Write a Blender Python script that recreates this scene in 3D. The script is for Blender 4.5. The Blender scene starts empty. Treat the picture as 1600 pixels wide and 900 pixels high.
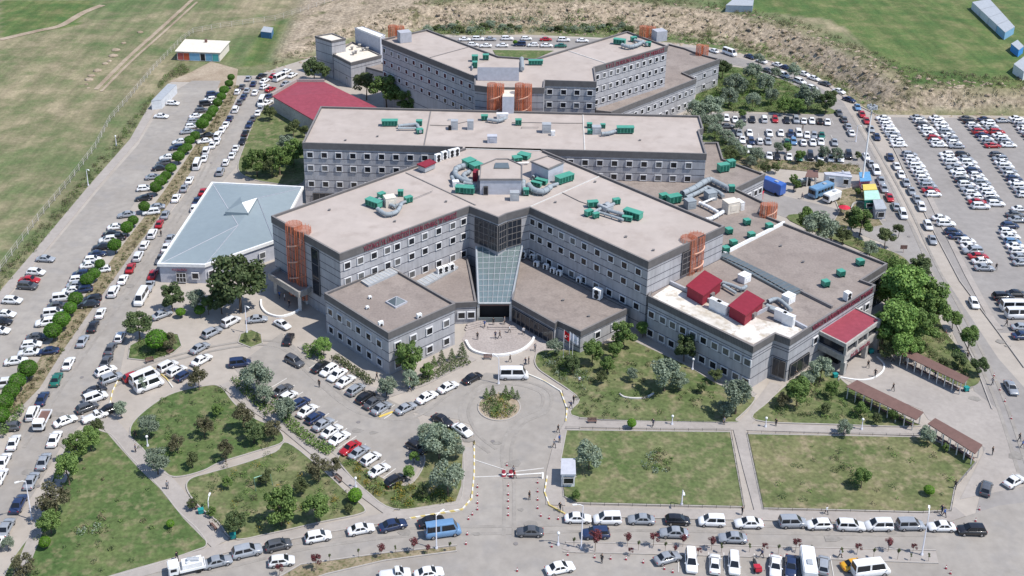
import bpy, bmesh, math, random
import numpy as np
from mathutils import Vector, Matrix
from mathutils.geometry import tessellate_polygon
R = math.radians
random.seed(7)
C = bpy.context.scene.collection
sc = bpy.context.scene

# ------------------------------------------------------------------ survey: photo point -> real point on a level of height z
F = 1830.; TH = R(21.22); CX = 726.; CY = 178.; CAMH = 130.
cT, sT = math.cos(TH), math.sin(TH)
def P(x, y, z=0.):
    u = (x - CX) / F; v = (y - CY) / F
    t = (z - CAMH) / (-sT - v * cT)
    return Vector((u * t, (cT - v * sT) * t, z))
def PXY(x, y, z=0.): p = P(x, y, z); return (p.x, p.y)

# ------------------------------------------------------------------ camera, world, sun
cam = bpy.data.objects.new('camera', bpy.data.cameras.new('camera')); C.objects.link(cam)
cam.location = (0, 0, CAMH); cam.rotation_euler = (R(90) - TH, 0, 0)
cd = cam.data; cd.sensor_width = 36; cd.lens = F / 1600 * 36
cd.shift_x = (800 - CX) / 1600; cd.shift_y = (CY - 450) / 1600
cd.clip_start = 1; cd.clip_end = 9000; sc.camera = cam
SUN_AZ, SUN_EL = R(-22), R(59)
w = bpy.data.worlds.new('World'); sc.world = w; w.use_nodes = True
nt = w.node_tree; sky = nt.nodes.new('ShaderNodeTexSky'); sky.sky_type = 'NISHITA'; sky.sun_disc = False
sky.sun_elevation = SUN_EL; sky.sun_rotation = math.pi / 2 - SUN_AZ; sky.altitude = 1700
bg = nt.nodes['Background']; bg.inputs[1].default_value = 0.15; nt.links.new(sky.outputs[0], bg.inputs[0])
sl = bpy.data.lights.new('sun', 'SUN'); sl.energy = 3.95; sl.angle = R(.6); sl.color = (1, .955, .89)
so = bpy.data.objects.new('sun', sl); C.objects.link(so)
sd = Vector((math.cos(SUN_AZ) * math.cos(SUN_EL), math.sin(SUN_AZ) * math.cos(SUN_EL), math.sin(SUN_EL)))
so.rotation_euler = sd.to_track_quat('Z', 'Y').to_euler()
sc.view_settings.view_transform = 'Standard'; sc.view_settings.look = 'None'
sc.view_settings.exposure = 0.38; sc.view_settings.gamma = 1; sc.view_settings.use_curve_mapping = False

# ------------------------------------------------------------------ materials
def ramp(n, t, stops):
    r = n.new('ShaderNodeValToRGB'); e = r.color_ramp.elements
    while len(e) < len(stops): e.new(.5)
    for i, (p, c) in enumerate(stops): e[i].position = p; e[i].color = (*c, 1)
    return r
def newmat(name, rough=.9):
    m = bpy.data.materials.new(name); m.use_nodes = True
    b = m.node_tree.nodes['Principled BSDF']; b.inputs['Roughness'].default_value = rough
    if rough > .5: b.inputs['Specular IOR Level'].default_value = .25
    return m, m.node_tree.nodes, m.node_tree.links, b
def noise(n, l, vec, scale, det=5, rough=.6):
    t = n.new('ShaderNodeTexNoise'); t.inputs['Scale'].default_value = scale; t.inputs['Detail'].default_value = det
    t.inputs['Roughness'].default_value = rough; l.new(vec, t.inputs['Vector']); return t
def mix(n, l, fac, a, b, mode='MIX'):
    x = n.new('ShaderNodeMix'); x.data_type = 'RGBA'; x.blend_type = mode
    for i, s in ((0, fac), (6, a), (7, b)):
        if isinstance(s, (float, int)): x.inputs[i].default_value = s
        elif isinstance(s, tuple): x.inputs[i].default_value = (*s, 1) if len(s) == 3 else s
        else: l.new(s, x.inputs[i])
    return x.outputs[2]
def posn(n): return n.new('ShaderNodeNewGeometry').outputs['Position']
def bump(n, l, b, h, s, d):
    bp = n.new('ShaderNodeBump'); bp.inputs['Strength'].default_value = s; bp.inputs['Distance'].default_value = d
    l.new(h, bp.inputs['Height']); l.new(bp.outputs[0], b.inputs['Normal'])
def surf(name, c1, c2, s1=.2, s2=2., rough=.9, bmp=.0, lo=.35, hi=.65, c3=None, var=.24):
    """weathered surface: two tones on a big and a fine noise in world space"""
    m, n, l, b = newmat(name, rough); p = posn(n)
    a = noise(n, l, p, s1); f = noise(n, l, p, s2, 6)
    r = ramp(n, None, [(lo, c1), (hi, c2)]); l.new(a.outputs[0], r.inputs[0])
    col = r.outputs[0]
    if c3:
        g = noise(n, l, p, s1 * 3.7, 4); r3 = ramp(n, None, [(.49, (0,) * 3), (.68, (1,) * 3)]); l.new(g.outputs[0], r3.inputs[0])
        col = mix(n, l, r3.outputs[0], col, c3)
    r2 = ramp(n, None, [(.25, (1 - var * 1.15,) * 3), (.75, (1 + var * .85,) * 3)]); l.new(f.outputs[0], r2.inputs[0])
    l.new(mix(n, l, 1., col, r2.outputs[0], 'MULTIPLY'), b.inputs['Base Color'])
    if bmp: bump(n, l, b, f.outputs[0], bmp, .1)
    return m
def plain(name, c, rough=.6, metal=0, coat=0):
    m, n, l, b = newmat(name, rough); p = posn(n); f = noise(n, l, p, 1.1)
    r = ramp(n, None, [(.3, tuple(x * .88 for x in c)), (.7, tuple(min(1, x * 1.08) for x in c))]); l.new(f.outputs[0], r.inputs[0])
    l.new(r.outputs[0], b.inputs['Base Color']); b.inputs['Metallic'].default_value = metal
    if coat: b.inputs['Coat Weight'].default_value = coat
    return m
def stripes(name, c1, c2, scale, axis=2, rough=.7, width=.5, line=None):
    """ribbed cladding / striped kerb along world direction"""
    m, n, l, b = newmat(name, rough); p = posn(n)
    wv = n.new('ShaderNodeTexWave'); wv.wave_type = 'BANDS'; wv.bands_direction = 'XYZ'[axis] if isinstance(axis, int) else axis
    wv.inputs['Scale'].default_value = scale; l.new(p, wv.inputs['Vector'])
    r = ramp(n, None, [(width - .05, c1), (width + .05, c2)]); l.new(wv.outputs['Fac'], r.inputs[0])
    f = noise(n, l, p, .8, 6); r2 = ramp(n, None, [(.3, (.82,) * 3), (.7, (1.1,) * 3)]); l.new(f.outputs[0], r2.inputs[0])
    l.new(mix(n, l, 1., r.outputs[0], r2.outputs[0], 'MULTIPLY'), b.inputs['Base Color'])
    return m
def wallmat(name, lines, col=(.392, .388, .402), jc=(.07, .07, .09)):
    """grey panelled wall: dark joints at given heights, faint panel tiles and grime"""
    m, n, l, b = newmat(name, .75); p = posn(n)
    s = n.new('ShaderNodeSeparateXYZ'); l.new(p, s.inputs[0]); acc = None
    for z in lines:
        c = n.new('ShaderNodeMath'); c.operation = 'COMPARE'; c.inputs[1].default_value = z; c.inputs[2].default_value = .085
        l.new(s.outputs[2], c.inputs[0])
        if acc is None: acc = c.outputs[0]
        else:
            x = n.new('ShaderNodeMath'); x.operation = 'MAXIMUM'; l.new(acc, x.inputs[0]); l.new(c.outputs[0], x.inputs[1]); acc = x.outputs[0]
    f = noise(n, l, p, .35, 6); r = ramp(n, None, [(.3, tuple(x * .86 for x in col)), (.7, tuple(x * 1.08 for x in col))]); l.new(f.outputs[0], r.inputs[0])
    mp = n.new('ShaderNodeMapping'); mp.inputs['Scale'].default_value = (1.2, 1.2, .12); l.new(p, mp.inputs[0])
    st = noise(n, l, mp.outputs[0], 1.3, 4); r2 = ramp(n, None, [(.35, (.86,) * 3), (.6, (1.04,) * 3)]); l.new(st.outputs[0], r2.inputs[0])
    base = mix(n, l, 1., r.outputs[0], r2.outputs[0], 'MULTIPLY')
    l.new(mix(n, l, acc, base, jc), b.inputs['Base Color'])
    return m
def objcol(name, rough=.3, coat=.6, metal=0.):
    m, n, l, b = newmat(name, rough); o = n.new('ShaderNodeObjectInfo'); b.inputs['Specular IOR Level'].default_value = .5
    f = noise(n, l, posn(n), .9); r = ramp(n, None, [(.3, (.88,) * 3), (.7, (1.05,) * 3)]); l.new(f.outputs[0], r.inputs[0])
    l.new(mix(n, l, 1., o.outputs['Color'], r.outputs[0], 'MULTIPLY'), b.inputs['Base Color'])
    b.inputs['Coat Weight'].default_value = coat; b.inputs['Coat Roughness'].default_value = .08; b.inputs['Metallic'].default_value = metal
    return m
def leafmat(name, dark, light, rough=.65, trans=.25):
    m, n, l, b = newmat(name, rough); g = n.new('ShaderNodeNewGeometry'); o = n.new('ShaderNodeObjectInfo')
    r = ramp(n, None, [(0., dark), (.55, tuple((a + c) / 2 for a, c in zip(dark, light))), (1., light)]); l.new(g.outputs['Random Per Island'], r.inputs[0])
    h = n.new('ShaderNodeHueSaturation'); mr = n.new('ShaderNodeMapRange'); l.new(o.outputs['Random'], mr.inputs[0])
    mr.inputs[3].default_value = .78; mr.inputs[4].default_value = 1.2; l.new(mr.outputs[0], h.inputs['Value']); l.new(r.outputs[0], h.inputs['Color'])
    l.new(h.outputs[0], b.inputs['Base Color'])
    t = n.new('ShaderNodeBsdfTranslucent'); l.new(h.outputs[0], t.inputs[0]); x = n.new('ShaderNodeMixShader'); x.inputs[0].default_value = trans
    out = n['Material Output']; l.new(b.outputs[0], x.inputs[1]); l.new(t.outputs[0], x.inputs[2]); l.new(x.outputs[0], out.inputs[0])
    return m
M = {}
M['paving'] = surf('concrete_paving', (.345, .306, .266), (.405, .364, .32), .05, .5, .9, var=.1)
M['asphalt'] = surf('worn_asphalt', (.28, .255, .228), (.34, .312, .28), .06, .5, .92, c3=(.285, .265, .245), var=.12)
M['asphalt_dark'] = surf('grey_asphalt', (.25, .232, .218), (.30, .28, .264), .05, .5, .92, var=.12)
M['sidewalk'] = surf('sidewalk_pavers', (.315, .285, .26), (.37, .335, .305), .12, 1., .9, var=.1)
M['plaza'] = surf('plaza_pavers', (.33, .29, .27), (.40, .355, .33), .15, 2.5, .9)
M['soil'] = surf('dry_soil', (.27, .21, .15), (.40, .33, .25), .12, 1.5, 1., .3)
M['lawn'] = surf('lawn_grass', (.076, .115, .036), (.155, .168, .076), .1, 1.4, 1., .5, .34, .66, c3=(.225, .20, .115), var=.36)
M['lawn_lush'] = surf('green_grass', (.062, .11, .032), (.115, .148, .054), .12, 1.4, 1., .5, .34, .66, c3=(.19, .18, .095), var=.36)
M['lawn_dry'] = surf('dry_grass', (.09, .12, .042), (.18, .175, .085), .11, 1.3, 1., .5, .34, .64, c3=(.26, .22, .135), var=.36)
M['strip'] = surf('weedy_soil', (.17, .14, .08), (.32, .26, .18), .5, 2.2, 1., .4, c3=(.08, .1, .035))
M['deck'] = surf('roof_membrane', (.40, .345, .308), (.44, .382, .345), .07, .35, .9, c3=(.375, .32, .285), var=.07)
M['gravel'] = surf('roof_gravel', (.245, .205, .182), (.30, .256, .228), .1, 2.2, .95, .2, var=.16, c3=(.225, .19, .17))
M['deck_white'] = surf('white_membrane', (.50, .455, .385), (.74, .72, .69), .16, .8, .8, c3=(.42, .36, .28), var=.12)
M['cream'] = plain('cream_screed', (.68, .62, .53), .8)
M['fascia'] = stripes('ribbed_fascia', (.105, .1, .102), (.15, .142, .14), 1.3, 'X', .7, .35)
M['parapet'] = plain('parapet_cap', (.2, .185, .18), .7)
M['panel'] = plain('grey_panel', (.4, .405, .44), .7)
M['lilac'] = plain('pale_grey_render', (.46, .47, .52), .8)
M['pale'] = plain('pale_concrete', (.55, .53, .5), .8)
M['white'] = plain('white_paint', (.78, .78, .77), .6)
M['frame'] = plain('white_window_frame', (.66, .655, .66), .5)
M['pane'] = plain('dark_pane', (.018, .02, .024), .12)
M['pane_bl'] = plain('blind_pane', (.12, .12, .12), .2)
M['darkglass'] = plain('dark_curtain_glass', (.022, .026, .035), .08)
M['atrium'] = plain('atrium_glass', (.21, .27, .275), .12, .35)
M['skyglass'] = plain('skylight_glass', (.13, .155, .165), .3, .1)
M['steel'] = plain('galvanised_steel', (.42, .44, .46), .6, .25)
M['duct'] = plain('duct_metal', (.29, .325, .35), .9, 0)
M['duct_white'] = plain('white_duct', (.72, .72, .72), .5)
M['green_unit'] = plain('green_unit_paint', (.07, .30, .22), .5)
M['green_dark'] = plain('green_louvre', (.01, .1, .07), .6)
M['orange'] = stripes('orange_mesh_cladding', (.40, .12, .06), (.52, .2, .12), 2.2, 'Z', .6, .3)
_m = M['orange']; _n = _m.node_tree.nodes; _t = _n.new('ShaderNodeBsdfTransparent'); _x = _n.new('ShaderNodeMixShader'); _x.inputs[0].default_value = .55
_m.node_tree.links.new(_n['Principled BSDF'].outputs[0], _x.inputs[1]); _m.node_tree.links.new(_t.outputs[0], _x.inputs[2]); _m.node_tree.links.new(_x.outputs[0], _n['Material Output'].inputs[0])
M['orange_solid'] = plain('orange_frame', (.42, .12, .055), .6)
M['orange_pale'] = plain('pale_stair_edge', (.62, .36, .26), .7)
M['red_roof'] = stripes('red_standing_seam', (.26, .05, .07), (.31, .062, .085), 1.6, 'X', .55, .25)
M['red_pan'] = plain('dark_red_sheet', (.235, .022, .038), .6)
M['blue_roof'] = surf('pale_blue_metal_roof', (.215, .262, .288), (.255, .305, .33), .03, .8, .8, var=.05)
M['brown_roof'] = plain('brown_tile_roof', (.17, .10, .085), .8)
M['sign_red'] = plain('red_sign_letters', (.22, .05, .075), .6)
M['concrete'] = surf('concrete', (.33, .31, .29), (.42, .4, .37), .3, 2., .9)
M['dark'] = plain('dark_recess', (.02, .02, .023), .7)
M['black'] = plain('black_metal', (.03, .03, .032), .5)
M['kerb'] = plain('pale_kerb', (.38, .35, .32), .85)
M['kerb_y'] = stripes('yellow_white_kerb', (.6, .48, .18), (.72, .7, .64), .32, 'DIAGONAL', .8)
M['paint_w'] = plain('road_paint', (.62, .6, .57), .8)
M['paint_y'] = plain('yellow_paint', (.62, .46, .12), .8)
M['car'] = objcol('car_paint'); M['cloth'] = objcol('cloth', .9, 0)
M['carglass'] = plain('car_glass', (.014, .017, .022), .08)
M['tyre'] = plain('tyre_rubber', (.02, .02, .02), .85); M['rim'] = plain('wheel_rim', (.4, .4, .42), .35, .7)
M['lamp_f'] = plain('headlamp_lens', (.7, .72, .75), .15); M['lamp_r'] = plain('tail_lamp_lens', (.35, .02, .02), .25)
M['skin'] = plain('skin', (.5, .3, .2), .6); M['hair'] = plain('dark_hair', (.02, .015, .012), .7)
M['bark'] = surf('bark', (.09, .065, .045), (.16, .12, .09), 2., 9., .95)
M['lf_ball'] = leafmat('clipped_foliage', (.045, .125, .01), (.11, .25, .025))
M['lf_lime'] = leafmat('lime_foliage', (.08, .19, .012), (.16, .32, .03))
M['lf_green'] = leafmat('green_foliage', (.08, .14, .035), (.215, .31, .09))
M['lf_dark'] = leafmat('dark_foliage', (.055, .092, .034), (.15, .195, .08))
M['lf_silver'] = leafmat('silver_foliage', (.14, .185, .125), (.34, .40, .29))
M['lf_brown'] = leafmat('bronze_foliage', (.07, .072, .038), (.20, .185, .10))
M['lf_red'] = leafmat('plum_foliage', (.085, .02, .025), (.22, .06, .065))
M['lf_bright'] = leafmat('bright_foliage', (.10, .19, .04), (.27, .41, .11))
M['lf_dry'] = leafmat('dry_scrub', (.09, .085, .045), (.25, .21, .125))
M['lf_olive'] = leafmat('olive_shrub', (.065, .09, .032), (.17, .2, .085))
M['flower'] = leafmat('yellow_shrub', (.09, .12, .02), (.38, .27, .05))

# ------------------------------------------------------------------ helpers
def setp(o, label=None, cat=None, group=None, kind=None):
    if label:
        o['label'] = label
        if len(label.split()) > 16: print('LONG', len(label.split()), label)
    if cat: o['category'] = cat
    if group: o['group'] = group
    if kind: o['kind'] = kind
    return o
def link(name, me, parent=None):
    o = bpy.data.objects.new(name, me); C.objects.link(o)
    if parent: o.parent = parent
    return o
def obj(name, bm, mats, parent=None, smooth=False):
    me = bpy.data.meshes.new(name); bm.to_mesh(me); bm.free()
    for m in (mats if isinstance(mats, (list, tuple)) else [mats]): me.materials.append(M[m] if isinstance(m, str) else m)
    if smooth: me.polygons.foreach_set('use_smooth', [True] * len(me.polygons))
    return link(name, me, parent)
def thing(name, label, cat, loc=(0, 0, 0), rz=0, group=None):
    o = bpy.data.objects.new(name, None); C.objects.link(o); o.empty_display_size = .5
    o.location = loc; o.rotation_euler = (0, 0, rz); return setp(o, label, cat, group)
KIDS = {}
def dup(o, parent=None, col=None):
    c = o.copy(); C.objects.link(c)
    if parent: c.parent = parent
    if col is not None: c.color = col
    for ch in o.children: dup(ch, c, col)
    return c
def box(bm, c, s, rz=0, mi=0, taper=0):
    vs = []
    for dz in (0, 1):
        k = 1 - taper * dz
        for dx, dy in ((-.5, -.5), (.5, -.5), (.5, .5), (-.5, .5)):
            x, y = dx * s[0] * k, dy * s[1] * k
            vs.append(bm.verts.new((c[0] + x * math.cos(rz) - y * math.sin(rz), c[1] + x * math.sin(rz) + y * math.cos(rz), c[2] + dz * s[2])))
    fs = [bm.faces.new([vs[i] for i in f]) for f in ((3, 2, 1, 0), (4, 5, 6, 7), (0, 1, 5, 4), (1, 2, 6, 5), (2, 3, 7, 6), (3, 0, 4, 7))]
    for f in fs: f.material_index = mi
    return vs
def tube(bm, pts, r, n=8, mi=0, r2=None, cap=True):
    pts = [Vector(p) for p in pts]; rings = []
    for i, p in enumerate(pts):
        d = (pts[min(i + 1, len(pts) - 1)] - pts[max(i - 1, 0)]).normalized()
        up = Vector((0, 0, 1)) if abs(d.z) < .9 else Vector((1, 0, 0))
        a = d.cross(up).normalized(); b = a.cross(d)
        rr = r if r2 is None else r + (r2 - r) * i / (len(pts) - 1)
        rings.append([bm.verts.new(p + (a * math.cos(t) + b * math.sin(t)) * rr) for t in [2 * math.pi * k / n for k in range(n)]])
    for q, s in zip(rings, rings[1:]):
        for k in range(n): f = bm.faces.new((q[k], q[(k + 1) % n], s[(k + 1) % n], s[k])); f.material_index = mi; f.smooth = True
    if cap:
        for q in (rings[0], rings[-1]):
            f = bm.faces.new(q); f.material_index = mi
def ccw(pts):
    a = sum(p[0] * q[1] - q[0] * p[1] for p, q in zip(pts, pts[1:] + pts[:1]))
    return pts if a > 0 else pts[::-1]
def prism(bm, pts, z0, z1, mi=0, top=None, bottom=True):
    pts = ccw([(p[0], p[1]) for p in pts]); n = len(pts)
    a = [bm.verts.new((*p, z0)) for p in pts]; b = [bm.verts.new((*p, z1)) for p in pts]
    for i in range(n): f = bm.faces.new((a[i], a[(i + 1) % n], b[(i + 1) % n], b[i])); f.material_index = mi
    for t in tessellate_polygon([[Vector((*p, 0)) for p in pts]]):
        x, y, z = (Vector(pts[k]) for k in t)
        if abs((y - x).cross(z - x)) < 1e-7: continue
        if (y - x).cross(z - x) < 0: t = t[::-1]
        bm.faces.new([b[k] for k in t]).material_index = mi if top is None else top
        if bottom: bm.faces.new([a[k] for k in t[::-1]]).material_index = mi
def pxs(l, z=0): return [PXY(x, y, z) for x, y in l]
def smooth_poly(pts, k=5, closed=True):
    out = []; n = len(pts); rng = range(n) if closed else range(n - 1)
    for i in rng:
        g = (lambda j: pts[j % n]) if closed else (lambda j: pts[max(0, min(n - 1, j))])
        p0, p1, p2, p3 = g(i - 1), g(i), g(i + 1), g(i + 2)
        for s in range(k):
            t = s / k
            out.append(tuple(.5 * (2 * b + (c - a) * t + (2 * a - 5 * b + 4 * c - d) * t * t + (3 * b - a - 3 * c + d) * t ** 3) for a, b, c, d in zip(p0, p1, p2, p3)))
    if not closed: out.append(pts[-1])
    return out
def structure(name, bm, mats, smooth=False): o = obj(name, bm, mats, None, smooth); o['kind'] = 'structure'; return o
LV = [0]
def sheet(name, px, z, mat, sm=False, h=None, kind='structure', raw=False):
    LV[0] += 1; z += LV[0] * .0011 if z > .01 else 0
    pts = px if raw else pxs(px, z)
    if sm: pts = smooth_poly(pts)
    bm = bmesh.new(); prism(bm, pts, z - (h or .06), z, bottom=False); o = obj(name, bm, mat); o['kind'] = kind; return o
def strip_poly(line, w):
    """outline of a band of width w round a world polyline"""
    L = []; Rr = []; n = len(line)
    for i, p in enumerate(line):
        a = Vector(line[max(i - 1, 0)][:2]); b = Vector(line[min(i + 1, n - 1)][:2]); d = (b - a).normalized(); q = Vector((-d.y, d.x)) * w / 2
        L.append((p[0] + q.x, p[1] + q.y)); Rr.append((p[0] - q.x, p[1] - q.y))
    return L, Rr
def band(bm, line, w, z0, z1, mi=0):
    L, Rr = strip_poly(line, w); v = []
    for l, r in zip(L, Rr): v.append([bm.verts.new((*l, z0)), bm.verts.new((*l, z1)), bm.verts.new((*r, z1)), bm.verts.new((*r, z0))])
    for a, b in zip(v, v[1:]):
        for i in range(3): f = bm.faces.new((a[i], b[i], b[i + 1], a[i + 1])); f.material_index = mi
    bm.faces.new(v[0]); bm.faces.new(v[-1][::-1])
def fix(bm): bmesh.ops.recalc_face_normals(bm, faces=bm.faces)
ORD = 'first second third fourth fifth sixth seventh eighth ninth tenth eleventh twelfth thirteenth fourteenth fifteenth sixteenth seventeenth eighteenth nineteenth twentieth'.split()
def ordw(i):
    if i < 20: return ORD[i]
    t = 'twenty thirty forty'.split()[(i + 1) // 10 - 2]
    return {'twenty': 'twentieth', 'thirty': 'thirtieth', 'forty': 'fortieth'}[t] if (i + 1) % 10 == 0 else t + '-' + ORD[(i + 1) % 10 - 1]
def inside(x, y, poly):
    c = np.zeros(np.shape(x), bool); n = len(poly)
    for i in range(n):
        x1, y1 = poly[i][:2]; x2, y2 = poly[(i + 1) % n][:2]
        if y1 == y2: continue
        c ^= ((y1 > y) != (y2 > y)) & (x < (x2 - x1) * (y - y1) / (y2 - y1) + x1)
    return c
def dist_line(x, y, line):
    d = np.full(np.shape(x), 1e9)
    for (x1, y1), (x2, y2) in zip(line, line[1:]):
        dx, dy = x2 - x1, y2 - y1; t = np.clip(((x - x1) * dx + (y - y1) * dy) / (dx * dx + dy * dy + 1e-9), 0, 1)
        d = np.minimum(d, np.hypot(x - x1 - t * dx, y - y1 - t * dy))
    return d
#STRUCTURE
# ------------------------------------------------------------------ terrain: flat campus, terraced bank behind, fields
FOOT = pxs([(330, 108), (400, 118), (470, 96), (560, 62), (680, 46), (800, 47), (960, 52), (1060, 62), (1130, 72), (1200, 88), (1245, 102), (1290, 124), (1332, 153), (1368, 178), (1640, 180), (1900, 180)])
HB = 6.5
TOP = [PXY(330, 82, 0), PXY(440, 84, .5), PXY(498, 50, 2.5), PXY(560, 24, 4.5), PXY(640, 10, 6)] + pxs([(700, 4), (800, 0), (960, -4), (1080, 6), (1150, 16), (1240, 40), (1330, 82), (1420, 137), (1640, 142), (1900, 142)], HB)
far = [(900, 3000), (-900, 3000)]
outF = FOOT + [(1500, FOOT[-1][1]), (1500, 4000), (-1500, 4000), (FOOT[0][0] - 60, 3000)]
outT = TOP + [(1500, TOP[-1][1]), (1500, 4000), (-1500, 4000), (TOP[0][0] - 60, 3000)]
def height(x, y):
    o = inside(x, y, outF); t = inside(x, y, outT)
    df = dist_line(x, y, FOOT); dt = dist_line(x, y, TOP)
    f = np.where(o, np.where(t, 1., df / (df + dt + 1e-6)), 0.)
    ramp_l = np.clip((x - FOOT[1][0]) / (FOOT[4][0] - FOOT[1][0]), 0, 1)
    f = f * f * (3 - 2 * f)
    terr = np.where((f > 0) & (f < 1), .75 * np.sin(f * 26 + np.sin(x * .05) * 1.3), 0)
    return (HB * f + terr * (f * (1 - f) * 4)) * ramp_l, f * ramp_l
gx = np.concatenate([-np.geomspace(3500, 290, 14), np.arange(-280, 285, 2.2), np.geomspace(290, 3500, 14)])
gy = np.concatenate([np.array([-800, -200, 0, 60]), np.arange(90, 520, 2.2), np.geomspace(525, 4500, 16)])
GX, GY = np.meshgrid(gx, gy); GH, GF = height(GX, GY)
rs = np.random.RandomState(3); GH = GH + rs.rand(*GH.shape) * .45 * ((GF > .03) & (GF < .97))
me = bpy.data.meshes.new('ground'); nx, ny = len(gx), len(gy)
idx = np.arange(nx * ny).reshape(ny, nx)
q = np.stack([idx[:-1, :-1], idx[:-1, 1:], idx[1:, 1:], idx[1:, :-1]], -1).reshape(-1, 4)
me.from_pydata(np.stack([GX, GY, GH - .06], -1).reshape(-1, 3).tolist(), [], q.tolist())
me.polygons.foreach_set('use_smooth', [True] * len(me.polygons))
# R: bare bank, G: rich green field
dirt = np.clip(np.minimum(GF, 1 - GF) * 9, 0, 1)
lush = np.zeros(GX.shape)
for pl in (pxs([(1130, 12), (1300, 30), (1425, 130), (1620, 140), (1650, -30), (1100, -40)], HB), pxs([(380, 92), (430, 86), (480, 60), (560, 24), (700, 3), (760, -12), (560, -25), (440, 20), (400, 40)], 3), pxs([(0, 0), (150, 0), (120, 40), (0, 60)])):
    lush = np.maximum(lush, inside(GX, GY, pl) * 1.)
ca = me.color_attributes.new('zone', 'FLOAT_COLOR', 'POINT')
ca.data.foreach_set('color', np.stack([dirt, lush, lush * 0, lush * 0 + 1], -1).reshape(-1).astype('f'))
m, n, l, b = newmat('meadow_and_bank', 1.); p = posn(n)
at = n.new('ShaderNodeVertexColor'); at.layer_name = 'zone'; s = n.new('ShaderNodeSeparateColor'); l.new(at.outputs[0], s.inputs[0])
a = noise(n, l, p, .018, 6, .6); f = noise(n, l, p, .9, 7, .7); f2 = noise(n, l, p, .12, 6, .65)
af = n.new('ShaderNodeMath'); af.operation = 'MULTIPLY_ADD'; af.inputs[1].default_value = .45; l.new(f2.outputs[0], af.inputs[0]); ag = n.new('ShaderNodeMath'); ag.operation = 'MULTIPLY'; ag.inputs[1].default_value = .55; l.new(a.outputs[0], ag.inputs[0]); l.new(ag.outputs[0], af.inputs[2])
r = ramp(n, None, [(.39, (.10, .145, .055)), (.47, (.15, .165, .08)), (.54, (.225, .205, .12)), (.62, (.32, .27, .175))]); l.new(af.outputs[0], r.inputs[0])
r2 = ramp(n, None, [(.36, (.065, .12, .034)), (.5, (.10, .14, .045)), (.66, (.17, .175, .075))]); l.new(f2.outputs[0], r2.inputs[0])
col = mix(n, l, s.outputs[1], r.outputs[0], r2.outputs[0])
rd = ramp(n, None, [(.3, (.46, .38, .285)), (.55, (.36, .29, .21)), (.68, (.16, .155, .08))]); l.new(f2.outputs[0], rd.inputs[0])
fd = ramp(n, None, [(.33, (.5,) * 3), (.7, (1.3,) * 3)]); l.new(f.outputs[0], fd.inputs[0])
col = mix(n, l, s.outputs[0], col, mix(n, l, .85, rd.outputs[0], fd.outputs[0], 'MULTIPLY'))
fm = ramp(n, None, [(.25, (.7,) * 3), (.75, (1.22,) * 3)]); l.new(f.outputs[0], fm.inputs[0])
mp = n.new('ShaderNodeMapping'); mp.inputs['Scale'].default_value = (.25, .02, 1); mp.inputs['Rotation'].default_value = (0, 0, R(-62)); l.new(p, mp.inputs[0])
sw = noise(n, l, mp.outputs[0], 1.2, 4); rw = ramp(n, None, [(.4, (.88,) * 3), (.62, (1.14,) * 3)]); l.new(sw.outputs[0], rw.inputs[0])
l.new(mix(n, l, 1., mix(n, l, 1., col, fm.outputs[0], 'MULTIPLY'), rw.outputs[0], 'MULTIPLY'), b.inputs['Base Color'])
bump(n, l, b, f.outputs[0], .6, .5)
me.materials.append(m); g = link('ground', me); g['kind'] = 'structure'

# ------------------------------------------------------------------ paved campus (sheets, each a step above the last)
sheet('campus_paving', [(-160, 900), (-120, 700), (-40, 520), (-4, 462), (46, 404), (143, 287), (206, 215), (236, 160), (262, 131), (300, 112), (352, 118), (400, 118), (440, 104), (492, 88), (560, 66), (640, 52), (740, 55.5), (820, 54), (920, 58), (1000, 62), (1100, 72), (1160, 84), (1215, 98), (1262, 112), (1312, 140), (1345, 165), (1372, 179), (1700, 182), (2000, 182), (2000, 1100), (-260, 1100)], 0, 'paving')
sheet('soil_verge', [(262, 128), (300, 112), (330, 96), (372, 108), (368, 135), (330, 138), (300, 128)], .015, 'soil')
# roads
sheet('left_road', [(-60, 900), (8, 700), (60, 610), (110, 545), (180, 442), (235, 372), (300, 290), (338, 212), (360, 172), (392, 122), (440, 108), (462, 112), (430, 145), (404, 180), (384, 220), (368, 262), (340, 292), (318, 300), (238, 440), (205, 500), (186, 590), (150, 640), (100, 690), (50, 775), (0, 850), (-30, 900)], .03, 'asphalt')
sheet('left_parking', [(-60, 640), (-55, 555), (6, 474), (57, 414), (154, 297), (216, 226), (246, 176), (266, 146), (300, 126), (345, 126), (330, 160), (300, 205), (262, 256), (222, 300), (150, 405), (90, 490), (40, 560), (0, 620)], .022, 'asphalt')
sheet('front_road', [(-60, 1000), (120, 920), (330, 870), (480, 838), (640, 812), (720, 800), (738, 775), (740, 700), (735, 660), (720, 640), (640, 640), (640, 655), (735, 655), (650, 655), (560, 625), (470, 560), (440, 520), (420, 512), (330, 515), (300, 545), (400, 560), (420, 585), (540, 690), (640, 760), (660, 700), (700, 652), (732, 640), (700, 615), (760, 588), (828, 586), (870, 606), (884, 640), (880, 665), (862, 690), (852, 740), (850, 775), (862, 795), (890, 812), (1200, 822), (1490, 830), (1490, 845), (1300, 838), (1060, 848), (890, 836), (860, 860), (880, 1000)], .03, 'asphalt') if 0 else None
sheet('front_road', [(-60, 960), (120, 905), (330, 872), (480, 836), (640, 809), (715, 800), (735, 778), (741, 700), (738, 665), (715, 655), (668, 650), (640, 642), (690, 612), (760, 582), (830, 588), (868, 604), (885, 630), (882, 662), (864, 690), (852, 740), (850, 772), (858, 792), (886, 806), (1180, 812), (1470, 819), (1560, 790), (1640, 780), (1700, 900), (1700, 1000), (-60, 1060)], .038, 'asphalt')
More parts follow.
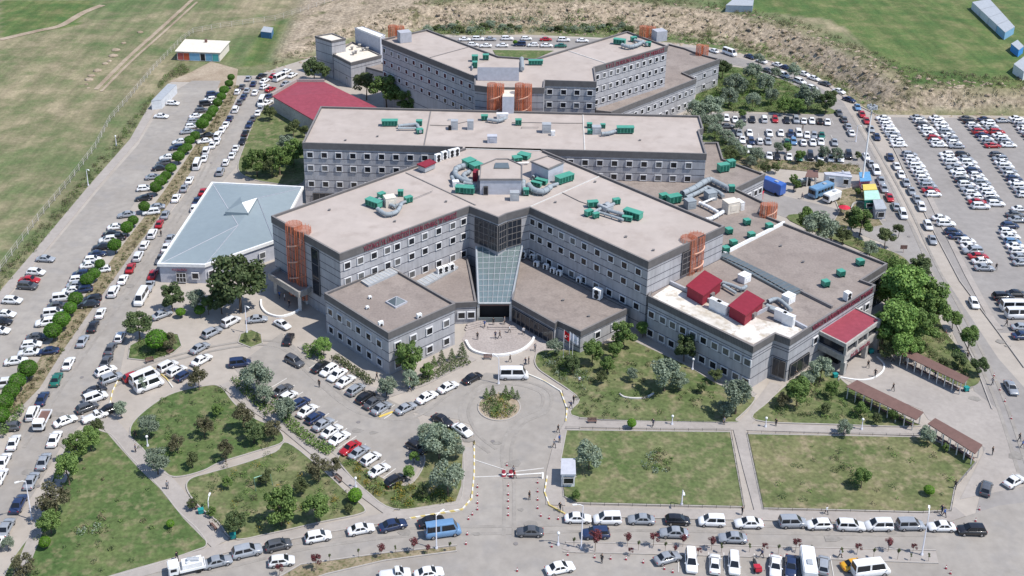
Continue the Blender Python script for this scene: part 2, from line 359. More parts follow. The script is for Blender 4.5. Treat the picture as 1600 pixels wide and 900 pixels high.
sheet('middle_parking', [(365, 575), (440, 520), (480, 560), (640, 640), (655, 655), (668, 700), (640, 758), (525, 712), (430, 640)], .05, 'asphalt')
sheet('right_road', [(1500, 900), (1640, 800), (1640, 650), (1560, 560), (1500, 470), (1440, 380), (1395, 290), (1352, 215), (1318, 160), (1262, 124), (1200, 102), (1130, 84), (1090, 80), (1115, 95), (1180, 108), (1240, 134), (1288, 170), (1320, 218), (1345, 262), (1385, 345), (1200, 300), (1150, 310), (1240, 345), (1300, 350), (1380, 380), (1432, 430), (1470, 480), (1508, 560), (1530, 640), (1540, 740)], .03, 'asphalt_dark')
sheet('upper_parking', [(1110, 176), (1296, 180), (1325, 225), (1345, 262), (1280, 262), (1150, 245)], .045, 'asphalt_dark')
sheet('right_parking', [(1372, 183), (1700, 186), (1700, 520), (1560, 520), (1500, 440), (1455, 350), (1400, 240)], .018, 'asphalt_dark')
sheet('back_road', [(600, 60), (740, 57), (920, 60), (1100, 76), (1100, 84), (900, 76), (740, 76), (600, 74)], .034, 'asphalt_dark')
sheet('entrance_plaza', [(735, 505), (750, 498), (797, 495), (855, 520), (870, 545), (838, 560), (835, 545), (800, 552), (760, 554), (738, 548), (722, 530)], .05, 'plaza')
sheet('east_plaza', [(1290, 575), (1370, 545), (1410, 560), (1520, 610), (1560, 640), (1600, 760), (1500, 780), (1530, 720), (1540, 700), (1450, 655), (1440, 640), (1325, 595)], .04, 'sidewalk')
LAWNS = {
 'west_lawn': ([(160, 674), (176, 681), (200, 710), (217, 727), (250, 762), (280, 800), (307, 825), (323, 850), (300, 862), (225, 887), (150, 908), (60, 940), (-10, 960), (15, 882), (60, 815), (85, 740), (108, 690), (135, 668)], 'lawn_lush'),
 'park_lawn': ([(204, 682), (212, 655), (262, 618), (320, 603), (345, 605), (368, 632), (400, 655), (432, 668), (442, 690), (400, 705), (345, 722), (318, 735), (285, 744), (262, 742), (240, 722), (222, 700)], 'lawn_lush'),
 'tree_lawn': ([(292, 764), (298, 748), (330, 738), (380, 724), (430, 706), (450, 692), (505, 735), (545, 772), (569, 793), (562, 803), (500, 816), (420, 834), (365, 842), (340, 815), (310, 790)], 'lawn'),
 'round_island': ([(200, 560), (203, 540), (225, 528), (250, 520), (278, 522), (284, 540), (270, 552), (235, 564)], 'lawn_lush'),
 'small_island': ([(372, 535), (376, 522), (392, 515), (408, 522), (410, 536), (392, 543)], 'lawn'),
 'roundabout_island': ([(780 + 33 * math.cos(t * .5236), 636 + 21 * math.sin(t * .5236)) for t in range(12)], 'soil'),
 'corner_bed': ([(528, 716), (545, 712), (600, 748), (640, 757), (664, 720), (652, 690), (672, 664), (700, 658), (722, 690), (722, 775), (692, 790), (615, 795), (570, 765), (540, 735)], 'lawn_dry'),
 'east_garden': ([(836, 560), (848, 548), (905, 545), (985, 528), (1005, 535), (1075, 572), (1122, 600), (1172, 618), (1180, 622), (1172, 635), (1150, 655), (1137, 660), (907, 653), (905, 625), (890, 610), (860, 590), (840, 575)], 'lawn'),
 'front_lawn': ([(885, 672), (1141, 675), (1162, 792), (900, 786), (880, 775), (880, 760), (900, 745), (876, 720)], 'lawn'),
 'corner_lawn': ([(1167, 678), (1448, 683), (1500, 705), (1525, 722), (1492, 760), (1485, 797), (1440, 800), (1192, 794)], 'lawn_dry'),
 'pergola_garden': ([(1180, 656), (1200, 628), (1235, 596), (1262, 578), (1300, 580), (1330, 605), (1420, 655), (1430, 666), (1300, 663)], 'lawn'),
 'east_wood_lawn': ([(1235, 345), (1262, 335), (1300, 352), (1352, 378), (1412, 402), (1436, 440), (1462, 480), (1475, 515), (1530, 585), (1510, 604), (1470, 588), (1405, 545), (1372, 545), (1380, 480), (1400, 420)], 'lawn'),
 'north_garden': ([(1100, 118), (1140, 104), (1205, 118), (1255, 140), (1284, 162), (1296, 178), (1112, 174), (1120, 205), (1170, 232), (1185, 250), (1150, 258), (1128, 246), (1100, 222), (1080, 190)], 'lawn_lush'),
 'scrub_strip': ([(1130, 250), (1175, 246), (1340, 258), (1345, 272), (1270, 268), (1205, 262), (1185, 268)], 'strip'),
 'north_west_garden': ([(372, 262), (380, 232), (404, 178), (430, 168), (470, 190), (478, 225), (474, 285), (420, 285), (385, 276)], 'lawn'),
 'back_lawn': ([(770, 78), (865, 79), (835, 92), (800, 94), (778, 92)], 'lawn_lush'),
 'kiosk_garden': ([(1300, 300), (1345, 290), (1372, 340), (1380, 352), (1350, 358), (1300, 350), (1312, 330)], 'strip'),
}
for nm, (pl, mt) in LAWNS.items():
    z = .13; sheet(nm, pl, z, mt, sm=len(pl) > 8 and nm not in ('front_lawn',))
    line = pxs(pl, z); line = smooth_poly(line) if len(pl) > 8 and nm not in ('front_lawn',) else line
    if nm not in ('north_garden', 'scrub_strip', 'back_lawn', 'east_wood_lawn'):
        bm = bmesh.new(); band(bm, line + [line[0]], .22, -.02, .2); structure('kerb', bm, 'kerb')
# hedge strip between left parking and left road, and verges
MED = [(0, 640), (40, 600), (78, 540), (110, 495), (150, 440), (190, 385), (228, 335), (260, 292), (290, 248), (318, 205), (340, 172), (362, 128)]
bm = bmesh.new(); band(bm, pxs([(x + 8, y + 6) for x, y in MED]), 3.6, -.02, .12); structure('median', bm, 'strip')
bm = bmesh.new(); band(bm, pxs([(x + 22, y + 8) for x, y in MED]), 2.2, -.02, .09); structure('pavement', bm, 'sidewalk')
bm = bmesh.new(); band(bm, pxs([(-60, 536), (0, 466), (50, 407), (147, 290), (210, 218), (238, 168)]), 2.6, -.02, .1); structure('pavement', bm, 'sidewalk')
bm = bmesh.new(); band(bm, pxs([(150, 898), (250, 884), (360, 868), (460, 888), (500, 878)][:3]), .1, -.02, .03); structure('road_marking', bm, 'paint_w')
def strip(name, line, w, z, mt):
    LV[0] += 1; z += LV[0] * .0013; bm = bmesh.new(); band(bm, pxs(line), w, -.02, z); return structure(name, bm, mt)
bm = bmesh.new(); prism(bm, pxs([(430, 908), (470, 884), (600, 866), (712, 855), (712, 862), (600, 875), (500, 900), (470, 912)]), 0, .14); structure('median_island', bm, 'strip')
strip('kerb', [(430, 906), (470, 883), (600, 865), (714, 853)], .2, .2, 'kerb'); strip('kerb', [(470, 912), (510, 898), (600, 877), (714, 862)], .2, .2, 'kerb')
bm = bmesh.new(); prism(bm, pxs([(878, 858), (885, 848), (1070, 852), (1280, 857), (1462, 862), (1466, 880), (1300, 875), (1060, 868), (900, 865)]), 0, .12); structure('median_island', bm, 'sidewalk')
strip('kerb', [(884, 848), (1070, 852), (1280, 857), (1462, 861)], .2, .19, 'kerb'); strip('kerb', [(880, 863), (1060, 868), (1300, 875), (1466, 881)], .18, .18, 'kerb')
# raised walks
strip('pavement', [(905, 663), (1000, 665), (1140, 667), (1300, 672), (1440, 676)], 2.1, .1, 'sidewalk')
strip('pavement', [(1190, 800), (1172, 735), (1155, 670), (1178, 648), (1212, 600)], 2.3, .105, 'sidewalk')
strip('pavement', [(880, 800), (1020, 803), (1200, 806), (1470, 811), (1500, 800)], 2.4, .1, 'sidewalk')
strip('pavement', [(892, 610), (900, 655), (880, 690), (868, 740), (868, 790)], 3.2, .1, 'sidewalk')
strip('pavement', [(165, 655), (195, 690), (230, 728), (262, 758), (300, 805), (345, 850)], 3., .1, 'sidewalk')
strip('pavement', [(350, 600), (400, 640), (450, 672), (520, 730), (560, 765), (610, 802)], 1.8, .1, 'sidewalk')
strip('pavement', [(50, 945), (200, 900), (350, 858), (500, 828), (640, 803), (718, 790), (731, 760), (733, 700)], 2.2, .1, 'sidewalk')
strip('pavement', [(470, 540), (520, 575), (570, 605), (606, 618), (660, 600), (740, 560)], 1.7, .1, 'sidewalk')
strip('pavement', [(30, 900), (70, 800), (100, 740), (130, 680), (165, 655)], 2., .1, 'sidewalk')
strip('pavement', [(985, 528), (1075, 570), (1180, 618)], 1.2, .11, 'sidewalk')
strip('pavement', [(1388, 184), (1410, 230), (1448, 300), (1480, 365), (1512, 430), (1550, 500), (1562, 515)][:], 1.4, .1, 'sidewalk')
for ln in ([(740, 700), (741, 690), (741, 740), (737, 780), (722, 797), (640, 811)], [(855, 745), (851, 770), (858, 790), (885, 805)], [(884, 660), (886, 640), (876, 612), (850, 596), (826, 586), (790, 583)]):
    strip('kerb', ln, .22, .2, 'kerb_y')
for ln, mt in (([(886, 807), (1050, 811), (1250, 815), (1470, 820)], 'kerb'), ([(330, 873), (480, 838), (640, 811)], 'kerb'), ([(1372, 184), (1400, 240), (1450, 345), (1500, 440), (1560, 520), (1600, 575)], 'kerb'),
               ([(1440, 395), (1476, 470), (1520, 560), (1550, 640)], 'kerb'), ([(1372, 181), (1330, 160), (1262, 113), (1200, 96)], 'kerb'), ([(186, 592), (176, 612), (170, 640)], 'kerb_y'), ([(238, 575), (260, 592), (270, 606)], 'kerb_y')):
    strip('kerb', ln, .2, .16, mt)
for ln in ([(741, 719), (790, 735)], [(741, 746), (792, 744)], [(800, 738), (850, 732)], [(800, 744), (848, 739)], [(600, 655), (612, 647)], [(665, 738), (676, 745)]):
    strip('road_marking', ln, .14, .042, 'paint_w')
strip('road_marking', [(592, 652), (614, 644)], .5, .044, 'paint_y')
# parking bay lines
bm = bmesh.new()
def bays(p0, p1, n, d, ln=4.6, z=.125):
    a, b2 = Vector(PXY(*p0)), Vector(PXY(*p1)); dv = (Vector(PXY(p0[0] + d[0], p0[1] + d[1])) - a).normalized() * ln / 2
    for i in range(n + 1):
        c = a.lerp(b2, i / n); band(bm, [c - dv, c + dv], .1, .03, z)
bays((496, 568), (604, 642), 10, (10, -6)); bays((434, 600), (620, 757), 13, (10, -6)); bays((1060, 878), (1300, 886), 10, (0, 10))
bays((1128, 186), (1300, 190), 16, (2, 10)); bays((1140, 212), (1300, 216), 14, (2, 10)); structure('bay_markings', bm, 'paint_w')
# worn wheel tracks, repairs and manhole covers on the asphalt
M['worn'] = surf('wheel_worn_asphalt', (.262, .24, .216), (.315, .29, .262), .3, .9, .92, var=.14); M['patch'] = surf('asphalt_repair', (.225, .208, .188), (.275, .255, .232), .5, 1.5, .95, var=.14)
TLV = [0]
def tlv(): TLV[0] += 1; return .076 + TLV[0] * .0006
def tracks(line, off_=1.6):
    wl = smooth_poly(pxs(line), 6, False); L_, R_ = strip_poly(wl, off_)
    for ln in (L_, R_): bm = bmesh.new(); band(bm, ln, .6, .06, tlv()); structure('wheel_track', bm, 'worn')
tracks([(30, 700), (95, 600), (165, 500), (222, 420), (270, 350), (312, 285), (352, 205), (388, 140)]); tracks([(150, 912), (340, 884), (480, 852), (640, 832), (800, 828), (1000, 824), (1200, 828), (1460, 832)])
tracks([(795, 838), (796, 760), (792, 700), (812, 660), (850, 640), (850, 612), (800, 597), (750, 605), (725, 640), (740, 680), (770, 705)]); tracks([(1600, 740), (1560, 620), (1508, 510), (1455, 410), (1418, 330), (1378, 255), (1335, 180)], 1.7); tracks([(700, 610), (640, 650), (560, 640), (490, 585), (440, 540), (360, 540), (240, 570), (160, 610)])
rp = random.Random(21)
for x, y in [(rp.uniform(20, 160), rp.uniform(600, 800)) for _ in range(5)] + [(rp.uniform(700, 830), rp.uniform(680, 870)) for _ in range(6)] + [(rp.uniform(180, 330), rp.uniform(300, 480)) for _ in range(5)] + [(rp.uniform(1470, 1590), rp.uniform(480, 740)) for _ in range(6)] + [(rp.uniform(470, 620), rp.uniform(600, 700)) for _ in range(4)] + [(rp.uniform(100, 1400), rp.uniform(825, 845)) for _ in range(7)]:
    c = Vector(W_(x, y)) if 0 else Vector(PXY(x, y)); n_ = rp.randint(5, 8); r_ = rp.uniform(.4, 1.2); bm = bmesh.new()
    prism(bm, [(c.x + r_ * rp.uniform(.6, 1.2) * math.cos(6.283 * k / n_) * 1.5, c.y + r_ * rp.uniform(.6, 1.2) * math.sin(6.283 * k / n_)) for k in range(n_)], .06, tlv(), bottom=False); structure('asphalt_patch', bm, 'patch')
for x, y in ((60, 760), (128, 590), (250, 395), (330, 255), (770, 690), (806, 850), (1160, 832), (1500, 700), (1500, 520), (560, 660), (390, 560), (1420, 370), (250, 890)):
    bm = bmesh.new(); c = PXY(x, y); prism(bm, [(c[0] + .38 * math.cos(k * .524), c[1] + .38 * math.sin(k * .524)) for k in range(12)], .06, tlv(), bottom=False); structure('manhole_cover', bm, 'parapet')
# dirt tracks in the west meadow
for ln, wd in (([(150, 140), (200, 90), (245, 50), (300, 0)], 1.6), ([(0, 62), (60, 48), (95, 40), (130, 20), (160, 8)], 3.), ([(158, 143), (208, 93), (253, 53), (308, 3)], 1.)):
    sheet('track', (lambda a: a[0] + a[1][::-1])(strip_poly(smooth_poly(pxs(ln), 6, False), wd)), .02, 'soil', raw=True)

# ------------------------------------------------------------------ buildings
def off(pts, d):
    """inward(+)/outward(-) mitred offset of a CCW polygon"""
    n = len(pts); out = []
    for i in range(n):
        a, b, c = (Vector(pts[k % n]) for k in (i - 1, i, i + 1))
        u = (b - a).normalized(); v = (c - b).normalized(); n1 = Vector((-u.y, u.x)); n2 = Vector((-v.y, v.x)); m = n1 + n2
        m = m / max(.35, m.dot(n1)) if m.length > .01 else n1
        out.append((b.x + m.x * d, b.y + m.y * d))
    return out
def ring(bm, pts, o, i_, z0, z1, skip=(), mi=0, cap=None):
    pts = ccw(pts); O = off(pts, -o); I = off(pts, i_); n = len(pts)
    for k in range(n):
        if k in skip: continue
        a, b = k, (k + 1) % n
        v = [bm.verts.new((*q, z)) for q, z in ((O[a], z0), (O[b], z0), (I[b], z0), (I[a], z0), (O[a], z1), (O[b], z1), (I[b], z1), (I[a], z1))]
        for f, mm in (((0, 1, 5, 4), mi), ((1, 2, 6, 5), mi), ((2, 3, 7, 6), mi), ((3, 0, 4, 7), mi), ((4, 5, 6, 7), mi if cap is None else cap), ((3, 2, 1, 0), mi)):
            bm.faces.new([v[j] for j in f]).material_index = mm
def winmesh(wd, ht, fr=.19, pane='pane'):
    bm = bmesh.new()   # frame lies in the local YZ plane, facing +X
    for y, z, sy, sz in ((0, -ht / 2 - fr, wd + 2 * fr, fr), (0, ht / 2, wd + 2 * fr, fr), (-wd / 2 - fr / 2, -ht / 2, fr, ht), (wd / 2 + fr / 2, -ht / 2, fr, ht)):
        box(bm, (.03, y, z), (.22, sy, sz))
    fix(bm); me = bpy.data.meshes.new('window'); bm.to_mesh(me); bm.free(); me.materials.append(M['frame'])
    out = [me]
    for pm in (pane, 'pane_bl'):
        bm = bmesh.new(); box(bm, (.0, 0, -ht / 2), (.1, wd, ht)); box(bm, (.05, wd * .12, -ht / 2), (.06, .05, ht), 0, 0)
        fix(bm); mp = bpy.data.meshes.new('pane'); bm.to_mesh(mp); bm.free(); mp.materials.append(M[pm]); mp.materials.append(M['frame']); out.append(mp)
    return out
WM = winmesh(1.35, 1.35); WS = winmesh(1.15, 1.3, .17)
def facade_windows(parent, p0, p1, rows, ts, wm=WM, flip=False, skipf=None):
    a, b = Vector(p0[:2]), Vector(p1[:2]); d = (b - a).normalized(); nrm = Vector((d.y, -d.x))
    if flip: nrm = -nrm
    ang = math.atan2(nrm.y, nrm.x)
    for z in rows:
        for t in ts:
            q = a.lerp(b, t) + nrm * .02
            if skipf and skipf(q, z): continue
            f = link('window', wm[0], parent); f.matrix_world = Matrix.Translation((q.x, q.y, z)) @ Matrix.Rotation(ang, 4, 'Z')
            pn = link('pane', wm[2] if random.random() < .2 else wm[1], f)
def even(n, a=.06, b=.95): return [a + (b - a) * i / (n - 1) for i in range(n)]
def block(name, label, cat, poly, ztop, lines, deck='deck', fas=1.7, par=.55, skip=(), wall=None, fascia='fascia', group=None, z0=0, seams=()):
    """flat-roofed block: panelled walls, ribbed fascia with raised parapet, roof deck"""
    poly = ccw([tuple(p[:2]) for p in poly]); cx = sum(p[0] for p in poly) / len(poly); cy = sum(p[1] for p in poly) / len(poly)
    t = thing(name, label, cat, (0, 0, 0), 0, group)
    t.location = (cx, cy, z0); T = Matrix.Translation((-cx, -cy, -z0))
    def part(nm, bm, mt): bm.transform(T); fix(bm); return obj(nm, bm, mt, t)
    zd = ztop - par
    bm = bmesh.new(); prism(bm, off(poly, .06), z0, zd - .1); part('wall', bm, wall or wallmat(name + '_wall', lines))
    bm = bmesh.new(); prism(bm, off(poly, .1), zd - .099, zd); part('roof', bm, deck)
    bm = bmesh.new(); ring(bm, poly, .07, .34, ztop - fas, ztop, skip, 0, 1); part('parapet', bm, [fascia, 'parapet'])
    for (a, b2) in seams:
        bm = bmesh.new(); band(bm, [a, b2], .28, zd, zd + .16); part('roof_seam', bm, 'pale' if seams.index((a, b2)) % 2 else 'parapet')
    bpy.context.view_layer.update()
    return t
def W(x, y, z): return PXY(x, y, z)
ZH = 17.
A_, B_, C1, C2, C3, C4, D_, E_, F_, G_, H_ = [W(x, y, ZH) for x, y in ((424, 337), (530.6, 396.6), (733.3, 322), (765, 334), (778.7, 339.5), (791, 333.5), (828, 323.6), (1013.3, 408.6), (1132, 353), (849, 234.5), (726, 231))]
ROWS = [13.7, 10.1, 5.7]; LN = [14.7, 12.7, 11.1, 9.1, 6.7, 4.7, 2.2]
fp = [A_, B_, C1, C2, C3, C4, D_, E_, F_, G_, W(849, 229, ZH), W(726, 226, ZH), H_]
fpc = ccw(fp); sk = [k for k in range(len(fpc)) if fpc[k] in fp[9:13] and fpc[(k + 1) % len(fpc)] in fp[9:13]]
front = block('hospital_front_block', 'grey hospital block whose two wings meet at the dark glass bay over the main entrance', 'hospital', fp, ZH, LN, skip=sk,
              seams=[(W(634, 267, ZH), W(743, 317.5, ZH)), (W(826, 321, ZH), W(936, 273, ZH))])
def keep(o, par):   # parent with unchanged place
    o.parent = par; o.matrix_parent_inverse = par.matrix_world.inverted()
def place(nm, bm, mt, par, smooth=False):
    o = obj(nm, bm, mt, None, smooth); o.parent = par; o.location = -par.location; return o
def fw(par, p0, p1, rows, ts, **k):
    n0 = len(par.children); facade_windows(par, p0, p1, rows, ts, **k)
    for c in list(par.children)[n0:]: pass
def wloc(par):      # windows were placed in world space: bring them into the parent's space
    pass
_fw = facade_windows
def facade_windows(parent, p0, p1, rows, ts, **k):
    before = set(parent.children); _fw(parent, p0, p1, rows, ts, **k)
    for c in parent.children:
        if c not in before: c.matrix_basis = Matrix.Translation(-parent.location) @ WMAT.pop(0)
WMAT = []
def _fw(parent, p0, p1, rows, ts, wm=WM, flip=False, skipf=None):
    a, b = Vector(p0[:2]), Vector(p1[:2]); d = (b - a).normalized(); nrm = Vector((d.y, -d.x))
    if nrm.y > .3: nrm = -nrm
    if flip: nrm = -nrm
    ang = math.atan2(nrm.y, nrm.x)
    for z in rows:
        for t in ts:
            q = a.lerp(b, t) + nrm * .02
            if skipf and skipf(q, z): continue
            f = link('window', wm[0], parent); f.matrix_basis = Matrix.Translation((q.x, q.y, z)) @ Matrix.Rotation(ang, 4, 'Z')
            link('pane', wm[2] if random.random() < .2 else wm[1], f)
def facade_windows(parent, p0, p1, rows, ts, **k):
    before = set(parent.children); _fw(parent, p0, p1, rows, ts, **k)
    for c in parent.children:
        if c not in before: c.location = Vector(c.location) - parent.location
TL = [.05, .145, .245, .345, .42, .53, .635, .745, .86, .95]
facade_windows(front, B_, C1, ROWS, TL); facade_windows(front, D_, E_, ROWS, [.03, .10, .19, .29, .39, .49, .6, .71, .82, .93])
# tall dark stair glazing in the end walls
def glaz(par, p0, p1, t0, t1, z0, z1, nv=1, nh=3, mt='darkglass', nm='glazing', out=.08, fm='parapet'):
    a, b = Vector(p0[:2]), Vector(p1[:2]); d = (b - a).normalized(); nrm = Vector((d.y, -d.x))
    if nrm.y > .3: nrm = -nrm
    q0, q1 = a.lerp(b, t0), a.lerp(b, t1); L = (q1 - q0).length; c = (q0 + q1) / 2 + nrm * out / 2; rz = math.atan2(d.y, d.x)
    bm = bmesh.new(); box(bm, (c.x, c.y, z0), (L, .25 + out, z1 - z0), rz); fix(bm)
    for i in range(nv + 1):
        e = q0.lerp(q1, i / nv) + nrm * (out + .1); box(bm, (e.x, e.y, z0), (.09, .16, z1 - z0), rz, 1)
    for i in range(nh + 1):
        e = c + nrm * (out / 2 + .1); box(bm, (e.x, e.y, z0 + (z1 - z0 - .1) * i / nh), (L, .15, .1), rz, 1)
    fix(bm); return place(nm, bm, [mt, fm], par)
glaz(front, A_, B_, .60, .70, 4, 15, 1, 3); glaz(front, E_, F_, .44, .56, 9.8, 15.2, 2, 4)
for p0, p1, t0, t1 in ((C1, C2, .3, .97), (C2, C3, .05, .97), (C3, C4, .03, .95), (C4, D_, .05, .62)): glaz(front, p0, p1, t0, t1, 8.6, 14.9, 3, 4)
def sign(par, txt, p0, p1, t0, z, h, out=.14, fit=None, nm='sign_lettering', mt='sign_red'):
    a, b = Vector(p0[:2]), Vector(p1[:2])
    cu = bpy.data.curves.new('t', 'FONT'); cu.body = txt; cu.size = h * 1.4; cu.extrude = .05; cu.resolution_u = 2
    o = bpy.data.objects.new('t', cu); C.objects.link(o); bpy.context.view_layer.update()
    me = bpy.data.meshes.new_from_object(o.evaluated_get(bpy.context.evaluated_depsgraph_get())); bpy.data.objects.remove(o)
    xs = [v.co.x for v in me.vertices]; wd = max(xs) - min(xs); d = (b - a).normalized()
    if d.x < 0: a, b, d = b, a, -d
    nrm = Vector((d.y, -d.x)); L = (b - a).length; sx = (fit * L / wd) if fit else 1
    q = a + d * (t0 * L) + nrm * out
    me.transform(Matrix.Translation((q.x, q.y, z)) @ Matrix.Rotation(math.atan2(d.y, d.x), 4, 'Z') @ Matrix.Rotation(R(90), 4, 'X') @ Matrix.Diagonal((sx, 1, 1, 1)) @ Matrix.Translation((-min(xs), 0, 0)))
    me.materials.clear(); me.materials.append(M[mt]); me.transform(Matrix.Translation(-par.location)); me.name = nm
    return link(nm, me, par)
sign(front, 'YÜZÜNCÜ YIL ÜNİVERSİTESİ DURSUN ODABAŞ TIP MERKEZİ', B_, C1, .17, 15.45, 1.25, fit=.72)
# rear block
r1, r2, r3, r4 = W(472.7, 222.7, ZH), W(1103.9, 240.1, ZH), W(1086, 181, ZH), W(501, 166, ZH)
ra, rb = Vector(r1).lerp(Vector(r2), .402), Vector(r1).lerp(Vector(r2), .5955)
rp = [r1, tuple(ra), tuple(rb), r2, W(1092, 203, ZH), W(1099, 200, ZH), W(1093, 180.5, ZH), r4]
rc = ccw(rp); sk = [k for k in range(len(rc)) if {rc[k], rc[(k + 1) % len(rc)]} == {tuple(ra), tuple(rb)}]
rear = block('hospital_rear_block', 'long grey hospital block crossing behind the two front wings, windows in three rows', 'hospital', rp, ZH, LN, skip=sk,
             seams=[(W(662, 228, ZH), W(673, 171.5, ZH)), (W(914, 235, ZH), W(911, 177, ZH))])
inh = lambda q, z: inside(np.array(q.x), np.array(q.y - .6), fp)
facade_windows(rear, r1, r2, ROWS, [.0175 + .0362 * i for i in range(27)], skipf=lambda q, z: bool(inh(q, z)))
glaz(rear, r1, r2, .02, .12, .6, 3.2, 6, 1)
bm = bmesh.new(); band(bm, [ra, rb], .3, ZH - .54, ZH - .4); place('roof_seam', bm, 'pale', rear)
# outpatient block (right) and far blocks
ZL = 9.6
op = [W(x, y, ZL) for x, y in ((1013, 462), (1177, 541.3), (1211, 521), (1235, 530), (1368, 445), (1346, 437), (1386.5, 411.5), (1200, 338), (1187, 331), (1194, 315.5), (1149, 294), (1195, 271.5), (1130, 248), (1122, 222), (1100.4, 222), (1090, 232), (1085, 262), (1000, 262), (868, 262), (930, 330), (1040, 400))]
outp = block('outpatient_block', 'broad low grey block with white and gravel roof sections beside the front right wing', 'clinic', op, ZL, [7.2, 6.6, 4.7, 2.3], deck='gravel', fas=1.5)
facade_windows(outp, op[0], op[1], [5.7, 1.4], [.045, .16, .26, .36, .46, .56, .665, .77, .875, .965])
glaz(outp, op[2], op[3], .1, .9, .7, 4.4, 2, 1); glaz(outp, op[3], op[4], .03, .24, .4, 3.6, 3, 1)
facade_windows(outp, op[3], op[4], [5.4], [.30, .83, .92]); glaz(outp, op[5], op[6], .3, .95, 4.5, 7.4, 3, 1); glaz(outp, op[5], op[6], .3, .95, .5, 3.5, 3, 1)
facade_windows(outp, op[10], op[11], [5.4, 1.6], [.3, .5, .72, .88])
sign(outp, 'YÜZÜNCÜ YIL ÜNİVERSİTESİ DURSUN ODABAŞ TIP MERKEZİ', op[3], op[4], .24, 8.35, 1., fit=.72)
zd = ZL - .55
bm = bmesh.new(); prism(bm, [W(x, y, zd) for x, y in ((1018, 465), (1046, 446), (1158, 499), (1172, 492), (1190, 500), (1258, 514), (1237, 529), (1211, 519), (1177, 538))], zd - .2, zd + .03); place('white_membrane', bm, 'deck_white', outp)
def lowwall(par, ln, z, h, w=.4, mt='parapet', nm='upstand'):
    bm = bmesh.new(); band(bm, [W(x, y, z) for x, y in ln], w, z - .05, z + h); fix(bm); return place(nm, bm, mt, par)
lowwall(outp, [(1043, 442), (1075, 457), (1110, 473), (1168, 500), (1200, 484), (1260, 516)], zd, .8, .45, 'panel')
lowwall(outp, [(1131, 398), (1225, 350)], zd, .7, .45, 'white'); lowwall(outp, [(1250, 457), (1300, 482)], zd, .6, .5)
lowwall(outp, [(1122, 402), (1168, 423), (1236, 462), (1253, 455)], zd, .5, .35)
bm = bmesh.new(); q = [W(x, y, zd) for x, y in ((1120, 402), (1133, 397), (1255, 457), (1236, 465))]; prism(bm, q, zd, zd + .5)
for i in range(19):
    t = (i + .5) / 19; a = Vector(q[0]).lerp(Vector(q[3]), t); b2 = Vector(q[1]).lerp(Vector(q[2]), t); band(bm, [a, b2], .07, zd + .5, zd + .56, 1)
place('skylight', bm, ['skyglass', 'parapet'], outp)
for i, (x, y) in enumerate(((1101, 446), (1167, 477))):
    pts = [W(x + dx, y + dy, zd + 2.6) for dx, dy in ((-29, 0), (0, -24 + 0), (28, -8), (-2, 16))]
    t = thing('rooftop_hut', ('dark red sheet metal hut on the gravel roof, nearer the orange stair tower', 'dark red sheet metal hut on the roof, nearer the red entrance canopy')[i], 'hut', (*pts[0], zd), 0, 'red huts on the outpatient roof')
    bm = bmesh.new(); prism(bm, off(ccw(pts), .25), zd + .02, zd + 2.3); place('wall', bm, 'red_pan', t)
    bm = bmesh.new(); prism(bm, pts, zd + 2.3, zd + 2.6); place('roof', bm, 'red_pan', t)
    bm = bmesh.new(); a, b2 = Vector(ccw(pts)[0]), Vector(ccw(pts)[1]); box(bm, (*(a.lerp(b2, .5)), zd + .6), (1.2, .5, .8), math.atan2((b2 - a).y, (b2 - a).x)); place('louvre', bm, 'parapet', t)
# low pavilions flanking the entrance
l1 = [W(x, y, ZL) for x, y in ((507, 457.6), (606.7, 520), (711, 474), (609, 415.5))]
low1 = block('west_pavilion', 'two storey grey pavilion with pyramid skylight in front of the left wing', 'pavilion', l1, ZL, [7.5, 4.9, 2.9], deck='gravel', fas=1.5, par=.5)
facade_windows(low1, l1[1], l1[2], [5.9, 1.7], [.13, .36, .60, .86]); facade_windows(low1, l1[0], l1[1], [5.9, 1.7], [.09, .24, .39, .54, .7, .86])
l2 = [W(711, 473, 5.2), W(744.5, 471.5, 5.2), W(731, 403, 5.2), W(700, 395, 5.2), W(600, 425, 5.2)]
low2 = block('link_pavilion', 'single storey gravel roofed pavilion between the west pavilion and the sloping glass atrium', 'pavilion', l2, 5.2, [3.6], deck='gravel', fas=1.2, par=.35)
facade_windows(low2, l2[0], l2[1], [2.1], [.3, .75])
l3 = [W(x, y, 5.2) for x, y in ((800, 467.5), (867, 505), (871, 501), (907.5, 517.5), (982, 481), (820, 400), (812, 401))]
low3 = block('east_pavilion', 'single storey gravel roofed pavilion right of the glass atrium, dark colonnade below', 'pavilion', l3, 5.2, [3.5, 1.2], deck='gravel', fas=1.3, par=.35)
facade_windows(low3, l3[3], l3[4], [2.4], [.35, .7]); glaz(low3, l3[0], l3[1], .03, .97, .1, 3.3, 9, 1, out=.1)
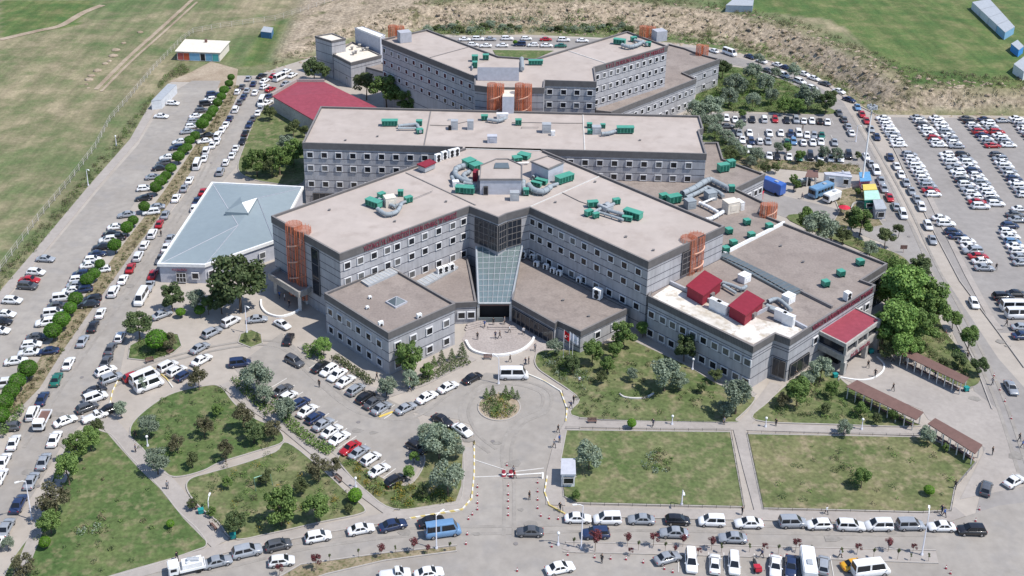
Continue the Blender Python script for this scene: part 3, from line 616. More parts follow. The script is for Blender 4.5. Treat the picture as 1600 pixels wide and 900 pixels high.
# atrium: sloping glass between the pavilions
zt, zb = 8.2, 4.3
g = [Vector((*W(744, 386, zt), zt)), Vector((*W(778.7, 399, zt), zt)), Vector((*W(816, 383, zt), zt)), Vector((*W(798, 474, zb), zb)), Vector((*W(747.5, 474, zb), zb))]
at = thing('glass_atrium', 'sloping pale blue glass roof leading down from the dark bay to the main entrance', 'atrium', (g[4].x, g[4].y, 0), 0)
bm = bmesh.new(); vs = [bm.verts.new(v) for v in (g[0], g[2], g[3], g[4])]; lo = [bm.verts.new(v.co - Vector((0, 0, .25))) for v in vs]
bm.faces.new(vs[::-1]); bm.faces.new(lo)
for i in range(4): bm.faces.new((vs[i], vs[(i + 1) % 4], lo[(i + 1) % 4], lo[i]))
fix(bm); place('glass_roof', bm, 'atrium', at)
bm = bmesh.new()
for i in range(8):
    t = i / 7; tube(bm, [g[0].lerp(g[2], t) + Vector((0, 0, .05)), g[4].lerp(g[3], t) + Vector((0, 0, .05))], .09 if 0 < i < 7 else .3, 4)
for i in range(11):
    t = i / 10; tube(bm, [g[0].lerp(g[4], t) + Vector((0, 0, .04)), g[2].lerp(g[3], t) + Vector((0, 0, .04))], .07 if i < 10 else .22, 4)
place('glazing_bars', bm, 'steel', at)
bm = bmesh.new(); prism(bm, [(g[0].x, g[0].y), (g[2].x, g[2].y), (g[3].x, g[3].y + 1.6), (g[4].x, g[4].y + 1.6)], 0, zb - .8); place('entrance_wall', bm, 'dark', at)
bm = bmesh.new(); c = (g[3] + g[4]) / 2; box(bm, (c.x, c.y + .5, zb - .75), ((g[3] - g[4]).length, .5, .5)); place('entrance_beam', bm, 'brown_roof', at)
for sx in (-1, 1):
    bm = bmesh.new(); e = g[4] if sx < 0 else g[3]; box(bm, (e.x, e.y + .3, 0), (.5, .5, zb - .3)); place('column', bm, 'pale', at)
bm = bmesh.new(); box(bm, (c.x - .8, c.y - .4, 0), (5.2, .3, 1.1)); place('glass_screen', bm, 'skyglass', at)
# steps and arc wall of the entrance court
bm = bmesh.new()
for i in range(3): box(bm, (c.x - 4.2 + i * .2, c.y - 2.6 + i * .7, .05), (4.5, .7, .16 + .15 * i), R(28))
for i in range(2): box(bm, (c.x + 1.6, c.y - 3.2 + i * .7, .05), (6, .6, .12 + .12 * i))
structure('entrance_steps', bm, 'plaza')
arc = [(728, 534), (736, 547), (752, 554), (775, 557), (800, 554), (818, 547), (830, 537), (835, 528)]
bm = bmesh.new(); band(bm, smooth_poly(pxs(arc), 5, False), .45, .02, .5); setp(obj('low_wall', bm, 'white'), 'low white curved wall bounding the paved court at the main entrance', 'low wall')
arc = [(408, 470), (409, 481), (418, 491), (436, 496), (455, 492), (470, 484)]
bm = bmesh.new(); band(bm, smooth_poly(pxs(arc), 5, False), .4, .02, .45); setp(obj('low_wall', bm, 'white'), 'low white curved wall under the west canopy with the orange stair tower', 'low wall')
arc = [(1313, 590), (1340, 594), (1362, 592), (1378, 582), (1381, 570), (1370, 558)]
bm = bmesh.new(); band(bm, smooth_poly(pxs(arc), 5, False), .3, .02, .2); structure('kerb', bm, 'white')
# far block and its lower wing
ZF = 22.
ff = [(596.5, 61), (741, 119), (742, 133), (765, 136), (827, 137), (850, 137), (851.5, 125), (932, 127.5), (928.5, 104.5), (1043, 71.5), (980, 48.5), (836, 91.5), (779, 87.5), (667, 45.5)]
fq = [W(x, y, ZF) for x, y in ff]
FR = [18.6, 14.8, 11.]; FL = [19.6, 17.6, 15.8, 13.8, 12, 10, 6]
farb = block('hospital_far_block', 'winged grey hospital block farthest back, standing before the earth bank', 'hospital', fq, ZF, FL, seams=[(W(672, 87.5, ZF), W(733, 71, ZF)), (W(888, 77, ZF), W(946, 96, ZF))])
facade_windows(farb, fq[0], fq[1], FR, [.03 + .0845 * i for i in range(12)], wm=WS); facade_windows(farb, fq[8], fq[9], FR, even(11, .045, .94), wm=WS)
facade_windows(farb, fq[6], fq[7], [18.6, 14.8], [.1, .37, .63, .88]); sign(farb, 'Y.Y.Ü. DURSUN ODABAŞ TIP MERKEZİ', fq[8], fq[9], .15, 20.4, 1.25, fit=.8)
bm = bmesh.new(); prism(bm, [W(x, y, ZF + 3.4) for x, y in ((746, 105), (811, 105.5), (811, 93), (775, 92.5), (748, 100))], ZF - .5, ZF + 3.4, top=1); place('penthouse', bm, ['lilac', 'deck'], farb)
bm = bmesh.new(); prism(bm, [W(x, y, 21.3) for x, y in ((785, 151), (803, 151), (805, 134), (788, 134))], 0, 21.3, top=1); place('lift_shaft', bm, ['lilac', 'cream'], farb)
for x, y in ((632, 62), (1030, 60)):
    bm = bmesh.new(); box(bm, (*W(x, y, ZF), ZF - .5), (3.6, 3.2, 3.2), R(20)); place('stair_hood', bm, 'panel', farb)
ZW = 9.5
fw_ = [W(x, y, ZW) for x, y in ((1044, 68), (1071, 75), (1091, 83), (1124.7, 92), (1066.7, 113), (1088, 122.7), (955, 174.5), (932, 172), (930, 150), (1030, 100))]
farw = block('far_annex', 'low two storey annex with gravel roof along the right side of the far hospital block', 'hospital annex', fw_, ZW, [7.4, 6.6, 4.6, 2.5], deck='gravel', fas=1.6)
facade_windows(farw, fw_[5], fw_[6], [5.7, 1.9], even(13, .05, .95), wm=WS); facade_windows(farw, fw_[3], fw_[4], [5.7, 1.9], [.12, .4, .66], wm=WS)
# stair and plant tower group at the far left
tw = [W(x, y, 13) for x, y in ((492, 56), (518, 64), (540, 59.5), (519, 51.5))]
block('service_tower', 'square grey tower with pale roof at the far left end of the hospital', 'tower', tw, 13, [11, 8, 5, 2.5], deck='cream', fas=.7, par=.4)
mb = [W(x, y, 8.7) for x, y in ((520.5, 84), (548, 98), (596, 86), (551, 65))]
mbo = block('service_building', 'low grey service building with cream roof between tower and plant house', 'service building', mb, 8.7, [6.5, 3.5], deck='cream', fas=1., par=.4)
pb = [W(x, y, 13.6) for x, y in ((554, 43), (594, 59), (602, 54), (567, 41))]
block('plant_house', 'tall narrow pale grey plant house beside the far hospital wing', 'plant house', pb, 13.6, [], deck='white', fas=.3, par=.15, wall=M['lilac'], fascia='white')
pc = [W(x, y, 6.) for x, y in ((567.5, 103), (600, 112), (602, 98), (588, 96))]
block('boiler_house', 'small grey boiler house below the cream roofed service building', 'boiler house', pc, 6., [3], deck='gravel', fas=.6, par=.4)
for i, (x, y) in enumerate(((550, 78), (556, 84), (562, 74), (567, 80), (574, 79), (552, 86))):
    bm = bmesh.new(); tube(bm, [(0, 0, 0), (0, 0, .9)], .35, 8); box(bm, (0, 0, .9), (1, 1, .25)); fix(bm)
    o = obj('roof_vent', bm, 'concrete'); o.location = (*W(x, y, 8.3), 8.3); setp(o, f'{ordw(i)} grey roof vent of the six on the cream service roof', 'roof vent', 'vents on the cream roof')
# red roofed hall
rr = [W(x, y, 5.4) for x, y in ((425, 149), (489, 186), (545, 190), (600, 172), (507, 127), (463, 127))]
rh = thing('red_roofed_hall', 'low hall under a red seamed metal roof behind the long rear block', 'hall', (*rr[0], 0))
bm = bmesh.new(); prism(bm, off(ccw(rr), .4), 0, 5); place('wall', bm, 'concrete', rh)
bm = bmesh.new(); pp = ccw(rr); cx = Vector(W(520, 150, 5.4)); vs = [bm.verts.new((*p, 5.2)) for p in pp]; lo = [bm.verts.new((*p, 4.9)) for p in pp]; ap = bm.verts.new((cx.x, cx.y, 6.3)); bm.faces.new(lo[::-1])
for i in range(len(vs)): bm.faces.new((vs[i], vs[(i + 1) % len(vs)], ap)); bm.faces.new((lo[i], lo[(i + 1) % len(vs)], vs[(i + 1) % len(vs)], vs[i]))
place('roof', bm, 'red_roof', rh)
bm = bmesh.new(); band(bm, [rr[0], rr[5], rr[4]], .5, 4.9, 6.1); place('parapet', bm, 'plaza', rh)
# blue roofed polyclinic
bp_ = [W(x, y, 4.8) for x, y in ((246, 412.5), (320, 414), (430, 376), (474, 292), (331, 285))]
bh = thing('blue_roofed_clinic', 'single storey white clinic with pale blue hipped metal roof left of the wings', 'clinic', (*bp_[0], 0))
bm = bmesh.new(); prism(bm, off(ccw(bp_), .3), 0, 4.4); place('wall', bm, 'lilac', bh)
bm = bmesh.new(); ring(bm, bp_, .1, .35, 4.2, 4.95, (), 0); place('parapet', bm, 'white', bh)
bm = bmesh.new(); pp = off(ccw(bp_), .3); vs = [bm.verts.new((*p, 4.55)) for p in pp]; a1 = bm.verts.new((*W(372, 352, 6), 6.)); a2 = bm.verts.new((*W(402, 310, 6), 6.))
i0 = min(range(5), key=lambda i: (Vector(pp[i]) - Vector(W(246, 412, 4.8))).length)
o_ = [(i0 + k) % 5 for k in range(5)]   # ccw order from the near left corner: near left, near mid, right, back right, back left
bm.faces.new((vs[o_[0]], vs[o_[1]], a1)); bm.faces.new((vs[o_[1]], vs[o_[2]], a1)); bm.faces.new((vs[o_[2]], vs[o_[3]], a2, a1)); bm.faces.new((vs[o_[3]], vs[o_[4]], a2)); bm.faces.new((vs[o_[4]], vs[o_[0]], a1, a2))
bm.faces.new(vs[::-1]); fix(bm); rf = place('roof', bm, 'blue_roof', bh)
bm = bmesh.new(); cx = Vector(W(375, 334, 6)); q = [W(x, y, 6.) for x, y in ((352, 334), (388, 336), (402, 312), (376, 310))]; vs = [bm.verts.new((*p, 5.2)) for p in q]; tp = [bm.verts.new((*p, 6.5)) for p in q]; ap = bm.verts.new((*W(378, 318, 8), 8.2))
for i in range(4): bm.faces.new((vs[i], vs[(i + 1) % 4], tp[(i + 1) % 4], tp[i])); bm.faces.new((tp[i], tp[(i + 1) % 4], ap))
fix(bm); place('lantern', bm, 'blue_roof', bh); bm = bmesh.new(); f_ = [bm.verts.new(v) for v in ((*q[1], 6.53), (*q[2], 6.53), (*W(378, 318, 8), 8.24))]; bm.faces.new(f_); place('lantern_sheet', bm, 'white', bh)
bm = bmesh.new(); zz = 4.62
for k, a_ in ((0, (372, 352)), (1, (372, 352)), (2, (402, 310)), (3, (402, 310)), (4, (372, 352))): tube(bm, [(*pp[o_[k]], 4.57), (*W(*a_, 6.), 6.03)], .09, 5)
place('ridge_cap', bm, 'lilac', bh)
glaz(bh, bp_[0], bp_[1], .38, .58, .4, 2.8, 3, 2, 'pane', 'entrance_door', .35 - .25, 'frame'); facade_windows(bh, bp_[0], bp_[1], [2.], [.78]); facade_windows(bh, bp_[1], bp_[2], [2.2], [.08, .17, .5, .8])
sign(bh, 'POLİKLİNİK', bp_[0], bp_[1], .3, 3.2, .55, fit=.32)
# west canopy
wc = [W(x, y, 5.2) for x, y in ((419, 427), (466.5, 456.5), (479.5, 451.5), (505, 430), (455, 405))]
wt = thing('west_canopy', 'flat concrete canopy on columns at the foot of the orange stair tower', 'canopy', (*wc[1], 0))
bm = bmesh.new(); prism(bm, wc, 3.9, 4.4); place('slab', bm, 'gravel', wt); bm = bmesh.new(); ring(bm, wc, .05, .35, 3.8, 5.2); place('parapet', bm, 'concrete', wt)
for x, y in ((431, 452), (469, 478), (480, 468)):
    bm = bmesh.new(); box(bm, (*W(x, y, 1), 0), (.7, .7, 3.9)); place('column', bm, 'pale', wt)
# red entrance canopy
rc_ = [W(x, y, 7.) for x, y in ((1274, 514), (1322.5, 538), (1377, 499.5), (1335, 479))]
rt = thing('red_entrance_pavilion', 'two level entrance pavilion with flat red roof at the corner of the outpatient block', 'entrance pavilion', (*rc_[1], 0))
bm = bmesh.new(); prism(bm, rc_, 6.3, 6.75, top=1); place('roof', bm, ['concrete', 'red_roof'], rt); bm = bmesh.new(); ring(bm, rc_, .05, .3, 6.2, 7.); place('parapet', bm, 'concrete', rt)
bm = bmesh.new(); prism(bm, rc_, 2.9, 4.3); place('balcony_slab', bm, 'concrete', rt)
bm = bmesh.new(); prism(bm, off(ccw(rc_), .5), 4.3, 6.2); place('glazing', bm, 'darkglass', rt)
for i, (a, b2, t) in enumerate([(0, 1, .0), (0, 1, 1.), (1, 2, .34), (1, 2, .68), (1, 2, 1.), (0, 1, .5)]):
    q = Vector(rc_[a]).lerp(Vector(rc_[b2]), t); cc = sum((Vector(p) for p in rc_), Vector((0, 0))) / 4; q = q + (cc - q).normalized() * .45
    if i != 5: bm = bmesh.new(); box(bm, (q.x, q.y, 4.3), (.45, .45, 1.95), R(45)); place('pillar', bm, 'concrete', rt)
    if i in (0, 1, 3, 4): bm = bmesh.new(); box(bm, (q.x, q.y, 0), (.9, .9, 2.9), R(45)); place('column', bm, 'concrete', rt)
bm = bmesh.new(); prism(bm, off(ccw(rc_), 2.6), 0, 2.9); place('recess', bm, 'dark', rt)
sign(rt, 'ACİL SERVİS', rc_[1], rc_[2], .16, 3.1, .75, fit=.55)
# small houses
def cabin(name, label, cat, px, z, wall, roof, group=None, thick=.2, over=.15):
    q = ccw([W(x, y, z) for x, y in px]); t = thing(name, label, cat, (*q[0], 0), 0, group)
    bm = bmesh.new(); prism(bm, off(q, over), 0, z - thick); place('wall', bm, wall, t); bm = bmesh.new(); prism(bm, q, z - thick, z); place('roof', bm, roof, t)
    return t, q
def front_panel(t, p0, p1, t0, t1, z0, z1, mt, nm='door', out=.1): glaz(t, p0, p1, t0, t1, z0, z1, 1, 1, mt, nm, out, 'frame')
t, q = cabin('workshop_shed', 'flat roofed shed with orange, blue and teal front panels at the meadow edge', 'shed', [(273, 80), (344, 82.5), (360, 64), (289, 61)], 3.4, 'cream', 'cream', over=.5)
a, b2 = W(273, 80, 3.4), W(344, 82.5, 3.4); a, b2 = (a[0] + .5, a[1] + .45), (b2[0] - .5, b2[1] + .45)
for t0, t1, cc in ((.02, .16, (.42, .1, .09)), (.16, .3, (.5, .1, .05)), (.3, .55, (.2, .38, .55)), (.68, .84, (.16, .35, .5)), (.84, .99, (.08, .36, .36))):
    m_ = plain('shutter_paint', cc, .6); M['_s'] = m_; front_panel(t, a, b2, t0, t1, .1, 2.9, '_s', 'shutter')
front_panel(t, a, b2, .56, .67, .1, 2.8, 'dark'); bm = bmesh.new(); box(bm, (*W(322, 66, 3.4), 3.4), (.8, .8, 1.1)); place('chimney', bm, 'brown_roof', t)
t, q = cabin('security_booth', 'small white guard booth with pale flat roof beside the entrance driveway', 'booth', [(876, 741), (900, 741), (899, 716), (877, 716)], 2.8, 'white', 'lilac')
front_panel(t, W(876, 741, 2.8), W(900, 741, 2.8), .2, .85, .9, 2.2, 'pane', 'window', .02)
t, q = cabin('booth', 'grey metal kiosk booth at the tip of the paved corner near parked cars', 'booth', [(1368, 327), (1386, 326), (1379, 311), (1364, 312)], 3., 'panel', 'steel'); front_panel(t, W(1368, 327, 3), W(1386, 326, 3), .25, .8, .7, 2.2, 'pane', 'window', .02)
t, q = cabin('white_cabin', 'white prefabricated twin cabin with two small windows behind the parked bus', 'cabin', [(1290, 273), (1332, 277), (1328, 268), (1287, 269)], 3.2, 'white', 'lilac'); facade_windows(t, W(1290, 273, 3.2), W(1332, 277, 3.2), [1.7], [.25, .78], wm=WS)
bm = bmesh.new(); box(bm, (*W(1316, 277, 1.6), 0), (.5, .9, 3.4)); place('drainpipe', bm, 'panel', t)
for nm, lb, px, z, wl, rf, rfc in (('kiosk', 'kiosk with blue awning and pink trim beside the tall floodlight mast', [(1344, 283), (1362, 282), (1359, 268), (1342, 269)], 2.9, (.6, .18, .25), (.12, .3, .5), 0),
        ('kiosk', 'small yellow roofed kiosk between the pink and green kiosks', [(1349, 297), (1371, 296), (1368, 287), (1348, 288)], 2.7, (.5, .4, .1), (.62, .5, .12), 0), ('kiosk', 'bright green and white kiosk next to the yellow roofed kiosk', [(1351, 312), (1376, 311), (1372, 297), (1350, 298)], 3., (.03, .42, .26), (.4, .62, .52), 0)):
    M['_w'] = plain('kiosk_wall', wl, .6); M['_r'] = plain('kiosk_roof', rf, .6); t, q = cabin(nm, lb, 'kiosk', px, z, '_w', '_r', 'snack kiosks beside the right road', over=.35)
    front_panel(t, W(*px[0], z), W(*px[1], z), .15, .85, .9, 2., 'pane', 'counter', .02)
def container(label, px, z, wc, rc='steel', cat='container', nd=2, group=None, name='container'):
    M['_w'] = plain('container_wall', wc, .6); t, q = cabin(name, label, cat, px, z, '_w', rc, group, over=.03, thick=.12); return t
container('long white site container by the fence at the head of the left parking', [(236, 158), (252, 156), (276, 132), (262, 131)], 3., (.6, .62, .64))
container('weathered blue container standing alone in the green field, top left', [(407, 49), (424, 51), (427, 43), (412, 41)], 2.4, (.08, .18, .32), 'steel')
container('small grey blue shed near the top edge above the earth bank', [(1134, 8), (1176, 9), (1178, 0), (1145, -1)], 9., (.24, .3, .36), 'steel', 'shed', name='field_shed')
for i in range(4):
    l0, l1 = (1519 + 13 * i, 3 + 12 * i), (1519 + 13 * (i + .97), 3 + 12 * (i + .97)); q0, q1 = (1546 + 10 * i, -2 + 11 * i), (1546 + 10 * (i + .97), -2 + 11 * (i + .97))
    container(f'{ordw(i)} pale container from the far end of the row crossing the green field', [l0, l1, q1, q0], 9.2, ((.5, .55, .6), (.56, .6, .62), (.46, .52, .58), (.2, .38, .55))[i], group='containers in the right field')
container('bright blue container below the pale row in the right field', [(1580, 68), (1592, 78), (1600, 72), (1590, 62)], 9., (.05, .25, .6), 'steel')
container('white container at the right edge below the blue one', [(1584, 100), (1600, 112), (1614, 102), (1600, 88)], 9.5, (.6, .62, .63), 'steel')
# garden shelter
def shelter(label, px, z=2.9, n=6, w_posts=.16, name='pergola', cat='pergola', group=None, bench=True):
    q = [W(x, y, z) for x, y in px]; t = thing(name, label, cat, (*q[0], 0), 0, group)
    hi = [(q[1][0], q[1][1]), (q[2][0], q[2][1])]; lo = [(q[0][0], q[0][1]), (q[3][0], q[3][1])]
    bm = bmesh.new(); V = [Vector((*lo[0], z - .25)), Vector((*lo[1], z - .25)), Vector((*hi[1], z + .15)), Vector((*hi[0], z + .15))]
    v1 = [bm.verts.new(v) for v in V]; v0 = [bm.verts.new(v - Vector((0, 0, .15))) for v in V]; bm.faces.new(v1); bm.faces.new(v0[::-1])
    for i in range(4): bm.faces.new((v1[i], v1[(i + 1) % 4], v0[(i + 1) % 4], v0[i]))
    fix(bm); place('roof', bm, 'brown_roof', t)
    for i in range(n):
        for row in (V[0].lerp(V[1], (i + .3) / (n - .4)), V[3].lerp(V[2], (i + .3) / (n - .4))):
            other = (V[0] + V[2]) / 2; qq = row.lerp(V[3].lerp(V[2], (i + .3) / (n - .4)) if row is None else row, 0)
            bm = bmesh.new(); box(bm, (qq.x, qq.y, 0), (w_posts, w_posts, qq.z - .1)); place('post', bm, 'pale', t)
    if bench:
        bm = bmesh.new(); m0, m1 = (V[0] + V[3]) / 2, (V[1] + V[2]) / 2; band(bm, [m0.lerp(m1, .06), m0.lerp(m1, .94)], .5, .4, .5)
        for i in range(8): e = m0.lerp(m1, .08 + .12 * i); box(bm, (e.x, e.y, 0), (.1, .4, .4))
        place('bench', bm, 'brown_roof', t)
    return t
shelter('long brown roofed pergola nearest the red roofed entrance, farthest right of the three', [(1405, 550), (1416, 544), (1514, 591), (1506, 598)], n=9, group='brown roofed pergolas')
shelter('brown roofed pergola in the middle, along the upper garden edge', [(1322, 602), (1339, 594.5), (1443, 645), (1432, 654)], n=9, group='brown roofed pergolas')
shelter('brown roofed pergola nearest the bottom, at the corner lawn', [(1450, 660), (1461, 654), (1535, 696), (1524, 707)], n=7, group='brown roofed pergolas')
shelter('small brown roofed garden gazebo left of the white cabin', [(1258, 275), (1262, 266), (1278, 267), (1279, 276)], 3., 2, .35, 'gazebo', 'gazebo', bench=False)
# pyramid skylight, roof vents of the pavilion, glazed strip
zd = ZL - .5
t = thing('pyramid_skylight', 'square pyramid skylight of blue glass on the west pavilion roof', 'skylight', (*W(620, 472, zd), zd))
q = [W(x, y, zd + .3) for x, y in ((602, 471), (618, 480.5), (637, 471), (620, 463))]; bm = bmesh.new(); prism(bm, q, zd, zd + .35); place('kerb', bm, 'panel', t)
cc = sum((Vector(p) for p in q), Vector((0, 0))) / 4; qi = off(ccw(q), .25); bm = bmesh.new(); v = [bm.verts.new((*p, zd + .352)) for p in qi]; ap = bm.verts.new((*cc, zd + 1.5))
for i in range(4): bm.faces.new((v[i], v[(i + 1) % 4], ap))
place('glass', bm, 'skyglass', t); bm = bmesh.new()
for p in qi: tube(bm, [(*p, zd + .37), (*cc, zd + 1.52)], .06, 4)
place('ridge_bar', bm, 'lilac', t)
for k, (q0, q1, n) in enumerate((((564, 441), (612, 421), 9), ((648, 443), (704, 414), 9))):
    z = zd if k == 0 else 4.9; o = (9, 9); pts = [W(q0[0], q0[1], z), W(q0[0] + 12, q0[1] + 8, z), W(q1[0] + 12, q1[1] + 6, z), W(q1[0], q1[1], z)]
    bm = bmesh.new(); prism(bm, pts, z, z + .45)
    for i in range(n + 1):
        a = Vector(pts[0]).lerp(Vector(pts[3]), i / n); b2 = Vector(pts[1]).lerp(Vector(pts[2]), i / n); band(bm, [a, b2], .14, z + .45, z + .53, 1)
    o = obj('glazed_strip', bm, ['steel', 'pale']); setp(o, ('glazed rooflight strip against the left wing on the higher pavilion roof', 'glazed rooflight strip on the lower link roof beside white cooler boxes')[k], 'rooflight')

# ------------------------------------------------------------------ orange stair towers
def stair_tower(label, px, py, z0, z1, r=2.1, ang=0., base=None):
    c = Vector(W(px, py, z1)); t = thing('stair_tower', label, 'stair tower', (*c, z0), 0, 'orange mesh clad stair towers')
    d = Vector((math.cos(ang), math.sin(ang))) * r * .62
    bm = bmesh.new()
    for s_ in (-1, 1):
        n_ = 14; rr = r * .8; q = [(c.x + d.x * s_ + rr * math.cos(2 * math.pi * k / n_), c.y + d.y * s_ + rr * math.sin(2 * math.pi * k / n_)) for k in range(n_)]
        prism(bm, q, z0, z1 - (.0 if s_ < 0 else .3))
    place('cladding', bm, 'orange', t)
    bm = bmesh.new(); n_ = max(2, int((z1 - z0) / 3.6)); tube(bm, [(c.x, c.y, z0), (c.x, c.y, z1 - .4)], .35, 8)
    for s_ in (-1, 1):
        for k in range(14):
            a = 2 * math.pi * k / 14; rr = r * .8 + .05; x, y = c.x + d.x * s_ + rr * math.cos(a), c.y + d.y * s_ + rr * math.sin(a)
            tube(bm, [(x, y, z0), (x, y, z1)], .045, 4)
    place('mesh_rib', bm, 'orange_solid', t)
    bm = bmesh.new()
    for f in range(n_):
        zz = z0 + .8 + f * (z1 - z0 - 1.5) / n_; pts = []
        for k in range(9): a = -2.6 + k * .33; pts.append((c.x + (r * 1.0 + .1) * math.cos(a) * 1.15, c.y + (r * .85 + .1) * math.sin(a), zz + k * .22))
        tube(bm, pts, .18, 5)
    place('stair_flight', bm, 'orange_pale', t); return t
stair_tower('tall orange mesh stair tower on the end wall of the front left wing', 465.5, 352, 1., 17.8, 2.2, R(-40))
stair_tower('orange mesh stair tower at the end wall of the front right wing', 1083, 368, 8.8, 17.3, 2.1, R(40))
stair_tower('short orange mesh stair tower standing on the back edge of the outpatient roof', 1202, 318, 6, 12.2, 1.45, R(20))
stair_tower('orange mesh stair tower left of the lift shaft on the far block', 774.5, 130.5, 8, 24, 1.55, R(0))
stair_tower('orange mesh stair tower right of the lift shaft on the far block', 818, 131, 8, 24, 1.55, R(0))
stair_tower('orange stair tower rising behind the left tip of the far block', 619, 40, 10, 25, 1.7, R(0))
stair_tower('orange stair tower rising behind the right tip of the far block', 1012, 41, 10, 25, 1.7, R(0))
stair_tower('small orange stair tower at the back of the far annex', 1098, 70, 2, 12.5, 1.4, R(0))

# ------------------------------------------------------------------ rooftop plant
def plant(label, z, greens, ducts, extra=(), name='ventilation_plant', cat='ventilation plant'):
    """greens: (x,y,len,wid,h,angle deg)   ducts: (list of px points, radius, material)   extra: boxes with a material"""
    c = W(*(greens[0][:2] if greens else extra[0][:2]), z); t = thing(name, label, cat, (*c, z), 0, 'rooftop ventilation plants')
    for x, y, L, B, H, a in greens:
        L, B, H = L * .88, B * .88, H * .88
        bm = bmesh.new(); q = W(x, y, z + H / 2); box(bm, (*q, z + .35), (L, B, H), R(a)); box(bm, (*q, z + .35 + H), (L * 1.06, B * 1.12, .08), R(a))
        n_ = max(2, int(L / .8))
        for i in range(n_):
            e = (i + .5) / n_ - .5
            for sg in (-1, 1):
                box(bm, (q[0] + math.cos(R(a)) * L * e - math.sin(R(a)) * sg * (B / 2 + .03), q[1] + math.sin(R(a)) * L * e + math.cos(R(a)) * sg * (B / 2 + .03), z + .5), (L / n_ * .72, .06, H * .75), R(a), 1)
        for e in (-.4, .4): box(bm, (q[0] + math.cos(R(a)) * L * e, q[1] + math.sin(R(a)) * L * e, z), (.15, B, .36), R(a), 1)
        place('fan_housing', bm, ['green_unit', 'green_dark'], t)
    for pts, r_, mt in ducts:
        r_ *= .76
        w_ = smooth_poly([W(x, y, z + .9) for x, y in pts], 4, False) if len(pts) > 2 else [W(x, y, z + .9) for x, y in pts]
        bm = bmesh.new(); tube(bm, [(*p, z + .35 + r_) for p in w_], r_, 8)
        for p, q in list(zip(w_, w_[1:]))[::2]:
            a = Vector((*p, z + .35 + r_)); b2 = Vector((*q, z + .35 + r_)); tube(bm, [a, a.lerp(b2, .15)], r_ * 1.12, 8)
            box(bm, (a.x, a.y, z), (.12, r_ * 1.6, .4))
        place('duct', bm, mt, t)
    for x, y, L, B, H, a, mt, nm in extra:
        bm = bmesh.new(); q = W(x, y, z + H / 2); box(bm, (*q, z), (L, B, H), R(a)); box(bm, (*q, z + H), (L * 1.05, B * 1.05, .08), R(a)); box(bm, (q[0] - math.sin(R(a)) * -B * .5, q[1] - math.cos(R(a)) * B * .5, z + H * .25), (L * .55, .12, H * .5), R(a)); place(nm, bm, mt, t)
    return t
zf = ZH - .55
plant('green and grey ventilation plant on the front left wing roof with tan cowl', zf, [(584, 319, 4.2, 1.9, 1.5, -38), (596, 307, 1.8, 1.4, 1.2, 40), (638, 313, 2, 1.3, 1.2, 35), (626, 303, 1.4, 1.2, 1.2, 0)],
      [([(590, 326), (603, 334), (620, 330), (627, 318)], .62, 'duct'), ([(592, 310), (604, 316), (618, 322)], .5, 'duct'), ([(618, 320), (634, 313)], .42, 'duct'), ([(642, 309), (676, 295)], .08, 'parapet')], [(609, 314, 2.4, 2.2, 2.2, 20, 'cream', 'cowl')])
plant('cross shaped green and grey ventilation plant in the middle of the front right wing', zf, [(989, 336, 4.6, 1.9, 1.5, -38), (926, 320, 2.6, 1.4, 1.2, 10), (920, 334, 2, 1.3, 1.1, 35), (963, 316, 1.8, 1.2, 1.1, 20), (980, 343, 2.4, 1, .9, -20), (931, 338, 1.5, 1, 1., 30)],
      [([(926, 331), (944, 322), (960, 317)], .45, 'duct'), ([(935, 319), (952, 328), (975, 334)], .55, 'duct'), ([(936, 330), (956, 336), (974, 342)], .4, 'duct'), ([(945, 324), (950, 320)], .9, 'steel')], [(948, 325, 2.2, 2, 1.3, 40, 'steel', 'plenum')])
plant('green and silver ventilation plant curling left of the roof centre house', zf, [(733, 255, 3., 2.6, 1.3, 38), (744, 261, 3., 2.4, 1.2, 38), (719, 297, 2.4, 1.8, 1.4, -8), (733, 298, 2.8, 2, 1.5, -8)],
      [([(726, 259), (713, 264), (712, 274), (724, 282), (737, 285)], .85, 'duct'), ([(734, 268), (724, 274), (732, 283)], .7, 'duct'), ([(706, 276), (712, 285), (726, 290)], .6, 'duct'), ([(725, 285), (741, 289), (740, 296)], .6, 'duct')], [(712, 287, 1.4, 1.4, 1.3, 10, 'white', 'cooler'), (743, 274, 2.2, 1., 2.2, 80, 'red_pan', 'panel_box')])
plant('green and silver ventilation plant right of the roof centre house', zf, [(846, 285, 3.2, 1.3, .9, -30), (838, 289, 2.8, 1.1, .9, -30), (882, 280, 5, 2.1, 1.6, 36), (822, 301, 1.4, 1.4, 1.4, 0)],
      [([(826, 290), (833, 297), (848, 300), (860, 293)], .9, 'duct'), ([(818, 283), (818, 293), (822, 301)], .7, 'duct'), ([(832, 276), (838, 272), (842, 282)], .5, 'duct'), ([(857, 290), (872, 286)], .5, 'duct')], [(804, 306, 2., 1.6, 2, 0, 'steel', 'air_outlet')])
plant('green ventilation cowls behind the roof centre house', zf, [(819, 245, 3.2, 2.2, 1., -30), (808, 249, 2.4, 2, .8, 20)], [([(797, 251), (808, 253), (826, 252)], .3, 'lf_lime' if 0 else 'duct_white')])
plant('long green and grey plant at the left of the rear block roof', zf, [(609, 193, 4.6, 1.8, 1.4, 0), (655, 193, 1.8, 1.4, 1.2, 0), (656, 206, 1.8, 1.4, 1., 20)], [([(622, 196), (640, 194), (652, 193)], .55, 'duct'), ([(622, 199), (650, 199)], .4, 'duct'), ([(652, 195), (657, 205)], .6, 'duct')])
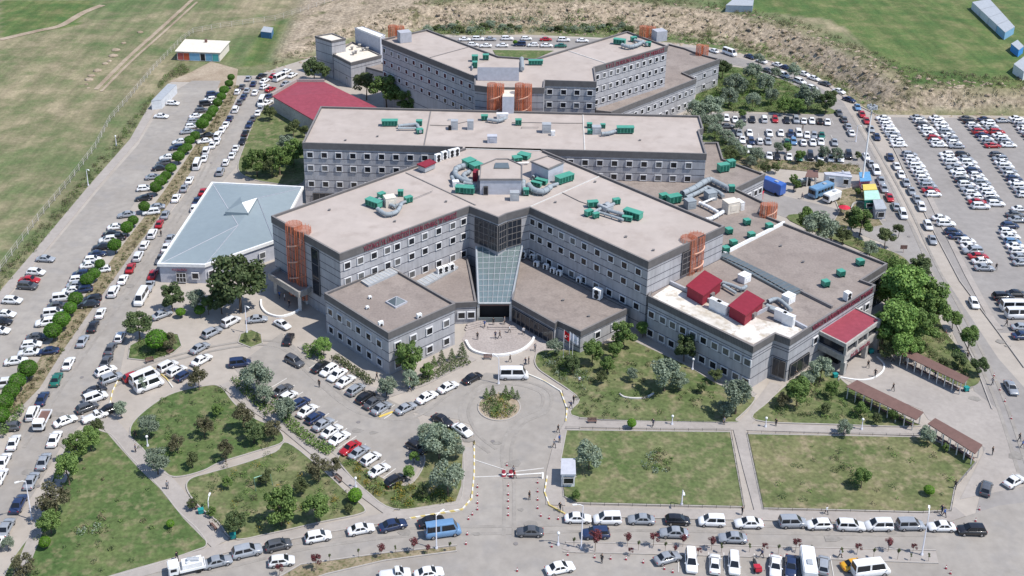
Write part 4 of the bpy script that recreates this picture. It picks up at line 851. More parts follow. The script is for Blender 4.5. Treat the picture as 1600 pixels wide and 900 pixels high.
plant('long green and grey plant at the right of the rear block roof', zf, [(977, 204, 4.8, 1.8, 1.6, 0), (921, 197, 1.5, 1.2, 1., 0), (922, 207, 1.5, 1.2, 1., 0), (942, 198, 1.4, 1., .9, 0)], [([(940, 208), (952, 207), (964, 203)], .6, 'duct')], [(932, 203, 2.2, 1.8, 2, 0, 'steel', 'plenum')])
plant('green unit with pale duct at the centre of the rear block roof', zf, [(757, 185, 2, 1.4, 1.2, 0), (810, 192, 1.8, 1.4, 1.4, 0)], [([(762, 186), (778, 188), (790, 184)], .6, 'duct')], [(785, 181, 3, 1.4, 1.3, 0, 'duct_white', 'air_outlet')])
plant('curling green and silver plant on the right wing of the far block', ZF - .5, [(968, 66, 4, 1.8, 1.5, -22), (990, 62, 2, 1.3, 1.2, 20), (1013, 70, 1.8, 1.3, 1.1, -10)], [([(972, 70), (983, 73), (996, 70), (1005, 65)], .75, 'duct'), ([(992, 62), (1004, 66), (1012, 69)], .6, 'duct')])
plant('stacked green ventilation units at the left root of the far block', ZF - .5, [(742, 92, 2, 1.6, 1.6, 0), (742, 102, 1.6, 1.4, 1.6, 0), (759, 90, 2, 1.5, 1.4, 0)], [([(738, 98), (738, 106)], .3, 'duct')])
plant('single green ventilation box right of the far block penthouse', ZF - .5, [(837, 98.5, 4.6, 1.4, 1.2, 0)], [([(815, 92), (816, 108)], .8, 'duct')])
plant('pair of green louvred units on the outpatient roof near the bushes', ZL - .5, [(1130, 263, 3.2, 1.8, 2., 20), (1142, 257, 2.2, 1.6, 1.8, 20)], [])
plant('large blue grey duct loop with green housings and pale cooler house behind the right wing', ZL - .5, [(1053, 312, 3.6, 2, 1.8, 22), (1037, 309, 2.2, 1.6, 1.4, 22), (1143, 296, 1.6, 1.4, 1.6, 0)],
      [([(1066, 304), (1085, 295), (1103, 284), (1112, 282)], 1., 'duct'), ([(1112, 282), (1128, 290), (1140, 296)], .9, 'duct'), ([(1072, 309), (1092, 300), (1103, 294)], .7, 'duct'), ([(1105, 292), (1122, 299), (1130, 306)], .6, 'duct'), ([(1093, 316), (1108, 323), (1122, 331)], .55, 'duct_white'), ([(1130, 330), (1113, 340), (1102, 342)], .6, 'duct_white'), ([(1120, 306), (1106, 312), (1096, 316)], .35, 'duct_white')],
      [(1142, 322, 3.2, 2.6, 2.8, 22, 'cream', 'cooler_house'), (1110, 305, 2.4, 2.2, 2, 20, 'duct', 'plenum'), (1078, 318, 2.2, 2.2, 2, 20, 'duct', 'plenum'), (1156, 320, 1., 2.4, 2, 22, 'duct_white', 'cooler')])
plant('silver ducts with white cooler boxes beside the red hut nearest the front wing', ZL - .5, [], [([(1128, 440), (1142, 444), (1158, 450), (1166, 446)], .5, 'duct'), ([(1130, 444), (1150, 456)], .4, 'duct')], [(1163, 434, 2.2, 1.8, 1.6, 40, 'white', 'fan_box'), (1118, 476, 1., 2.4, 2.2, 45, 'duct_white', 'cooler'), (1128, 481, 1., 2.4, 2.2, 45, 'duct_white', 'cooler')])
plant('silver ducts with white cooler boxes beside the red hut nearest the entrance canopy', ZL - .5, [], [([(1200, 470), (1214, 466), (1226, 474), (1236, 484)], .55, 'duct'), ([(1198, 476), (1216, 483)], .5, 'duct'), ([(1204, 480), (1222, 488)], .4, 'duct')], [(1232, 466, 2.2, 1.8, 1.6, 40, 'white', 'fan_box'), (1220, 493, 1., 2.4, 2.2, 45, 'duct_white', 'cooler'), (1232, 499, 1., 2.4, 2.2, 45, 'duct_white', 'cooler')])
plant('two silver cooler boxes near the middle of the rear roof', zf, [], [([(700, 184), (712, 184)], .15, 'duct')], [(710, 195, 1.8, 1.6, 2.4, 0, 'steel', 'cooler'), (735, 195, 1.6, 1.5, 2.4, 0, 'steel', 'cooler'), (703, 200, .8, .8, 1, 0, 'dark', 'fan')])
plant('silver cooler box beside the green unit on the rear roof', zf, [], [([(815, 196), (842, 196)], .1, 'parapet')], [(854, 200, 2.2, 1.7, 2.4, 0, 'steel', 'cooler'), (864, 208, 1., 1., 1.2, 0, 'white', 'outlet')])
plant('small silver roof hatch house in the rear roof centre', zf, [], [], [(769, 217, 2.4, 1.6, 1.8, 0, 'lilac', 'hatch_house')])
for i, (x, y) in enumerate(((1139, 360), (1167, 346), (1174, 367), (1202, 353), (1134, 389), (1146, 379), (1290, 442), (1314, 426), (1344, 409), (1110, 381))[:9]):
    if i == 9: break
    bm = bmesh.new(); a = R(22); box(bm, (0, 0, .35), (1.35, 1.2, 1.), a); box(bm, (0, 0, 1.35), (1.5, 1.35, .1), a)
    for k in (-1, 1): box(bm, (k * .5, 0, 0), (.12, 1.2, .36), a, 1); box(bm, (0 - math.sin(a) * k * .77, math.cos(a) * k * .77, .5), (1.2, .05, .8), a, 1)
    o = obj('roof_fan', bm, ['green_unit', 'green_dark']); o.location = (*W(x, y, ZL + .3), ZL - .55)
    setp(o, ('green roof fan, ' + ordw(i) + ' from the left on the gravel outpatient roof') if 0 else f'small green roof fan box, {["left one of the lower middle pair", "upper left of the four by the pale wall", "lower of the four nearer the pale wall", "rightmost of the four below the orange tower", "long one at the wing foot", "one just above the long one at the wing foot", "nearest the glass skylight strip end", "middle of the three by the far edge", "farthest right of three near the corner"][i]}', 'roof fan', 'green roof fans on the outpatient roof')
# roof centre houses
for lb, px, z1, mt, x0 in (('pentagonal grey roof house with flat skylight at the centre of the front block', [(749, 281), (816, 281), (816, 259), (794, 249), (775, 249), (751, 259)], ZH + 3.2, 'lilac', 1), ('small pale roof house right of the pentagonal one', [(829, 253), (857, 265), (882, 254), (856, 244)], ZH + 3, 'lilac', 0)):
    q = [W(x, y, z1) for x, y in px]; t = thing('roof_house', lb, 'roof house', (*q[0], ZH - .5))
    bm = bmesh.new(); prism(bm, off(ccw(q), .15), ZH - .6, z1 - .15); place('wall', bm, mt, t); bm = bmesh.new(); prism(bm, q, z1 - .15, z1); place('roof', bm, 'deck', t)
    bm = bmesh.new(); ring(bm, q, .05, .2, z1 - .1, z1 + .25, (), 0); place('parapet', bm, 'parapet', t)
    if x0:
        bm = bmesh.new(); prism(bm, [W(x, y, z1) for x, y in ((772, 264), (796, 264), (794, 256), (774, 256))], z1, z1 + .3); place('skylight', bm, 'skyglass', t)
        a, b2 = q[0], q[1]; glaz(t, a, b2, .1, .2, ZH - .5, ZH + 1.6, 1, 1, 'dark', 'door', .1)
# red roofed cooler on the front left wing and its white boxes
pts = [W(x, y, zf + 1.8) for x, y in ((651, 256), (664, 261), (682, 253), (671, 248))]
t = thing('chiller', 'chiller with dark red lid at the back edge of the front left wing', 'chiller', (*pts[0], zf)); bm = bmesh.new(); prism(bm, off(ccw(pts), .25), zf + .2, zf + 1.5); place('casing', bm, 'steel', t)
bm = bmesh.new(); prism(bm, pts, zf + 1.5, zf + 1.8); place('lid', bm, 'red_pan', t)
def cooler(label, x, y, z, a=0, s=(1., .5, 1.2), grp='white cooler boxes on the roofs'):
    bm = bmesh.new(); box(bm, (0, 0, .12), s, R(a)); 
    for k in range(2 if s[2] > 1 else 1):
        cz = .12 + s[2] * (.28 + .45 * k); pts = []
        c_, s_ = math.cos(R(a)), math.sin(R(a)); tube(bm, [(s_ * (s[1] / 2), -c_ * (s[1] / 2), cz), (s_ * (s[1] / 2 + .05), -c_ * (s[1] / 2 + .05), cz)], .28 * s[2] / 1.2 + .05, 10, 1)
    box(bm, (0, 0, 0), (s[0] * .8, .1, .12), R(a))
    o = obj('cooler_box', bm, ['white', 'dark']); o.location = (*W(x, y, z + s[2] / 2), z); return setp(o, label, 'cooler box', grp)
for i, (x, y) in enumerate(((684, 247), (694, 243), (705, 240), (713, 238))): cooler(f'{ordw(i)} white cooler box from the left in the line behind the red lidded chiller', x, y, zf, 35, (1.5, .9, 1.9))
for i, (x, y) in enumerate(((687, 424), (696, 421), (705, 418))): cooler(f'{ordw(i)} white cooler box from the left on the link roof below the wing wall', x, y, 4.85, 30, (1.3, .9, 1.7))
for i, (x, y, lb) in enumerate(((595, 506, 'white cooler on the near corner of the west pavilion roof'), (655, 494, 'white cooler near the right parapet of the west pavilion roof'), (578, 465, 'upper of two small white vents left of the pyramid skylight'), (574, 481, 'lower of two small white vents left of the pyramid skylight'))): cooler(lb, x, y, ZL - .5, 30, (1., .6, .9) if i < 2 else (.6, .6, .5))
for i, (x, y) in enumerate(((832, 402), (838, 413), (853, 417), (864, 423), (874, 427), (818, 399), (905, 438), (934, 459))): cooler(f'{ordw(i)} white cooler box along the foot of the right wing on the east pavilion roof' if i < 7 else 'large white cooler box at the end of the east pavilion roof by the wing', x, y, 4.9, -35, (1.1, .8, 1.1) if i < 7 else (1.8, 1.3, 2.2))
cooler('white cylinder topped cooler near the sign edge of the outpatient roof', 1324, 463, ZL - .5, 30, (1.2, 1.2, 1.8)); cooler('white cooler box at the right top corner of the glass atrium', 816, 398, 5, 10, (1, 1, 1.8))

# ------------------------------------------------------------------ vehicles
COL = dict(w=('white', (.78, .78, .78)), g=('silver grey', (.30, .32, .35)), d=('dark grey', (.085, .09, .1)), k=('black', (.018, .018, .022)), n=('navy blue', (.02, .035, .09)),
           r=('red', (.38, .015, .02)), b=('steel blue', (.13, .25, .42)), e=('dark green', (.015, .13, .095)), y=('yellow', (.75, .38, .015)))
# type: length, width, height, belt height, rear glass base/top, windscreen top/base (x fractions), bonnet front height, boot height
KT = dict(s=(4.45, 1.76, 1.45, .92, -.34, -.19, .07, .24, .68, .9), h=(4.1, 1.74, 1.5, .95, -.47, -.36, .08, .27, .7, .95), v=(4.4, 1.8, 1.82, 1.05, -.485, -.45, .12, .30, .8, 1.05),
          m=(5.7, 2.0, 2.45, 1.3, -.49, -.475, .30, .41, 1.0, 1.3), u=(4.55, 1.85, 1.7, 1.05, -.475, -.40, .09, .26, .88, 1.05), p=(4.9, 1.8, 1.6, .95, -.02, .0, .14, .28, .8, .95))
KN = dict(s='saloon', h='hatchback', v='small van', m='minibus', u='estate car', p='pickup')
def car_parts(k):
    L, Wd, H, bh, rb, rt, ft, fb, fh, th = KT[k]; hw = Wd / 2; P_ = {}
    bm = bmesh.new()
    xs = [-.5, -.485, -.42, rb - .0, -.1, .1, fb, .40, .475, .5]; xs = sorted(set(round(x, 3) for x in xs)); rings = []
    for x in xs:
        if x <= rb: z = th - .06 * (rb - x) / max(.01, rb + .5)
        elif x < fb: z = bh
        else: z = fh + (bh - fh) * (1 - (x - fb) / (.5 - fb)) ** .8
        e = max(0, (abs(x) - .44) / .06); nw = hw * (1 - .13 * min(1, e) ** 1.5); z -= .16 * e ** 2; lo = .24 + .12 * min(1, e)
        if k == 'p' and x < rb - .03 and x > -.47: pass
        ring_ = [(nw * .9, lo), (nw, lo + .16), (nw * 1.0, (lo + z) / 2), (nw * .965, z - .1), (nw * .86, z - .005), (nw * .4, z + .03)]
        ring_ = ring_ + [(-a, b2) for a, b2 in ring_[::-1]]
        rings.append([bm.verts.new((x * L, a, b2)) for a, b2 in ring_])
    for q, r_ in zip(rings, rings[1:]):
        for i in range(12): f = bm.faces.new((q[i], q[(i + 1) % 12], r_[(i + 1) % 12], r_[i])); f.smooth = True
    bm.faces.new(rings[0]); bm.faces.new(rings[-1][::-1])
    # greenhouse
    z0, z1 = bh - .04, H; st = [(rb, z0, .86), (rt, z1 - .05, .70), ((rt + ft) / 2, z1, .71), (ft, z1 - .05, .69), (fb, z0, .86)]; rr = []
    for x, z, wf in st:
        if z == z0: rr.append([bm.verts.new((x * L, s_ * hw * wf * t_, z0 + .0)) for s_, t_ in ((1, 1), (1, .5), (-1, .5), (-1, 1))])
        else: rr.append([bm.verts.new((x * L, s_ * hw * wf * t_, z - (.05 if t_ == 1 else 0))) for s_, t_ in ((1, 1), (1, .5), (-1, .5), (-1, 1))])
    for q, r_ in zip(rr, rr[1:]):
        for i in range(3): f = bm.faces.new((q[i], q[i + 1], r_[i + 1], r_[i]))
    for s_ in (0, 3):
        base = [bm.verts.new((x * L, (1 if s_ == 0 else -1) * hw * .87, z0)) for x in (rt, ft)]
        bm.faces.new((rr[0][s_], rr[1][s_], base[0])); bm.faces.new((base[0], rr[1][s_], rr[2][s_], rr[3][s_], base[1])); bm.faces.new((base[1], rr[3][s_], rr[4][s_]))
    for s_ in (-1, 1):     # mirrors
        box(bm, (fb * L - .25, s_ * (hw + .06), bh - .02), (.14, .16, .13))
    fix(bm); P_['body'] = (bm, ['car'])
    def pane_(nm, a, b2, c, d, o):
        bm = P_[nm][0] if nm in P_ else bmesh.new(); a, b2, c, d = (Vector(v) for v in (a, b2, c, d)); m_ = (a + b2 + c + d) / 4; vs = [bm.verts.new(m_ + (v - m_) * .88 + Vector(o)) for v in (a, b2, c, d)]; bm.faces.new(vs); P_[nm] = (bm, ['carglass'])
    X = lambda f: f * L
    pane_('windscreen', (X(fb), hw * .84, z0 + .04), (X(fb), -hw * .84, z0 + .04), (X(ft), -hw * .66, z1 - .07), (X(ft), hw * .66, z1 - .07), (.03, 0, .03))
    pane_('rear_window', (X(rb), hw * .84, z0 + .04), (X(rb), -hw * .84, z0 + .04), (X(rt), -hw * .67, z1 - .07), (X(rt), hw * .67, z1 - .07), (-.03, 0, .025))
    mid = (rt + ft) / 2 + .01
    for s_ in (1, -1):
        for wi, (q0, q1, t0, t1) in enumerate(((rt - (rt - rb) * .45, mid, rt + .01, mid), (mid + .01, ft + (fb - ft) * .62, mid + .01, ft))):
            pane_('side_window%d%d' % (s_, wi), (X(q0), s_ * hw * .865, z0 + .05), (X(q1), s_ * hw * .865, z0 + .05), (X(t1), s_ * hw * .71, z1 - .13), (X(t0), s_ * hw * .71, z1 - .13), (0, s_ * .035, .012))
    def wheels(x, s_):
        bm = bmesh.new(); r_ = .33 if k != 'm' else .36; tube(bm, [(X(x), s_ * (hw - .2), r_), (X(x), s_ * (hw + .01), r_)], r_, 12, 0); tube(bm, [(X(x), s_ * (hw - .05), r_), (X(x), s_ * (hw + .025), r_)], r_ * .6, 8, 1); return bm
    P_['wheels'] = [wheels(x, s_) for x in (-.3, .31) for s_ in (1, -1)]
    P_['lamps'] = []
    for s_ in (1, -1):
        bm = bmesh.new(); box(bm, (X(.468), s_ * hw * .64, fh - .2), (.2, .34, .13)); P_['lamps'].append(('headlight', bm, 'lamp_f'))
        bm = bmesh.new(); box(bm, (X(-.487), s_ * hw * .72, th - .32), (.1, .26, .2)); P_['lamps'].append(('tail_light', bm, 'lamp_r'))
    return P_
def build_car(k, full):
    P_ = car_parts(k)
    if full:
        t = bpy.data.objects.new('parked_car' if k not in 'vm' else 'parked_van', None); C.objects.link(t)
        for nm in list(P_):
            if nm not in ('wheels', 'lamps'): obj(nm.rstrip('-01'), P_[nm][0], P_[nm][1], t)
        for b_ in P_['wheels']: fix(b_); obj('wheel', b_, ['tyre', 'rim'], t)
        for nm, b_, mt in P_['lamps']: obj(nm, b_, mt, t)
    else:
        ms = ['car', 'carglass', 'tyre', 'rim', 'lamp_f', 'lamp_r']; me_all = bpy.data.meshes.new('parked_car'); bm = bmesh.new()
        for src, mi in [(P_['body'][0], 0), (P_['windscreen'][0], 1), (P_['rear_window'][0], 1)] + [(P_[q_][0], 1) for q_ in P_ if q_.startswith('side')] + [(b_, None) for b_ in P_['wheels']] + [(b_, 4 if nm == 'headlight' else 5) for nm, b_, mt in P_['lamps']]:
            tmp = bpy.data.meshes.new('x')
            for f in src.faces: f.material_index = (f.material_index + 2) if mi is None else mi
            src.to_mesh(tmp); src.free(); bm.from_mesh(tmp); bpy.data.meshes.remove(tmp)
        t = obj('parked_car' if k not in 'vm' else 'parked_van', bm, ms)
    return t
PROTO = {}
CARS = []
# rows: (where, direction px, list) ; entry = x,y,colour+type
def row(where, d, txt, flip=0, near=None):
    its = []
    for e in txt.split():
        x, y, k = e.split(','); its.append((float(x), float(y), k[0], k[1] if len(k) > 1 else None))
    CARS.append((where, d, its))
QL = (6.5, -13.5)
row("in the left road's middle queue", QL, '388,122,gs 378,135,ds 371,143,wh 386,141,gs 396,130,ns 380.5,151,ns 374.5,159,ds 368,171,wv 359,184.5,ns 353,194,ws 347,202.5,ws 340,212,wv 339,220,ws 332,226,ws 322,236,wv 319,247,ws 308,258,wm 296,281,ws 287.5,293.5,gs 275,309,ws 258,335,gs 249,349,rs 238,365,wu 226,382,wh 216,400,wu 204,418,rs 192,436,ws 177.5,455,wu 157,488.5,ws 145.5,509,ks 129,532,gs 107,567,ws 88,592,es 66,622,ns 51,645,wv 21,690.5,ws 5,720,ws 0,744,ws')
row('in the kerbside line beside the clinic', QL, '398.5,144,ws 409,160,wm 407,169,gs 403,176,ws 395.5,184.5,ds 389.5,194,ns 383.5,207,ks 379,220,ks 368.5,231,ws 362.5,242.5,ws 353,253,wh 344,268,gu 317.5,299,rs 308,313,ns 304,324,wh 266,372,gs 260,386,ws 251,404,ds 239,428,rs 233,447,gp 221,466,wm 187,526,wh 173,544,ds 166,564,ds 142,614,ds')
row('in the cluster beside the red roofed hall', (12, -6), '409,118,ks 428,118,rs 413.5,126,ws 413.5,135,wh 422.5,139,rs 437.5,122,wm 447,111,ws 457,117,ws 447,130,gs 421,150,ns 418,160,ws')
row('parked against the round clipped trees', (12, -1.2), '333,147,nu 328,155,wh 322,162,kv 314.5,172,dh 307,181,ws 303,189,gh 299.5,197,wh 293.5,205,gs 281.5,221,ws 276,230,nh 262,245.5,ws 256,254,dh 250,262,ks 239.5,276,gs 226,294,wh 224.5,309,ks 198,335,gs 182,354,ws 174.5,365,ks 168.5,374,wh 159.5,385,ks 152,396,ns 144.5,405,wh 140,414,ws 126.5,427,nh 122,436,wh 120,445,gs 112,453,ws 98,465,wv 90,477,ds 84,489,wv 73,503.5,wu 58,526,ds 49,538,wh 45,550,ws 25,563.5,ws 7,600,wv')
row('on the kerb along the west lawn', QL, '85,685,ws 68,720,gs 49,750,gs 29,786,ns 9,824,gs -8,852,wv')
row('behind the clipped trees, road side', (-12, 1.4), '323.5,211,ks 320,220,ws 244,323,gs 236.5,331,wu 182,371,ks 159,421,wh 130,452,nh 144.5,466,kh 139,475,ks 75,548,ns 13,667,dh')
row('on the outer edge of left parking', (12, .6), '270,161,wh 252,181,ws 71,404,gs 56,425,wh 46,437,rs 43,446.5,du 19.5,469,wh 9,490,ws 2,502,ks -1,516,ws')
row('in the jumble above the park path', (13, -5), '165,579,wh 174,591,gu 209,588,rh 226,591,wm 233,602,wm 148,610,ks 149,621,wv 136,636,dh 148,650,wp 173,638,ks 102,657,ws 253,491,gs')
row('by the yellow kerb near tree island', (13, -7), '262,572,wv 276,579,wh 288,586,nh 315,562,ws 312,543,gs 331,519,gu 361,502,wv')
row('driving past the small round flower island', (13, -1), '375,567,nv 402,498,gs')
row('circling the forecourt near the west canopy', (4, -12), '451,529,ks')
row('rounding the parking hedge near the west pavilion', (12, 6), '460,564,du 441,506,ws')
row('in the row below the west pavilion', (11, -7), '501,572,ks 514,578,wh 527,585,ws 540,595,ws 556,608,gh 571,620,kh 584,628,ds 596,637,gs')
row('along the kerb towards the roundabout', (13, -7), '634,637,gs 667,620,ws 700,604,ws 738,590,ks')
row('at the roundabout mouth above the flower island', (13, 0), '803,586,wm')
row('in the row beside the long hedge', (11, -7), '441,609,ds 450,619,wh 469,629,nh 480,641,ws 492,652,nh 505,662,gs 518,673,ws 530,684,ws 547,699,rs 561,706,gs 579,716,wh 592,734,ws 617,750,kh')
row("near the corner bed's silver trees", (12, 7), '651,698,kh 691,656,ks 722,671,ws')
row("on the front road's left upper kerb", (13, -3), '340,877,gs 386,861,gu 435,851,dh 497,838,wh 564,826,ws 614,820,ns 674,814,ks')
row("in the front road's left lower lane", (13, -2), '440,876,wh 692,830,bm 617,896,wp 670,895,ws')
row('crossing the junction in front of the driveway', (-13, 0), '828,830,ds')
row("on the front road's right upper kerb", (-13, -.1), '903,809,ws 949,811,wv 1002,811,gs 1059,812,kh 1112,814,wv 1170,817,ws 1239,816,gv 1280,819,wh 1329,821,wu 1373,821,wv 1423,820,gv 1471,822,ws 1518,828,ku')
row('by the plum saplings', (-13, 0), '931,833,nu 1053,832,gs 1145,840,gs')
row('beside the bottom road cones', (12, -3), '875,887,ws 1043,871,gs')
row('nosed to the bottom car park verge', (0, 10), '1080,877,wv 1117,880,ws 1147,881,wv 1212,884,ws 1236,884,ns 1287,882,gh')
row("at the bottom car park's right end", (13, -2), '1336,882,ys 1360,891,wm')
row('on the open corner past the pergolas, far right', (3, -12), '1541,762,dh')
row('approaching the open corner from the right edge', (12, -7), '1585,751,ws')
row('driving on the wide right road', (6, 12), '1522,473,wh 1580,605,gs')
QR = (5.5, 12)
row('in the left line of the right road', QR, '1311,176,ds 1319,186,ds 1325,197,gs 1330,207,ws 1353,244,ws 1361,256,gs 1369,267,wv 1376.5,282,gs 1381,294,gs 1390,308,rs 1400,322,gs 1411,335,wv')
row('in the right line of the right road', QR, '1340,167,bs 1347,178,rs 1354,188,rs 1361,201,gs 1370,213,ns 1391,245,ns 1401,259,ws 1408,272,ws 1416,285,gs 1424.5,298,gs 1432.6,311,gs 1440,323,wh 1450,352,wh 1457,374,gs')
row('on the curving back road, outer lane', (12, 4), '1115,79,ws 1140,83,wm 1172,88,ns 1190,95,ws 1215.5,101,ws 1228,105,ns 1256,115,ws 1272,122,ws 1289,130,ds 1311,142,ws 1327,155,ns')
row('on the curving back road, inner lane', (12, 4.5), '1199,109.5,ds 1224.5,117,wu 1250,127,wu 1269.5,137,wh')
row('in the farther row behind the far block', (12, 0), '726,61,ws 747,60.5,wu 766,60.6,gs 792.5,60,wu 822.5,60,wh 853,61,rs 881,62,wu 910,63,ws')
row('in the nearer row behind the far block', (-12, 0), '739,69.5,wh 759,71,ws 785,70.5,ws 812.5,69,nv 833,70,wh 854,70.6,ws 876,71,es')
row("in the upper parking's top row", (1.5, 9), '1135,184,wh 1148.5,186,ws 1161,185,dv 1175.5,186,ks 1194,186,wv 1211,186,rh 1229.5,187,ks 1244,187,gu 1256,188,ws 1268.5,188,ws 1281,189,kh 1293,190,ws')
row("in the upper parking's second row", (1.5, 9), '1155,207,gs 1171,207,ws 1202,207,wp 1220,207,ws 1235.5,208.5,nh 1248,208,wu 1261,210,ws 1272,211,gh 1284,211,es')
row("in the upper parking's third row", (1.5, 9), '1146,221,wh 1160,218,ws 1174,220,nh 1187,220,wh 1200,220,gs 1229.5,220.5,eh 1240,220.5,bh 1255,222,ws 1270,222,ws 1283,221,ws 1304,222,gs')
row("in the upper parking's bottom row", (1.5, 9), '1171,234,wh 1202,243,ws 1214,244.5,kh 1233,244.5,ws 1249,246,es 1266,244,kv 1282,245,ws 1298,247,ws 1313.5,247,ws 1326,242,ku')
row('alone beside the bushes of the upper right parking', (12, 0), '1136,197,ds')
def col_(a, b2, n, cols):
    out = []
    for i in range(n):
        t = i / (n - 1); out.append(f'{a[0] + (b2[0] - a[0]) * t:.1f},{a[1] + (b2[1] - a[1]) * t:.1f},{cols[i % len(cols)]}{"shuhs"[(i * 7 + n) % 5]}')
    return ' '.join(out)
HR = (13, 0)
row("in right lot's first column, upper block", HR, col_((1380, 184), (1405, 226), 9, 'wwwwwgwww'))
row("in right lot\'s second column, upper block", HR, col_((1433.5, 183), (1468, 226), 9, 'gwdwwwrww'))
row("in right lot\'s third column, upper block", HR, col_((1463, 184), (1495, 228), 9, 'wwwwgwgwg'))
row("in right lot\'s fourth column, upper block", HR, col_((1510.6, 184.5), (1551, 227), 9, 'dkwgrnwgr'))
row("in right lot\'s fifth column, upper block", HR, col_((1539, 186), (1576, 226), 9, 'nwwgrwwgw'))
row("in right lot's last column, upper block", HR, col_((1588, 184.5), (1622, 226), 9, 'wwgwwdwww') + ' 1567,188,gs')
row("in right lot's first column, middle block", HR, col_((1421, 240.6), (1458, 303), 11, 'gwwwwwwggrw'))
row("in right lot\'s second column, middle block", HR, col_((1479, 240.6), (1532, 322), 13, 'wwwgwwkwgwwrw'))
row("in right lot\'s third column, middle block", HR, col_((1504, 240.6), (1556, 318), 13, 'kgwwnwwgwwwdw'))
row("in right lot\'s fourth column, middle block", HR, col_((1558, 241), (1602, 304), 11, 'dgwwgwnwwgw'))
row("in right lot's first column, lower block", HR, '1470,340,ws 1478,349,wu 1489.5,362,nh 1497.6,369,ns 1510.6,376,wh 1516,384.5,ws 1520,392,gu 1528.5,400,rs 1534,408,ws 1538,418,gs')
row("in right lot\'s second column, lower block", HR, '1578,352,nh 1574,361,wh 1579,369,ws 1582,377,bh 1587,384,ws 1590,392,wh 1594,401,gs 1597,410,gs 1590,343,gs 1586,335,ds 1594,326,ws')
row("in the right lot's bottom row", (13, 0), '1567,463,ku 1588,458,ks 1575,472,ks 1585,481,wm 1592,492,wm 1597,511,gs 1599,524,ns')
flat = []
for ri, (where, d, its) in enumerate(CARS):
    sx = max(i[0] for i in its) - min(i[0] for i in its); sy = max(i[1] for i in its) - min(i[1] for i in its)
    vert = sy * 1.6 > sx; its.sort(key=lambda i: i[1] if vert else i[0])
    for i, (x, y, c, k) in enumerate(its): flat.append((y, ri, i, len(its), vert, x, c, k or 's', where, d))
flat.sort(key=lambda f: -f[0] + (12 if f[5] > 1380 and f[0] < 330 else 0))
stuffed = []
for fi, (y, ri, i, nn, vert, x, c, k, where, d) in enumerate(flat):
    q = Vector(W(x, y, .7)); q2 = Vector(W(x + d[0], y + d[1], .7)); ang = math.atan2((q2 - q).y, (q2 - q).x) + random.uniform(-.05, .05)
    if fi % 3 == 0 and len(where) % 2 == 0 and nn > 5: ang += math.pi
    sc_ = random.uniform(.97, 1.04)
    if fi >= 299: stuffed.append((q, ang, c, k)); continue
    full = y > 300 and not (x > 1440 and y < 440); key = (k, full)
    if key not in PROTO: PROTO[key] = o = build_car(k, full); first = True
    else: o = dup(PROTO[key]); first = False
    cn, cc = COL[c]; jf = random.uniform(.86, 1.08); cc = tuple(min(1, v * jf) for v in cc)
    o.location = (q.x, q.y, .07); o.rotation_euler = (0, 0, ang); o.scale = (sc_,) * 3; o.color = (*cc, 1)
    for ch in o.children: ch.color = (*cc, 1)
    kn = KN[k]
    if c == 'y': kn = 'taxi'
    pos = '' if nn == 1 else f', {ordw(i)} from the {"top" if vert else "left"}'
    setp(o, f'{cn} {kn}{pos} {where}', 'van' if k in 'vm' else 'pickup' if k == 'p' else 'car', 'parked and queuing vehicles')
if stuffed:
    MS = {}
    bm = bmesh.new(); mats = []
    for q, ang, c, k in stuffed:
        if c not in mats: mats.append(c)
    names = []
    for c in mats:
        M['paint_' + c] = plain('paint_' + COL[c][0].replace(' ', '_'), COL[c][1], .3, 0, .5); names.append('paint_' + c)
    base = len(names); names += ['carglass', 'tyre', 'rim', 'lamp_f', 'lamp_r']
    for q, ang, c, k in stuffed:
        if (k, False) not in PROTO:
            PROTO[(k, False)] = p_ = build_car(k, False); p_['_tmp'] = 1
        n0 = len(bm.faces); me_ = PROTO[(k, False)].data.copy(); me_.transform(Matrix.Translation((q.x, q.y, .055)) @ Matrix.Rotation(ang, 4, 'Z')); bm.from_mesh(me_); bpy.data.meshes.remove(me_)
        bm.faces.ensure_lookup_table()
        for f in bm.faces[n0:]: f.material_index = mats.index(c) if f.material_index == 0 else base + f.material_index - 1
    o = obj('distant_parked_cars', bm, names); setp(o, 'mass of small parked cars in the farthest columns of the large right car park', 'cars', kind='stuff')
    for p_ in list(PROTO.values()):
        if p_.get('_tmp'): bpy.data.objects.remove(p_)
